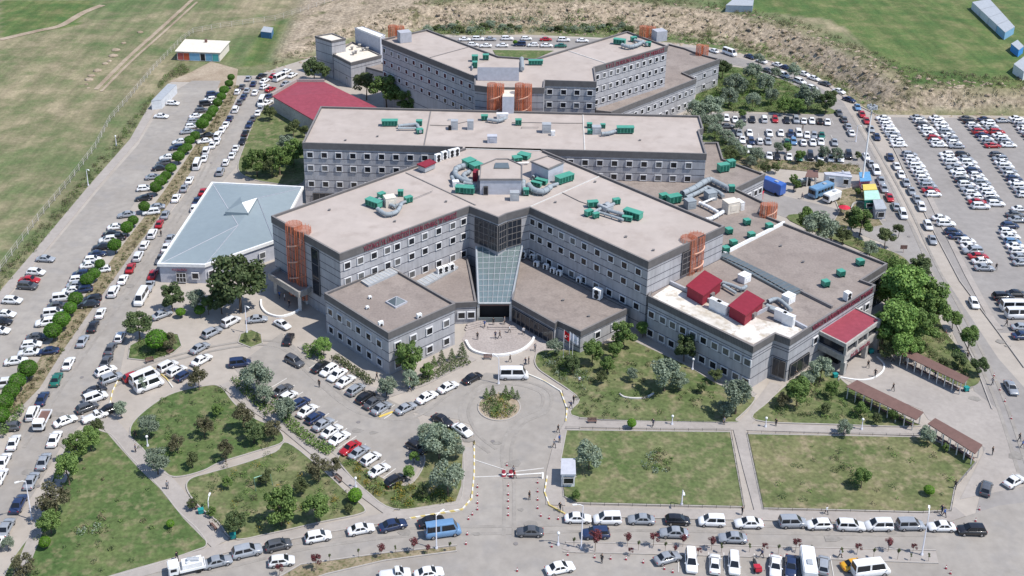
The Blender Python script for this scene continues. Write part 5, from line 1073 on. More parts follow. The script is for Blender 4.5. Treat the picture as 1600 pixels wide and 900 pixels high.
# bus, trucks and service vehicles
def bus(label, px, py, d, L=7.5, Wd=2.5, H=3., c=(.14, .27, .42), name='bus', cat='bus', win=True, cab=0):
    q = Vector(W(px, py, H / 2)); q2 = Vector(W(px + d[0], py + d[1], H / 2)); t = thing(name, label, cat, (*q, .05), math.atan2((q2 - q).y, (q2 - q).x))
    M['_w'] = plain(name + '_paint', c, .35, 0, .4); bm = bmesh.new(); box(bm, (0, 0, .4), (L, Wd, H - .45)); bmesh.ops.bevel(bm, geom=[e for e in bm.edges], offset=.14, segments=2, affect='EDGES'); obj('body', bm, '_w', t)
    if win:
        bm = bmesh.new()
        for s_ in (-1, 1):
            for i in range(5): box(bm, (-L / 2 + L * (.16 + .16 * i), s_ * Wd / 2, H * .52), (L * .13, .06, H * .26))
        obj('side_window', bm, 'carglass', t)
    bm = bmesh.new(); box(bm, (L / 2, 0, H * .45), (.07, Wd * .84, H * .36)); obj('windscreen', bm, 'carglass', t)
    for x in (-.3, .32):
        for s_ in (-1, 1):
            bm = bmesh.new(); tube(bm, [(x * L, s_ * (Wd / 2 - .28), .45), (x * L, s_ * (Wd / 2 + .02), .45)], .45, 12); obj('wheel', bm, ['tyre', 'rim'], t)
    for s_ in (-1, 1): bm = bmesh.new(); box(bm, (L / 2, s_ * Wd * .36, .75), (.08, .3, .2)); obj('headlight', bm, 'lamp_f', t)
    bm = bmesh.new(); box(bm, (-L * .15, 0, H - .06), (1., .8, .22)); obj('roof_hatch', bm, 'steel', t); return t
bus('steel blue bus parked in front of the white twin cabin', 1283, 297, (-12, 4.5))
bus('white box van parked right beside the steel blue bus', 1300, 307, (-12, 5), 5.2, 2.1, 2.5, (.75, .75, .75), 'box_van', 'van', False)
bus('deep blue covered truck with pink rear end beside the outpatient block corner', 1208, 291, (-12, -5), 6.5, 2.5, 3.4, (.04, .12, .42), 'covered_truck', 'truck', False)
bus('long white panel van in the bottom car park between blue and silver cars', 1263, 883, (-1.5, -10), 5.9, 2.1, 2.6, (.76, .77, .78), 'panel_van', 'van', False)
bus('dark olive jeep parked by bushes left of the steel blue bus', 1255, 285, (12, -3), 4., 1.8, 1.8, (.05, .07, .07), 'jeep', 'car', True)
def flatbed(label, px, py, d, load=None):
    q = Vector(W(px, py, .8)); q2 = Vector(W(px + d[0], py + d[1], .8)); t = thing('flatbed_truck', label, 'truck', (*q, .05), math.atan2((q2 - q).y, (q2 - q).x))
    bm = bmesh.new(); box(bm, (1.9, 0, .5), (1.6, 1.95, 1.7)); bmesh.ops.bevel(bm, geom=[e for e in bm.edges], offset=.15, segments=2, affect='EDGES'); obj('cab', bm, 'white', t)
    bm = bmesh.new(); box(bm, (2.72, 0, 1.25), (.06, 1.6, .7)); box(bm, (1.9, .98, 1.3), (.9, .05, .5)); box(bm, (1.9, -.98, 1.3), (.9, .05, .5)); obj('window', bm, 'carglass', t)
    bm = bmesh.new(); box(bm, (-.9, 0, .75), (3.8, 2., .12)); obj('bed', bm, 'brown_roof' if not load else 'white', t); bm = bmesh.new(); ring(bm, [(-2.8, -1), (1, -1), (1, 1), (-2.8, 1)], .03, .06, .8, 1.2); obj('side_board', bm, 'white', t)
    for x in (-1.8, 1.9):
        for s_ in (-1, 1): bm = bmesh.new(); tube(bm, [(x, s_ * .7, .38), (x, s_ * 1., .38)], .38, 12); obj('wheel', bm, ['tyre', 'rim'], t)
    if load:
        bm = bmesh.new(); box(bm, (-.9, 0, .87), (3., 1.6, 1.)); tube(bm, [(-2., .2, 1.9), (-.2, -.2, 2.1)], .35, 8); tube(bm, [(-1.6, -.5, 1.9), (0, .5, 2.)], .2, 8); obj('equipment', bm, 'duct_white', t)
    return t
flatbed('white flatbed truck with brown empty bed beside the hedge end, left edge', 66, 657, (-6, 12)); flatbed('white service truck carrying white equipment, bottom left of the front road', 291, 887, (-13, 3), 1)
def tractor_():
    t = thing('cargo_tricycle', 'red cargo tricycle with a dark rider in the bottom car park row', 'tricycle', (*W(1181, 882, .6), .05), R(-85))
    M['_w'] = plain('red_paint', (.45, .02, .04), .4); bm = bmesh.new(); box(bm, (.9, 0, .5), (1.3, 1., .4)); box(bm, (1.3, 0, .9), (.3, .9, .35)); obj('box', bm, '_w', t)
    bm = bmesh.new(); box(bm, (-.3, 0, .45), (1.4, .35, .4)); tube(bm, [(-.9, 0, .4), (-1.1, 0, 1.1)], .05, 6); tube(bm, [(-1.1, -.35, 1.1), (-1.1, .35, 1.1)], .03, 6); obj('frame', bm, 'black', t)
    for x, y in ((-1., 0), (1., .5), (1., -.5)): bm = bmesh.new(); tube(bm, [(x, y - .06, .3), (x, y + .06, .3)], .3, 12); obj('wheel', bm, ['tyre', 'rim'], t)
tractor_()

# ------------------------------------------------------------------ vegetation
def leaf_bm(centres, radii, n, size, rs_, squash=.8, up=.0, mi=0, hollow=.35):
    """n leaf-sized quads scattered through clump volumes"""
    V = []; k = len(centres); centres = np.array(centres); radii = np.array(radii)
    w_ = radii ** 2; ids = rs_.choice(k, n, p=w_ / w_.sum())
    d = rs_.normal(size=(n, 3)); d /= np.linalg.norm(d, axis=1)[:, None]; rr = hollow + (1 - hollow) * rs_.rand(n) ** .45
    p = centres[ids] + d * (rr * radii[ids])[:, None] * np.array([1, 1, squash])
    nr = d * .7 + rs_.normal(size=(n, 3)) * .55 + np.array([0, 0, .35]); nr /= np.linalg.norm(nr, axis=1)[:, None]
    t = np.cross(nr, rs_.normal(size=(n, 3))); t /= np.linalg.norm(t, axis=1)[:, None]; b2 = np.cross(nr, t)
    s1 = size * rs_.uniform(.6, 1.25, n)[:, None]; s2 = s1 * rs_.uniform(.55, .95, n)[:, None]
    q = np.stack([p - t * s1 - b2 * s2 * .4, p + t * s1 * .2 - b2 * s2, p + t * s1 + b2 * s2 * .3, p - t * s1 * .1 + b2 * s2], 1)
    return q.reshape(-1, 3)
def leaf_mesh(name, pts, mat):
    me = bpy.data.meshes.new(name); n = len(pts) // 4; me.from_pydata(pts.tolist(), [], np.arange(n * 4).reshape(n, 4).tolist()); me.materials.append(M[mat]); return me
def limb_bm(h, r, crown_r, rs_, n=5):
    bm = bmesh.new(); top = Vector((rs_.uniform(-.05, .05) * h, rs_.uniform(-.05, .05) * h, h * .62)); tube(bm, [(0, 0, -.1), (top.x * .4, top.y * .4, h * .3), top], r, 7, r2=r * .55)
    for i in range(n):
        a = i * 2.4 + rs_.rand(); z = h * rs_.uniform(.38, .6); e = Vector((math.cos(a) * crown_r * .65, math.sin(a) * crown_r * .65, h * rs_.uniform(.68, .88))); s_ = Vector((top.x * z / (h * .62), top.y * z / (h * .62), z))
        tube(bm, [s_, s_.lerp(e, .5) + Vector((0, 0, h * .03)), e], r * .4, 5, r2=r * .12)
    return bm
KTREE = dict(  # per unit: crown radius 1 -> height factor, trunk share, clumps, leaves, leaf size, squash
    dark=('lf_dark', 2.1, 30, 4600, .06, .95), green=('lf_green', 2.15, 28, 4300, .06, 1.), silver=('lf_silver', 2.0, 32, 3400, .058, .85), brown=('lf_brown', 2.1, 24, 2300, .06, .95),
    bright=('lf_bright', 2.1, 38, 6000, .052, .9), olive=('lf_olive', 2.05, 26, 3200, .06, .9))
def tree_protos(kind):
    mat, hf, nc, nl, ls, sq = KTREE[kind]; out = []
    for v in range(3):
        rs_ = np.random.RandomState(hash(kind) % 1000 if 0 else sum(map(ord, kind)) + v * 17); cs = []; rd = []
        for i in range(nc):
            a = rs_.rand() * 6.283; el = rs_.uniform(-.55, 1.); r_ = rs_.uniform(.35, .78) * math.sqrt(max(.1, 1 - (el * .8) ** 2))
            cs.append((math.cos(a) * r_, math.sin(a) * r_, hf * .6 + el * .74 * sq)); rd.append(rs_.uniform(.15, .36))
        out.append((leaf_mesh('crown', leaf_bm(cs, rd, nl, ls, rs_, .85), mat), limb_bm(hf * .95, .05, .9, rs_)))
    res = []
    for cm, tb in out:
        t = bpy.data.objects.new('tree', None); C.objects.link(t); link('crown', cm, t); obj('trunk', tb, 'bark', t); res.append(t)
    return res
def hz(x, y): h_, f_ = height(np.array([[x]]), np.array([[y]])); return float(h_[0, 0])
TP = {}; used_p = set()
def put_proto(key, make):
    if key not in TP: TP[key] = make()
    v = random.randrange(len(TP[key])); o = TP[key][v]
    if (key, v) in used_p: return dup(o)
    used_p.add((key, v)); return o
def auto_label(items, fmt):
    """items: list of (x, y, obj, kind words, where); numbers look-alikes from the left within their place"""
    d = {}
    for it in items: d.setdefault((it[3], it[4]), []).append(it)
    for (kw, wh), L in d.items():
        L.sort(key=lambda i: i[0])
        for i, it in enumerate(L): fmt(it[2], kw, wh, i, len(L))
TREES = dict(silver='silver-leaved tree', dark='dark leafy tree', green='green leafy tree', brown='bronze-leaved tree', bright='bright green broad tree', olive='olive green tree')
items = []
def trees(where, txt):
    for e in txt.split():
        x, y, r_, k = e.split(','); x, y, r_ = float(x), float(y), float(r_)
        kind = dict(s='silver', d='dark', g='green', b='brown', B='bright', o='olive')[k]; hf = KTREE[kind][1]
        px_m = F / (P(x, y).y * cT + CAMH * sT); R_ = r_ / px_m; zc = hf * .6 * R_; q = W(x, y, zc)
        o = put_proto(kind, lambda: tree_protos(kind)); o.name = kind + '_tree' if kind in ('silver', 'olive') else 'leafy_tree'
        o.location = (q[0], q[1], .1 + (0 if y > 60 else 0)); o.rotation_euler = (0, 0, random.uniform(0, 6.28)); s_ = R_ * 1.08; o.scale = (s_ * random.uniform(.94, 1.06), s_ * random.uniform(.94, 1.06), s_ * random.uniform(.92, 1.05))
        items.append((x, y, o, TREES[kind], where))
trees('beside the blue roofed clinic', '372,438,42,d 345,468,20,d 268,465,20,d 307,468,17,s 325,478,12,g')
trees('on the round tree island', '216,506,21,d 262,535,14,b')
trees('in the garden behind the clinic', '400,254,19,g 436,250,20,g 458,236,18,g 424,262,14,o 447,222,13,s 458,200,13,o 421,176,11,o 476,205,9,o 385,262,9,g')
trees('between the red roof and the far block', '572,131,21,o 604,143,24,g 640,158,20,g 662,160,12,g 490,107,17,d 507,112,11,d 545,120,9,o')
trees('at the corner of the west pavilion', '640,560,24,g 604,602,17,s 641,592,14,s 505,541,15,B 668,580,11,g')
trees('along the path of the park lawn', '400,588,25,s 446,640,19,s 310,592,17,b 318,668,16,b 277,694,14,b 352,706,15,b 232,668,17,s 245,722,20,s 382,655,20,b 396,675,17,d 340,640,10,g 300,720,12,o 427,672,14,b 412,616,16,s 188,640,12,s 222,600,10,s')
trees('on the west lawn edge by the left road', '106,735,22,g 118,700,20,g 85,785,26,b 78,815,19,g 140,686,17,g 36,884,20,b 150,668,12,o 12,850,10,s')
trees('on the lawn with the swings', '438,795,26,g 494,792,22,g 497,733,20,b 520,730,13,b 368,818,17,d 330,800,8,g 415,745,12,o 470,760,13,o 300,788,9,o 355,755,9,g 545,795,8,o')
trees('in the corner bed by the driveway', '686,688,29,s 700,748,27,s 668,676,18,s 640,738,11,B 647,715,9,B 712,702,15,s 660,770,10,o')
trees('in the garden below the right wing', '975,524,19,g 1005,514,12,B 1070,545,19,d 926,552,18,g 950,570,12,g 868,543,14,s 988,586,10,s 1040,586,25,s 1062,596,14,s 1152,620,27,s 1118,586,11,o 895,566,14,d 940,590,10,o 1096,606,8,d 962,548,13,g 1132,640,14,s')
trees('in the garden of the middle pergola', '1247,612,21,g 1283,578,20,s 1262,592,12,s 1320,668,13,s 1226,626,12,b 1300,610,12,g 1346,640,11,g 1395,650,9,g 1290,640,9,o 1370,655,9,o')
trees('on the two front lawns', '921,712,22,s 1348,748,15,g 1450,680,13,s 1478,700,6,g 900,775,8,g')
trees('in the wood beside the red entrance', '1420,452,40,B 1402,505,34,B 1448,470,30,g 1392,455,24,B 1440,510,26,g 1412,545,22,B 1460,492,24,g 1398,425,22,g 1434,425,20,d 1380,520,20,g 1385,548,14,o 1430,545,16,g')
trees('along the wide right road', '1490,500,13,g 1515,530,16,g 1530,572,14,d 1442,412,14,o 1384,372,15,o 1346,346,20,g 1332,345,14,o 1405,360,10,o 1500,560,13,d 1475,570,10,o')
trees('behind the outpatient roof edge', '1280,352,26,s 1262,345,18,g 1300,362,16,s 1318,368,13,o 1360,388,12,s')
trees('in the garden beside the far annex', '1176,112,15,s 1149,131,18,s 1196,130,15,s 1140,150,15,s 1112,166,20,s 1206,150,13,s 1264,150,20,s 1292,160,15,d 1242,110,12,s 1176,158,12,s 1130,108,13,d 1086,170,17,s 1102,190,15,s 1226,165,12,g 1186,92,9,s 1120,190,13,s 1166,134,10,d 1248,165,12,g 1300,150,9,o 1212,112,9,s 1160,178,7,g')
trees('between the rear roof and the upper parking', '1135,212,12,s 1118,205,12,s 1148,225,12,s 1160,238,10,s 1142,240,12,o 1182,242,13,s 1196,264,9,o 1216,232,9,s 1250,246,9,g 1288,238,10,s 1308,240,11,s 1230,231,8,g 1173,252,10,s 1340,243,6,o 1156,196,9,s')
trees('around the kiosk corner', '1244,290,8,g 1240,280,7,g 1212,262,8,o 1280,258,8,o 1340,300,6,g 1315,324,5,g')
def lab_tree(o, kw, wh, i, n):
    setp(o, (f'{kw} {wh}' if n == 1 else f'{kw}, {ordw(i)} from the left {wh}'), 'tree', 'trees ' + wh)
auto_label(items, lab_tree)
bu = []
for i in range(26):
    x = 668 + i * 12.8 + random.uniform(-4, 4); y = random.uniform(36, 46) - (3 if x > 900 else 0)
    if 812 < x < 850: continue
    z_ = 0.
    for _ in range(4): q = W(x, y, z_ + .8); z_ = hz(*q)
    kind = 'silver' if i % 3 != 1 else 'olive'; o = put_proto(kind, lambda: tree_protos(kind)); o.name = 'bank_bush'; k_ = random.uniform(1.5, 2.4)
    o.location = (*q, z_ - .9); o.scale = (k_ * 1.15, k_ * 1.15, k_ * .75); o.rotation_euler = (0, 0, random.uniform(0, 6)); bu.append((x, y, o, ('silvery' if kind == 'silver' else 'olive green') + ' bush', 'on the bank behind the far block'))
auto_label(bu, lambda o, kw, wh, i, n: setp(o, f'{kw}, {ordw(i)} from the left {wh}', 'bush', 'bushes ' + wh))
# clipped ball trees of the median, and a few lime ones
def ball_protos(mat):
    out = []
    for v in range(2):
        rs_ = np.random.RandomState(50 + v); t = bpy.data.objects.new('clipped_tree', None); C.objects.link(t)
        cs = [(math.cos(a) * .14, math.sin(a) * .14, 1.35) for a in np.arange(5) * 1.257]; p = leaf_bm([(0, 0, 1.35)] + cs, [.95] + [.84] * 5, 2300, .075, rs_, .86, hollow=.86)
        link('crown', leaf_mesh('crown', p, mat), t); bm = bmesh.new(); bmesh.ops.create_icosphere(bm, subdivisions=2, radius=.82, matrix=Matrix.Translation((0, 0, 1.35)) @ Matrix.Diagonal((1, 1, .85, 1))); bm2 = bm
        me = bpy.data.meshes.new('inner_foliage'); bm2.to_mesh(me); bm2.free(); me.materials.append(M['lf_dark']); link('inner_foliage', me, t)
        bm = bmesh.new(); tube(bm, [(0, 0, -.1), (.02, .01, .7), (0, 0, 1.2)], .075, 7, r2=.05); obj('trunk', bm, 'bark', t); out.append(t)
    return out
def ball(x, y, r_, mat='lf_ball'):
    px_m = F / (P(x, y).y * cT + CAMH * sT); R_ = r_ / px_m; q = W(x, y, 1.35 * R_ * 1.0)
    o = put_proto(mat, lambda: ball_protos(mat)); o.location = (*q, .1); o.scale = (R_ * random.uniform(.93, 1.06), R_ * random.uniform(.93, 1.06), R_ * random.uniform(.92, 1.1)); o.rotation_euler = (0, 0, random.uniform(0, 6)); o.name = 'clipped_tree'; return o
bl = '358,130,7 361,121,6 350,140,8 346,150,8 340,161,8 333,171,8.5 329.5,178,8 322,184,9 316,193,10.5 305,213,8 296,220,8.5 292,230,8.5 284.5,235,8.5 278.5,244,10 267,262,9 259,275,8.5 251,283,10 243,293.5,10 225,322,9.5 208,345,8.5 198,356,11 179,383.5,11 156,413.5,9 147,428,10.5 136,437,11 118,467,12 109.5,482,11 96,500.5,14 82.5,517,14 43,576,16 27,595.5,14 17,612,14 6,628,15 2,650,13'
L = [tuple(map(float, e.split(','))) for e in bl.split()]; L.sort(key=lambda e: e[1])
for i, (x, y, r_) in enumerate(L): setp(ball(x, y, r_), f'round clipped green tree, {ordw(i)} from the top of the left road median', 'tree', 'round clipped trees in the left road median')
for x, y, r_, m_, lb in ((244, 530, 17, 'lf_ball', 'big round clipped tree in the middle of the tree island by the road'), (312, 484, 9, 'lf_ball', 'small round clipped tree beside the path below the blue roofed clinic'), (282, 487, 8, 'lf_lime', 'small light green round bush left of the path below the clinic'),
        (555, 775, 12, 'lf_lime', 'bright lime ball tree at the bottom corner of the lawn with swings'), (70, 848, 9.5, 'lf_lime', 'lime green ball tree low on the west lawn'), (266, 819, 6.5, 'lf_lime', 'tiny lime tree near the path edge of the west lawn'),
        (1452, 765, 8.5, 'lf_lime', 'small lime ball tree on the corner lawn near the bottom right'), (987, 662, 7.5, 'lf_lime', 'small lime ball tree on the path above the front lawn'), (805, 66, 4, 'lf_lime', 'small lime bush between the cars behind the far block')):
    setp(ball(x, y, r_, m_), lb, 'tree')
# conifers
def conifer_protos():
    out = []
    for v in range(2):
        rs_ = np.random.RandomState(90 + v); t = bpy.data.objects.new('conifer', None); C.objects.link(t); cs = []; rd = []
        for i in range(30): z = .3 + 2.5 * i / 30; a = i * 2.4; r_ = (3 - z) * .24; cs.append((math.cos(a) * r_, math.sin(a) * r_, z)); rd.append(.12 + (3 - z) * .1)
        link('crown', leaf_mesh('crown', leaf_bm(cs, rd, 1000, .07, rs_, .6), 'lf_green' if v else 'lf_dark'), t); bm = bmesh.new(); tube(bm, [(0, 0, -.1), (0, 0, 2.8)], .06, 6, r2=.02); obj('trunk', bm, 'bark', t); out.append(t)
    return out
its = []
for e in '722,550,9 706,556,7 690,560,8 790,612,6 800,614,6 770,612,6 760,616,6 808,618,5 779,640,5 384,528,5 402,527,5 678,566,6 1222,360,0'.split():
    x, y, r_ = map(float, e.split(',')); 
    if not r_: continue
    px_m = F / (P(x, y).y * cT + CAMH * sT); s_ = r_ / px_m * 1.15; o = put_proto('con', conifer_protos); o.location = (*W(x, y, 1.2 * s_), .1); o.scale = (s_,) * 3; o.name = 'conifer'
    its.append((x, y, o, 'small dark conifer', 'in the bed right of the west pavilion' if 670 < x < 730 else 'on the small round flower island' if x < 500 else 'on the roundabout island'))
auto_label(its, lambda o, kw, wh, i, n: setp(o, f'{kw}, {ordw(i)} from the left {wh}', 'conifer', 'conifers ' + wh))
# plum saplings and thin staked saplings of the bottom verge
def sap_protos(mat, n, sp):
    out = []
    for v in range(2):
        rs_ = np.random.RandomState(120 + v + n); t = bpy.data.objects.new('sapling', None); C.objects.link(t); cs = [(rs_.uniform(-sp, sp), rs_.uniform(-sp, sp), rs_.uniform(1.2, 2.1)) for _ in range(9)]
        link('crown', leaf_mesh('crown', leaf_bm(cs, [.26 * (sp + .6)] * 9, n, .085, rs_, 1.), mat), t); bm = bmesh.new(); tube(bm, [(0, 0, -.1), (0, 0, 1.6)], .03, 5)
        for i in range(4): tube(bm, [(0, 0, 1.), (math.cos(i * 1.7) * sp, math.sin(i * 1.7) * sp, 1.9)], .015, 4)
        obj('trunk', bm, 'bark', t); out.append(t)
    return out
its = []
for e in ('931,836,1.6 981,838,1. 1022,836,1.1 1068,840,.9 1113,844,1. 1245,845,1. 1341,852,.8 1390,846,1. 1428,852,.7 1092,858,.6 1195,851,.7 595,855,1. 646,846,1.1 493,870,1.2 668,855,.7 436,884,.9 985,858,.6 1055,856,.6').split():
    x, y, s_ = map(float, e.split(',')); o = put_proto('plum', lambda: sap_protos('lf_red', 330, .45)); o.location = (*W(x, y, 1.6 * s_ * 1.3), .1); o.scale = (s_ * 1.15,) * 3; o.name = 'plum_sapling'; its.append((x, y, o, 'purple-leaved plum sapling', 'right of the junction' if x > 800 else 'on the bottom left median'))
for e in '897,845,.9 998,850,.9 1040,852,.9 1128,853,1. 1172,853,.9 1217,856,.9 1269,856,.9 1316,860,1. 1366,862,.9 1404,863,1. 1452,868,.8 1424,868,.7 560,862,.8 618,856,.8 515,870,.8 703,852,.9'.split():
    x, y, s_ = map(float, e.split(',')); o = put_proto('thin', lambda: sap_protos('lf_olive', 160, .12)); o.location = (*W(x, y, 1.5 * s_), .1); o.scale = (s_,) * 3; o.name = 'thin_sapling'; its.append((x, y, o, 'thin upright green sapling', 'right of the junction' if x > 800 else 'on the bottom left median'))
auto_label(its, lambda o, kw, wh, i, n: setp(o, f'{kw}, {ordw(i)} from the left {wh}', 'sapling', 'saplings ' + wh))
# hedges and beds
def hedge(label, line, w_, h, mat, dens=26, seed=1, name='hedge', cat='hedge', size=.16, kind=None):
    wl = [Vector(p) for p in pxs(line, h / 2)]; rs_ = np.random.RandomState(seed); pts = []; rd = []
    for a, b2 in zip(wl, wl[1:]):
        n_ = max(1, int((b2 - a).length / (w_ * .42))); d = (b2 - a).normalized(); nn_ = Vector((-d.y, d.x))
        for i in range(n_):
            for s_ in (-.28, .28): q = a.lerp(b2, i / n_) + nn_ * s_ * w_ + Vector((rs_.uniform(-.1, .1), rs_.uniform(-.1, .1))); pts.append((q.x, q.y, h * rs_.uniform(.48, .62))); rd.append(w_ * rs_.uniform(.27, .37))
    L_ = sum((b2 - a).length for a, b2 in zip(wl, wl[1:])); c = Vector((*wl[0], 0)); pts = np.array(pts) - np.array(c)
    me = leaf_mesh(name, leaf_bm(pts, rd, int(L_ * w_ * dens), size, rs_, h / w_, hollow=.5), mat); o = link(name, me); o.location = c; setp(o, label, cat, kind=kind); return o
hedge('long clipped hedge along the middle parking, left of the parked cars', [(432, 625), (455, 662), (482, 684), (520, 706)], 2., 1.1, 'lf_green', 55)
hedge('green hedge beside the pavement along the west pavilion side wall', [(524, 556), (545, 572), (570, 588), (582, 600)], 1.6, 1.2, 'lf_olive', 55, 2)
hedge('rounded green hedge clump at the top of the middle parking', [(483, 540), (487, 552), (500, 556), (512, 552)], 2.4, 1.4, 'lf_green', 50, 3)
hedge('shrub bed under the windows right of the west pavilion corner', [(640, 600), (672, 588), (705, 572), (733, 560)], 2.2, 1., 'lf_olive', 40, 4, 'shrub_bed', 'shrub bed', kind='stuff')
hedge('row of mixed green shrubs along the curved edge of the park lawn', [(372, 590), (380, 604), (402, 625), (425, 648)], 2.2, 1.2, 'lf_green', 36, 5, 'shrub_bed', 'shrub bed', kind='stuff')
hedge('dense low bushes at the end of the left road median', [(20, 640), (8, 655), (-6, 672), (-20, 690)], 4., 2.4, 'lf_green', 40, 6, 'bush_clump', 'bushes', kind='stuff')
def bed(label, poly, n, mats, seed, smin=.3, smax=.8, name='shrub_bed', cat='shrub bed', z=.1, zf_=None, size=.12, per=26):
    """planted bed: many little shrubs in one mass"""
    rs_ = np.random.RandomState(seed); q = pxs(poly, z); xs = [p[0] for p in q]; ys = [p[1] for p in q]; cs = []; rd = []
    while len(cs) < n:
        x, y = rs_.uniform(min(xs), max(xs)), rs_.uniform(min(ys), max(ys))
        if inside(np.array(x), np.array(y), q): r_ = rs_.uniform(smin, smax); cs.append((x, y, (zf_(x, y) if zf_ else z) + r_ * .5)); rd.append(r_)
    cs = np.array(cs); rd = np.array(rd); k = rs_.randint(len(mats), size=n); me = None; allp = []; mi = []
    for j in range(len(mats)):
        m_ = k == j
        if m_.any(): p = leaf_bm(cs[m_], rd[m_], int(m_.sum() * per), size, rs_, .8); allp.append(p); mi += [j] * (len(p) // 4)
    p = np.concatenate(allp); c = np.array([cs[0][0], cs[0][1], 0.]); me = bpy.data.meshes.new(name); me.from_pydata((p - c).tolist(), [], np.arange(len(p)).reshape(-1, 4).tolist())
    for m_ in mats: me.materials.append(M[m_])
    me.polygons.foreach_set('material_index', mi); o = link(name, me); o.location = c; return setp(o, label, cat, kind='stuff')
bed('green planting filling the round island of the roundabout', [(780 + 27 * math.cos(t * .5236), 636 + 17 * math.sin(t * .5236)) for t in range(12)], 60, ['lf_green', 'lf_olive', 'lf_dark', 'flower'], 11, .5, 1., per=50)
bed('yellow green shrubs along the rim of the corner bed', [(532, 718), (560, 722), (600, 752), (650, 760), (690, 765), (715, 780), (690, 788), (615, 793), (572, 764)], 110, ['lf_green', 'flower', 'lf_olive', 'flower', 'lf_green'], 12, .4, .9, per=40)
bed('scattered garden shrubs below the right wing', [(842, 560), (870, 552), (1000, 540), (1120, 600), (1165, 625), (1130, 655), (910, 650), (880, 600)], 130, ['lf_olive', 'lf_green', 'lf_dry', 'lf_dark'], 13, .25, .75)
bed('dense shrubs at the driveway end of the garden below the east pavilion', [(838, 560), (850, 552), (905, 572), (930, 600), (905, 612), (870, 590)], 90, ['lf_green', 'lf_olive', 'lf_silver'], 14, .4, .9, per=40)
bed('round rose bed ringed by small shrubs in the front lawn', [(1028 + 26 * math.cos(t * .5236), 722 + 18 * math.sin(t * .5236)) for t in range(12)], 50, ['lf_olive', 'lf_silver', 'lf_dry', 'lf_green'], 15, .3, .7)
bed('shrubs under the trees of the middle pergola garden', [(1205, 630), (1240, 600), (1320, 605), (1420, 660), (1300, 655), (1210, 650)], 120, ['lf_green', 'lf_olive', 'lf_dark'], 16, .3, .9, per=34)
bed('undergrowth below the big trees beside the red entrance', [(1300, 358), (1400, 400), (1436, 440), (1462, 490), (1525, 590), (1500, 600), (1400, 545), (1382, 500), (1402, 420), (1340, 384)], 260, ['lf_green', 'lf_olive', 'lf_bright', 'lf_dry'], 17, .4, 1., per=34)
bed('dense undergrowth in the garden beside the far annex', [(1110, 112), (1145, 104), (1205, 118), (1255, 140), (1284, 165), (1292, 177), (1112, 173), (1080, 200), (1070, 182), (1095, 140)], 420, ['lf_green', 'lf_bright', 'lf_olive', 'lf_green'], 18, .5, 1.5, per=34, size=.16)
bed('bushes hugging the outpatient roof edge behind the upper parking', [(1100, 200), (1120, 200), (1150, 230), (1200, 252), (1190, 266), (1130, 248), (1105, 222)], 130, ['lf_silver', 'lf_olive', 'lf_green'], 19, .5, 1.2, per=34)
bed('dry scrub between the kiosks and the upper parking', [(1190, 250), (1340, 258), (1343, 270), (1270, 267), (1200, 264)], 120, ['lf_dry', 'lf_olive', 'lf_dry', 'lf_green'], 20, .3, .8)
bed('low weeds along the left road median', [(0, 652), (60, 580), (120, 495), (200, 388), (260, 302), (330, 196), (368, 132), (374, 136), (340, 200), (270, 306), (208, 392), (132, 500), (74, 584), (20, 650)], 420, ['lf_dry', 'lf_olive', 'lf_dry'], 21, .2, .5, 'weeds', 'weeds', per=18)
bed('shrubs on the round tree island', [(204, 560), (205, 542), (225, 530), (270, 545), (262, 556), (235, 562)], 40, ['lf_green', 'lf_olive'], 22, .4, .9, per=34)
bed('shrubs dotting the park lawn', [(204, 682), (212, 655), (262, 618), (345, 605), (400, 655), (440, 690), (345, 722), (262, 742)], 70, ['lf_green', 'lf_dark', 'lf_brown', 'lf_olive'], 23, .3, .9, per=30)
bed('shrubs dotting the lawn with the swings', [(292, 764), (330, 738), (450, 694), (505, 735), (562, 793), (420, 832), (365, 840), (310, 790)], 100, ['lf_green', 'lf_dark', 'lf_brown', 'lf_olive', 'flower'], 24, .3, .9, per=30)
bed('small shrubs and clumps on the west lawn', [(60, 815), (85, 745), (135, 690), (170, 690), (250, 775), (290, 845), (150, 900), (20, 900)], 36, ['lf_green', 'lf_dark', 'lf_olive', 'lf_dry'], 25, .25, .6, per=30)
bed('flower patch of soil and bushes in the middle of the west lawn', [(118, 822), (140, 812), (165, 816), (168, 830), (140, 840), (120, 838)], 14, ['lf_green', 'lf_silver', 'lf_dry'], 26, .4, .8, per=34)
bed('young bushes dotted over the corner lawn', [(1200, 700), (1440, 690), (1510, 720), (1480, 790), (1200, 788)], 26, ['lf_dark', 'lf_green', 'lf_dry'], 27, .3, .8, per=34)
bed('soil patch shrubs near the green tree of the corner lawn', [(1305, 735), (1330, 725), (1345, 745), (1340, 765), (1310, 760)], 16, ['lf_green', 'lf_olive'], 28, .4, .9, per=40)
bed('garden bushes behind the blue roofed clinic', [(378, 262), (400, 240), (470, 230), (472, 270), (420, 276)], 60, ['lf_green', 'lf_dark', 'lf_olive'], 29, .5, 1.2, per=40)
bed('tall weeds below the workshop shed and fence', [(205, 205), (240, 150), (258, 118), (285, 100), (300, 112), (262, 125), (236, 152), (215, 190)], 200, ['lf_green', 'lf_olive', 'lf_dry'], 30, .4, 1., 'weeds', 'weeds', per=24)
bed('weeds along the outer edge of the left parking', [(-10, 440), (40, 380), (120, 290), (185, 212), (228, 158), (234, 166), (200, 216), (140, 288), (46, 402), (-4, 460)], 380, ['lf_green', 'lf_dry', 'lf_olive'], 31, .3, .8, 'weeds', 'weeds', per=20)
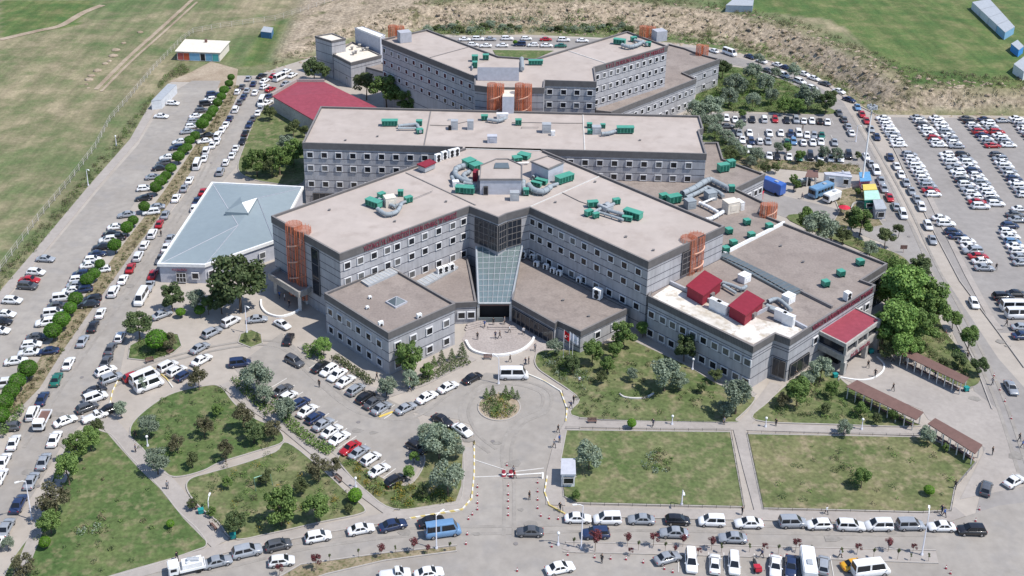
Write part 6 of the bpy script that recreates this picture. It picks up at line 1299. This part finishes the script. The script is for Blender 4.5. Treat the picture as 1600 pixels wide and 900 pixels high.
bed('silvery bushes in a row on the bank behind the far block', [(655, 45), (700, 31), (800, 28), (860, 28), (940, 29), (985, 33), (985, 43), (860, 44), (700, 49)], 190, ['lf_silver', 'lf_olive', 'lf_dark', 'lf_green'], 32, .9, 2., zf_=hz, per=50, size=.2, z=2)
bed('green verge growth at the foot of the earth bank', [(700, 52), (850, 50), (980, 58), (1120, 70), (1245, 100), (1330, 150), (1368, 176), (1372, 170), (1330, 140), (1245, 88), (1120, 58), (980, 46), (850, 44), (700, 46)], 420, ['lf_green', 'lf_olive', 'lf_bright', 'lf_dry'], 33, .4, 1.2, 'verge_growth', 'verge plants', zf_=hz, per=26, size=.16)
bank = [(400, 112), (470, 90), (560, 58), (680, 42), (800, 44), (960, 50), (1130, 70), (1245, 98), (1332, 150), (1368, 174), (1640, 178), (1700, 160), (1425, 138), (1330, 95), (1240, 56), (1130, 30), (960, 14), (800, 14), (700, 18), (600, 34), (500, 66), (440, 92)]
bed('dry tufts and low scrub scattered over the terraced earth bank', bank, 2400, ['lf_dry', 'lf_dry', 'lf_olive', 'lf_brown'], 34, .3, .95, 'bank_scrub', 'scrub', zf_=hz, per=16, size=.17)
rsb = np.random.RandomState(40); bm = bmesh.new(); qb = pxs(bank, 2); xs = [p[0] for p in qb]; ys = [p[1] for p in qb]; k = 0
while k < 900:
    x, y = rsb.uniform(min(xs), max(xs)), rsb.uniform(min(ys), max(ys))
    if inside(np.array(x), np.array(y), qb):
        k += 1; s_ = rsb.uniform(.3, 1.); bmesh.ops.create_icosphere(bm, subdivisions=1, radius=s_, matrix=Matrix.Translation((x, y, hz(x, y) - s_ * .2)) @ Matrix.Rotation(rsb.rand() * 6, 4, 'Z') @ Matrix.Diagonal((1.4, .8, .6, 1)))
setp(obj('earth_clods', bm, 'soil'), 'clods and mounds of bare earth on the terraced bank', 'earth clods', kind='stuff')
its = []
for i, (x, y, r_) in enumerate(((219, 49, 5), (193, 66, 4), (181, 77, 7), (177, 86, 7.5), (171, 94, 4), (164, 98, 5), (152, 109, 7), (143, 117, 6), (139, 123, 7), (135, 130, 3), (138, 136, 3))):
    px_m = F / (P(x, y).y * cT + CAMH * sT); R_ = r_ / px_m; bm = bmesh.new(); bmesh.ops.create_icosphere(bm, subdivisions=3, radius=1)
    rs_ = np.random.RandomState(i)
    for v in bm.verts: v.co = Vector((v.co.x * R_, v.co.y * R_ * .8, max(-.1, v.co.z * R_ * .45))) + Vector(rs_.normal(size=3) * .06)
    o = obj('soil_mound', bm, 'soil', None, True); o.location = (*W(x, y, .4), 0); its.append((x, y, o, 'pale soil mound', 'of the line in the meadow'))
auto_label(its, lambda o, kw, wh, i, n: setp(o, f'{kw}, {ordw(i)} from the left {wh}', 'mound', 'soil mounds in the meadow'))

# ------------------------------------------------------------------ people: one continuous skinned body per pose
def human(pose):
    V = []; E_ = []; Rr = []
    def v(x, y, z, r, par=None):
        V.append((x, y, z)); Rr.append(r); i = len(V) - 1
        if par is not None: E_.append((par, i))
        return i
    st = .26 if pose == 'walk' else .05; sit = pose == 'sit'
    hip = .95 if not sit else .5
    pel = v(0, 0, hip, .135); wa = v(0, 0, hip + .17, .125, pel); ch = v(.01, 0, hip + .38, .15, wa); sh = v(0, 0, hip + .5, .12, ch); nk = v(.01, 0, hip + .58, .055, sh); hd = v(.025, 0, hip + .67, .085, nk); h2 = v(.03, 0, hip + .76, .1, hd); h3 = v(.015, 0, hip + .84, .075, h2); v(.125, 0, hip + .735, .018, h2)
    for s_ in (1, -1):
        hj = v(0, s_ * .1, hip - .06, .1, pel); k_ = s_ * st
        if sit: kn = v(.42, s_ * .13, .5, .065, hj); an = v(.45, s_ * .13, .1, .045, kn); v(.6, s_ * .13, .05, .04, an)
        else: kn = v(k_ * .6 + .03, s_ * .1, .5, .065, hj); an = v(k_ * 1.1 - .02, s_ * .1, .09, .045, kn); v(k_ * 1.1 + .15, s_ * .11, .045, .038, an)
        sj = v(0, s_ * .19, hip + .47, .062, sh); el = v(-k_ * .5 - .02, s_ * .25, hip + .2, .045, sj); wr = v(-k_ * .9 + .06, s_ * .25, hip - .03, .03, el); pm = v(-k_ * .95 + .08, s_ * .25, hip - .1, .032, wr)
        bx, by, bz = V[pm]
        for f, (dx, ln) in enumerate(((.03, .085), (.01, .095), (-.01, .09), (-.03, .07))): k1 = v(bx + dx, by, bz - .04, .0095, pm); v(bx + dx * 1.2 + .01, by - s_ * .012, bz - ln, .008, k1)
        t1 = v(bx + .045, by - s_ * .02, bz - .0, .011, wr); v(bx + .065, by - s_ * .03, bz - .035, .009, t1)
    me = bpy.data.meshes.new('h'); me.from_pydata(V, E_, []); o = bpy.data.objects.new('h', me); C.objects.link(o)
    sk_ = o.modifiers.new('s', 'SKIN'); sl_ = me.skin_vertices[0].data
    for i, r_ in enumerate(Rr): sl_[i].radius = (r_, r_)
    sl_[0].use_root = True; sb = o.modifiers.new('b', 'SUBSURF'); sb.levels = sb.render_levels = 1; bpy.context.view_layer.update()
    m2 = bpy.data.meshes.new_from_object(o.evaluated_get(bpy.context.evaluated_depsgraph_get())); bpy.data.objects.remove(o); m2.name = 'person'
    m2.materials.clear()
    for m_ in ('cloth', 'trousers', 'skin', 'hair', 'black'): m2.materials.append(M[m_])
    for f in m2.polygons:
        c = f.center; f.use_smooth = True; arm = abs(c.y) > .2
        f.material_index = 3 if c.z > hip + .79 or (c.z > hip + .68 and c.x < 0) else 2 if c.z > hip + .56 or (arm and c.z < hip + .17) else 0 if c.z > hip - .02 or (arm and not sit) else 4 if c.z < .09 else 1
    return m2
M['trousers'] = plain('dark_trousers', (.035, .04, .055), .9)
HM = {k: human(k) for k in ('stand', 'walk', 'sit')}
SC = dict(w=('white', (.7, .7, .7)), k=('black', (.02, .02, .025)), g=('grey', (.22, .22, .24)), b=('blue', (.06, .13, .35)), r=('red', (.45, .03, .04)), n=('navy', (.02, .03, .08)), t=('tan', (.4, .28, .18)), e=('green', (.05, .2, .1)))
its = []
def people(where, txt):
    for i, e in enumerate(txt.split()):
        x, y, c = e.split(','); x, y = float(x), float(y); pose = 'sit' if 's' in c[1:] else 'walk' if i % 3 else 'stand'
        o = link('person', HM[pose]); o.location = (*W(x, y, .05), .1 if pose != 'sit' else .1); o.rotation_euler = (0, 0, random.uniform(0, 6.28)); o.color = (*SC[c[0]][1], 1); k = random.uniform(.97, 1.06); o.scale = (k * 1.08, k * 1.08, k)
        its.append((x, y, o, SC[c[0]][0], pose, where))
people('on the entrance court', '746,531,k 774,529,n 781,529,k 771,508,k 796,520,w 818,523,w 841,525,w 836,548,g 797,566,k 826,569,k 821,571,n 757,512,b 788,507,g')
people('under the east colonnade', '808,500,w 822,509,k 830,514,t 848,523,k 856,529,g')
people('right of the roundabout', '896,631,k 892,639,n 872,676,k 874,692,b 866,700,g 875,799,k 905,600,w')
people('on the driveway', '827,781,k 804,748,r 802,742,g')
people('in the middle parking', '499,605,k 589,594,k 640,612,b')
people('near the red entrance', '1321,579,k 1356,575,k 1367,589,k 1385,559,b 1389,560,w 1395,611,k 1309,601,w 1239,589,n 1243,586,w 1372,552,t 1395,566,g')
people('under the rightmost pergola', '1429,578,k 1444,584,w 1460,592,n 1475,600,k 1488,604,g')
people('under the middle pergola', '1345,612,k 1362,620,n 1380,628,w 1398,636,k 1412,643,b')
people('around the front lawns', '1212,666,k 1291,804,w 1475,808,b 1159,805,k 1471,803,n 1492,764,k 1131,664,g 1020,667,n')
people('past the pergolas', '1550,711,k 1592,690,k 1550,602,g 1511,562,k 1572,510,k 1597,700,b')
people('beside the west lawn paths', '212,707,n 212,685,k 277,876,k 262,765,g')
people('in the upper right', '1254,203,k 1253,311,g 1556,422,k 1240,300,n')
people('below the west canopy', '445,470,w 452,480,k 437,466,b')
people('around the left road', '252,370,k 130,660,w 205,600,k 420,144,k')
people('at the bottom car park', '940,880,k 1190,872,n 1312,872,w')
d_ = {}
for it in its: d_.setdefault((it[3], it[4], it[5]), []).append(it)
for (c, pz, wh), L_ in d_.items():
    L_.sort(key=lambda i: i[0])
    for i, it in enumerate(L_):
        verb = {'walk': 'walking', 'stand': 'standing', 'sit': 'sitting'}[pz]; setp(it[2], f'person in {c} top {verb}{"" if len(L_) == 1 else ", " + ordw(i) + " from the left"} {wh}', 'person', 'people around the hospital')
# ------------------------------------------------------------------ street furniture
def pole_h(bx, by, ty):
    p = P(bx, by); lo, hi = 0, 40
    for _ in range(40):
        m_ = (lo + hi) / 2; dep = p.y * cT - (m_ - CAMH) * sT; y_ = CY + F * (-(m_ - CAMH) * cT - p.y * sT) / dep
        if y_ > ty: lo = m_
        else: hi = m_
    return lo
def lamp(label, bx, by, ty, globe=False, mast=False, a=0):
    h = pole_h(bx, by, ty); t = thing('street_lamp' if not mast else 'floodlight_mast', label, 'lamp', (*W(bx, by, 0), .05), a, 'street lamps' if not mast else None)
    bm = bmesh.new(); tube(bm, [(0, 0, 0), (0, 0, h)], .12 if not mast else .3, 8, r2=.06 if not mast else .15); tube(bm, [(0, 0, 0), (0, 0, .4)], .22 if not mast else .5, 8); obj('pole', bm, 'lilac' if not mast else 'steel', t)
    bm = bmesh.new()
    if mast: ring(bm, [(-1, -1), (1, -1), (1, 1), (-1, 1)], .1, .3, h - .3, h); [box(bm, (math.cos(k) * 1.1, math.sin(k) * 1.1, h), (.5, .4, .5), k) for k in np.arange(8) * .785]
    elif globe: bmesh.ops.create_uvsphere(bm, u_segments=12, v_segments=8, radius=.25, matrix=Matrix.Translation((0, 0, h + .2)))
    else: tube(bm, [(0, 0, h - .1), (.5, 0, h + .2), (1.1, 0, h + .25)], .06, 6); box(bm, (1.3, 0, h + .2), (.7, .28, .12))
    obj('lamp_head', bm, 'white' if not mast else 'steel', t); return t
for bx, by, ty, gl, lb in ((682, 858, 806, 0, 'street lamp on the bottom left median by the blue van'), (908, 858, 790, 0, 'street lamp at the left end of the bottom verge'), (1440, 868, 803, 0, 'tall street lamp at the right end of the bottom verge'), (1065, 790, 766, 0, 'short white lamp post on the bottom edge of the front lawn'),
        (1307, 716, 0, 1, 'x'), (327, 804, 783, 0, 'white street lamp beside the path of the lawn with swings'), (50, 812, 752, 0, 'street lamp on the pavement left of the west lawn'), (872, 852, 835, 1, 'small dark post lamp at the tip of the bottom verge'),
        (1050, 664, 652, 1, 'white globe lamp on the walk above the front lawn'), (1196, 668, 655, 1, 'white globe lamp at the crossing of the garden walks'), (1346, 672, 657, 1, 'white globe lamp on the walk below the middle pergola'), (1361, 634, 619, 1, 'white globe lamp in front of the middle pergola'),
        (1082, 578, 563, 1, 'white globe lamp by the walk under the right wing'), (556, 762, 749, 1, 'white globe lamp on the path by the corner bed'), (231, 698, 684, 1, 'white globe lamp beside the park lawn path'), (1511, 710, 693, 1, 'white globe lamp beside the bottom pergola'),
        (1337, 222, 196, 0, 'slim street lamp between the upper parking and the right road'), (182, 228, 214, 1, 'small white lamp on the left parking edge near the fence'), (138, 290, 265, 0, 'street lamp on the outer edge of the left parking'), (386, 520, 478, 0, 'street lamp on the little round flower island'), (779, 600, 560, 0, 'thin lamp post at the top of the roundabout')):
    if ty: lamp(lb, bx, by, ty, gl, a=random.uniform(0, 6))
lamp('very tall floodlight mast beside the kiosks and the right road', 1346, 293, 168, mast=True)
def cones(where, txt):
    for e in txt.split():
        x, y = map(float, e.split(',')); bm = bmesh.new(); box(bm, (0, 0, 0), (.36, .36, .04)); tube(bm, [(0, 0, .04), (0, 0, .32)], .15, 8, 0, r2=.1); tube(bm, [(0, 0, .32), (0, 0, .5)], .1, 8, 1, r2=.07); tube(bm, [(0, 0, .5), (0, 0, .75)], .07, 8, 0, r2=.03)
        o = obj('traffic_cone', bm, ['red_pan', 'white']); o.location = (*W(x, y, 0), .09); o.scale = (.85, .85, .95); cn.append((x, y, o, 'red and white traffic cone', where))
cn = []
M['red_pan2'] = M['red_pan']
cones('left of the driveway mouth', '746,762 746,775 746,787 746,797 738,805 732,812 728,851 730,836')
cones('in the middle of the driveway', '794,760 794,774 794,784 794,795 794,806 792,728')
cones('right of the driveway mouth', '840,755 840,769 840,782 840,795 845,807 858,811 872,812 862,855 887,868 808,893')
cones('along the bottom car park edge', '929,872 954,874 978,875 1005,880 1038,890 1051,895 1478,889 1485,897 1530,797 1524,815')
cones('beside the wide right road', '1440,430 1452,462 1462,490 1478,520 1490,548 1502,572 1553,588 1562,610 1570,628 1580,655')
auto_label(cn, lambda o, kw, wh, i, n: setp(o, f'{kw}, {ordw(i)} from the left {wh}', 'cone', 'traffic cones ' + wh))
for i, x in enumerate((787, 798)):
    t = thing('barrier_drum', f'{["left", "right"][i]} one of the two red and white barrier drums in the driveway', 'barrier', (*W(x, 744, 0), .05), 0, 'barrier drums')
    bm = bmesh.new(); tube(bm, [(0, 0, 0), (0, 0, .45)], .4, 12, 0); tube(bm, [(0, 0, .45), (0, 0, .7)], .38, 12, 1); tube(bm, [(0, 0, .7), (0, 0, 1.1)], .36, 12, 0, r2=.3); obj('drum', bm, ['red_pan', 'white'], t)
bm = bmesh.new(); tube(bm, [(*W(792, 742, 1), 1.), (*W(848, 740, 1), 1.05)], .06, 6); tube(bm, [(*W(848, 740, 1), 0), (*W(848, 740, 1), 1.2)], .14, 8); setp(obj('boom_gate', bm, 'white'), 'thin white boom gate across the right half of the driveway', 'barrier')
def fence(label, line, h, mat, step, r_=.035, rails=2, name='railing', cat='fence', raw_h=0):
    wl = [Vector(p) for p in pxs(line)]; t = thing(name, label, cat, (*wl[0], 0)); bm = bmesh.new(); tot = sum((b2 - a).length for a, b2 in zip(wl, wl[1:])); step = max(step, tot / 95)
    for a, b2 in zip(wl, wl[1:]):
        n_ = max(1, int((b2 - a).length / step)); za, zb_ = (hz(*a), hz(*b2)) if raw_h else (0, 0)
        for k in range(rails): zz = h * (k + 1) / rails; tube(bm, [(*a, za + zz), (*b2, zb_ + zz)], r_ * .6, 4, cap=False)
        for i in range(n_):
            q = a.lerp(b2, i / n_); z_ = hz(*q) if raw_h else 0; b3 = bmesh.new(); tube(b3, [(*q, z_), (*q, z_ + h + .05)], r_, 5); b3.transform(Matrix.Translation((-wl[0].x, -wl[0].y, 0))); obj('post', b3, mat, t)
    bm.transform(Matrix.Translation((-wl[0].x, -wl[0].y, 0))); obj('rail', bm, mat, t); return t
fence('low dark railing round the front lawn beside the guard booth', [(903, 744), (880, 762), (882, 778), (901, 789), (1163, 795), (1142, 676)], .6, 'black', 2.2)
fence('low dark railing round the corner lawn beside the pergolas', [(1168, 679), (1193, 797), (1442, 803), (1486, 800), (1493, 762), (1526, 724)], .6, 'black', 2.2)
fence('low dark railing above the front lawn walk', [(905, 656), (1020, 659), (1138, 662)], .6, 'black', 2.2)
fence('low railing along the upper edge of both front lawns', [(884, 671), (1010, 673), (1141, 674)], .6, 'black', 2.2)
fence('low railing between corner lawn and middle pergola', [(1168, 677), (1300, 680), (1448, 682)], .6, 'black', 2.2)
fence('long mesh fence with pale posts between the meadow and the left parking', [(-8, 436), (60, 345), (110, 285), (150, 232), (172, 190), (205, 152), (240, 110), (283, 66), (302, 52), (345, 44), (430, 32), (520, 10), (620, -10)], 2., 'concrete', 3.6, .07, 3, 'mesh_fence', raw_h=1)
fence('row of pale posts along the far edge of the right field', [(1200, 0), (1400, 4), (1520, 4)], 2., 'concrete', 5, .08, 2, 'mesh_fence', raw_h=1)
# flags at the entrance
for i, (x, y, c) in enumerate(((880, 560, 'r'), (889, 563, 'w'), (894, 566, 'b'))):
    t = thing('flagpole', ('flagpole with red crescent flag left of the two white flags', 'middle flagpole with a white flag beside the red flag', 'rightmost flagpole with white and blue flag by the east pavilion')[i], 'flagpole', (*W(x, y, 0), .1), 0, 'flagpoles at the east pavilion')
    bm = bmesh.new(); tube(bm, [(0, 0, 0), (0, 0, 6.5)], .05, 6); obj('pole', bm, 'steel', t)
    M['_w'] = plain('flag_cloth', (.62, .02, .03) if c == 'r' else (.72, .74, .8), .8); bm = bmesh.new(); q_ = []
    for k in range(7): u_ = k / 6; q_.append([bm.verts.new((u_ * 1.1, math.sin(u_ * 7) * .12, z_ - u_ * .9)) for z_ in (6.4, 4.6)])
    for a, b2 in zip(q_, q_[1:]): bm.faces.new((a[0], b2[0], b2[1], a[1]))
    bmesh.ops.solidify(bm, geom=bm.faces[:], thickness=.03); obj('flag', bm, '_w', t)
    bm = bmesh.new(); n_ = 12
    if c == 'r':
        pa = [(math.cos(a) * .28 + .42, math.sin(a) * .28) for a in np.linspace(.7, 5.58, 12)]; pb = [(math.cos(a) * .22 + .5, math.sin(a) * .22) for a in np.linspace(5.3, 1., 12)]
        for k in range(11): bm.faces.new([bm.verts.new((p[0], -.17, 5.1 + p[1])) for p in (pa[k], pa[k + 1], pb[10 - k], pb[11 - k])])
        st = [(math.cos(a) * (.12 if k % 2 == 0 else .05) + .74, math.sin(a) * (.12 if k % 2 == 0 else .05)) for k, a in enumerate(np.arange(10) * .628)]; bm.faces.new([bm.verts.new((p[0], -.17, 5.1 + p[1])) for p in st]); obj('crescent_and_star', bm, 'white', t)
    elif c == 'b': box(bm, (.5, -.17, 4.9), (.4, .02, .4)); obj('blue_panel', bm, 'blue_roof', t)
def bench(label, x, y, a):
    t = thing('park_bench', label, 'bench', (*W(x, y, .2), .1), R(a), 'park benches'); bm = bmesh.new(); [box(bm, (0, k * .15, .43), (1.7, .11, .05)) for k in (-1, 0, 1)]; obj('seat', bm, 'brown_roof', t)
    bm = bmesh.new(); [box(bm, (0, .26 + k * .03, .55 + k * .15), (1.7, .04, .11)) for k in (0, 1, 2)]; obj('backrest', bm, 'brown_roof', t)
    for s_ in (-1, 1): bm = bmesh.new(); box(bm, (s_ * .7, 0, 0), (.08, .5, .43)); box(bm, (s_ * .7, .28, .4), (.08, .06, .55)); obj('leg', bm, 'black', t)
for x, y, a, lb in ((304, 792, 130, 'upper bench on the path edge of the lawn with swings'), (334, 824, 130, 'lower bench on the path edge of the lawn with swings'), (267, 551, 60, 'bench at the right edge of the round tree island'), (234, 565, 30, 'bench at the lower edge of the round tree island'), (528, 750, -50, 'bench on the path beside the bronze tree'), (762, 560, 0, 'bench just outside the low white court wall'), (925, 660, 0, 'bench on the walk above the front lawn')): bench(lb, x, y, a)
M['teal'] = plain('teal_plastic', (.02, .25, .24), .6)
for x, y, lb in ((314, 799, 'teal waste bin between the two benches on the path'), (364, 838, 'teal waste bin at the foot of the path near the front road'), (1361, 549, 'teal waste bin beside the red roofed entrance'), (1305, 587, 'teal waste bin under the silver tree near the pavilion'), (1510, 608, 'blue bin at the lower end of the rightmost pergola')):
    bm = bmesh.new(); box(bm, (0, 0, .15), (.8, .6, .7), .3, 0, -.12); box(bm, (0, 0, .85), (.95, .75, .1), .3); [tube(bm, [(k * .4, -.3, .12), (k * .4, .3, .12)], .12, 8, 1) for k in (-1, 1)]; o = obj('waste_bin', bm, ['teal', 'black']); o.location = (*W(x, y, .5), .08); setp(o, lb, 'bin')
t = thing('swing_frame', 'pale teal swing frame standing on the lawn between trees', 'swing', (*W(410, 752, 1), .13), R(30)); bm = bmesh.new(); tube(bm, [(-1.4, 0, 2.1), (1.4, 0, 2.1)], .06, 6)
for s_ in (-1, 1):
    for q_ in (-1, 1): tube(bm, [(s_ * 1.4, 0, 2.1), (s_ * 1.5, q_ * .8, 0)], .05, 6)
M['mint'] = plain('mint_paint', (.35, .6, .5), .5); obj('frame', bm, 'mint', t)
for k in (-.6, .6): bm = bmesh.new(); tube(bm, [(k - .2, 0, 2.1), (k - .2, 0, .5)], .02, 4); tube(bm, [(k + .2, 0, 2.1), (k + .2, 0, .5)], .02, 4); box(bm, (k, 0, .45), (.5, .22, .05)); obj('seat', bm, 'black', t)
bm = bmesh.new(); band(bm, smooth_poly(pxs([(1330, 328), (1334, 320), (1345, 318), (1354, 322), (1356, 330), (1352, 336)]), 4, False), .35, .02, .6); setp(obj('low_wall', bm, 'concrete'), 'curved low grey wall below the green kiosk', 'low wall')
bm = bmesh.new(); band(bm, smooth_poly(pxs([(968, 617), (975, 622), (990, 624), (1008, 623), (1022, 616)]), 4, False), .3, .1, .4); setp(obj('stone_edging', bm, 'pale'), 'curved pale stone edging of the bed in the garden under the right wing', 'edging')
t = thing('parasol', 'red parasol by the curved low wall near the kiosks', 'parasol', (*W(1318, 336, 0), .05)); bm = bmesh.new(); v_ = [bm.verts.new((1.5 * math.cos(a), 1.5 * math.sin(a), 2.1)) for a in np.arange(8) * .785]; ap = bm.verts.new((0, 0, 2.7))
for i in range(8): bm.faces.new((v_[i], v_[(i + 1) % 8], ap))
M['redcloth'] = plain('red_cloth', (.55, .03, .06), .8); obj('canopy', bm, 'redcloth', t); bm = bmesh.new(); tube(bm, [(0, 0, 0), (0, 0, 2.65)], .04, 6); obj('pole', bm, 'steel', t)
bm = bmesh.new(); prism(bm, [W(x, y, 2.3) for x, y in ((1176, 312), (1190, 306), (1194, 298), (1182, 302))], 2.1, 2.3); [tube(bm, [(*W(x, y, 2.2), 0), (*W(x, y, 2.2), 2.1)], .05, 5) for x, y in ((1178, 311), (1189, 306), (1193, 299), (1183, 303))]; setp(obj('awning', bm, 'redcloth'), 'small red awning beside the outpatient block and covered truck', 'awning')
bm = bmesh.new(); tube(bm, [(*W(1411, 395, 0), 0), (*W(1411, 395, 0), 1.4)], .05, 5); q_ = W(1411, 395, 0); box(bm, (*q_, 1.), (1.6, .08, 1.)); setp(obj('notice_board', bm, 'brown_roof'), 'small brown notice board beside the right road verge', 'notice board')
# rooftop clutter: cable runs and drains
rc2 = random.Random(5)
for lb, z, pts in (('thin cable run on the front right wing from hatch to plant', zf, [(877, 301), (905, 315), (925, 322)]), ('thin cable run across the rear roof right half', zf, [(800, 192), (830, 192), (880, 193), (912, 193)]), ('thin cable run across the rear roof left half', zf, [(672, 196), (700, 197), (740, 188)])):
    bm = bmesh.new(); w_ = [W(x, y, z) for x, y in pts]; tube(bm, [(*p, z + .12) for p in w_], .09, 4); setp(obj('cable_run', bm, 'parapet'), lb, 'cable')
for i, (x, y, z) in enumerate(((515, 329, zf), (617, 347, zf), (697, 316, zf), (930, 285, zf), (978, 371, zf), (1021, 392, zf), (868, 317, zf), (540, 220, zf), (1000, 220, zf), (590, 214, zf), (1255, 410, ZL - .5), (1220, 385, ZL - .5), (880, 470, 4.85), (920, 495, 4.85), (867, 318, zf), (684, 336, zf))[:14]):
    bm = bmesh.new(); tube(bm, [(0, 0, 0), (0, 0, .3)], .22, 8); box(bm, (0, 0, .3), (.55, .55, .06)); o = obj('roof_drain', bm, 'parapet'); o.location = (*W(x, y, z), z)
    cn_ = setp(o, f'small dark roof drain, {ordw(i)} counted front roofs first, then rear and low roofs', 'drain', 'roof drains')

for k_, L_ in TP.items():          # drop the variants no plant used
    for v_, o in enumerate(L_):
        if (k_, v_) not in used_p:
            for c_ in list(o.children): bpy.data.objects.remove(c_)
            bpy.data.objects.remove(o)
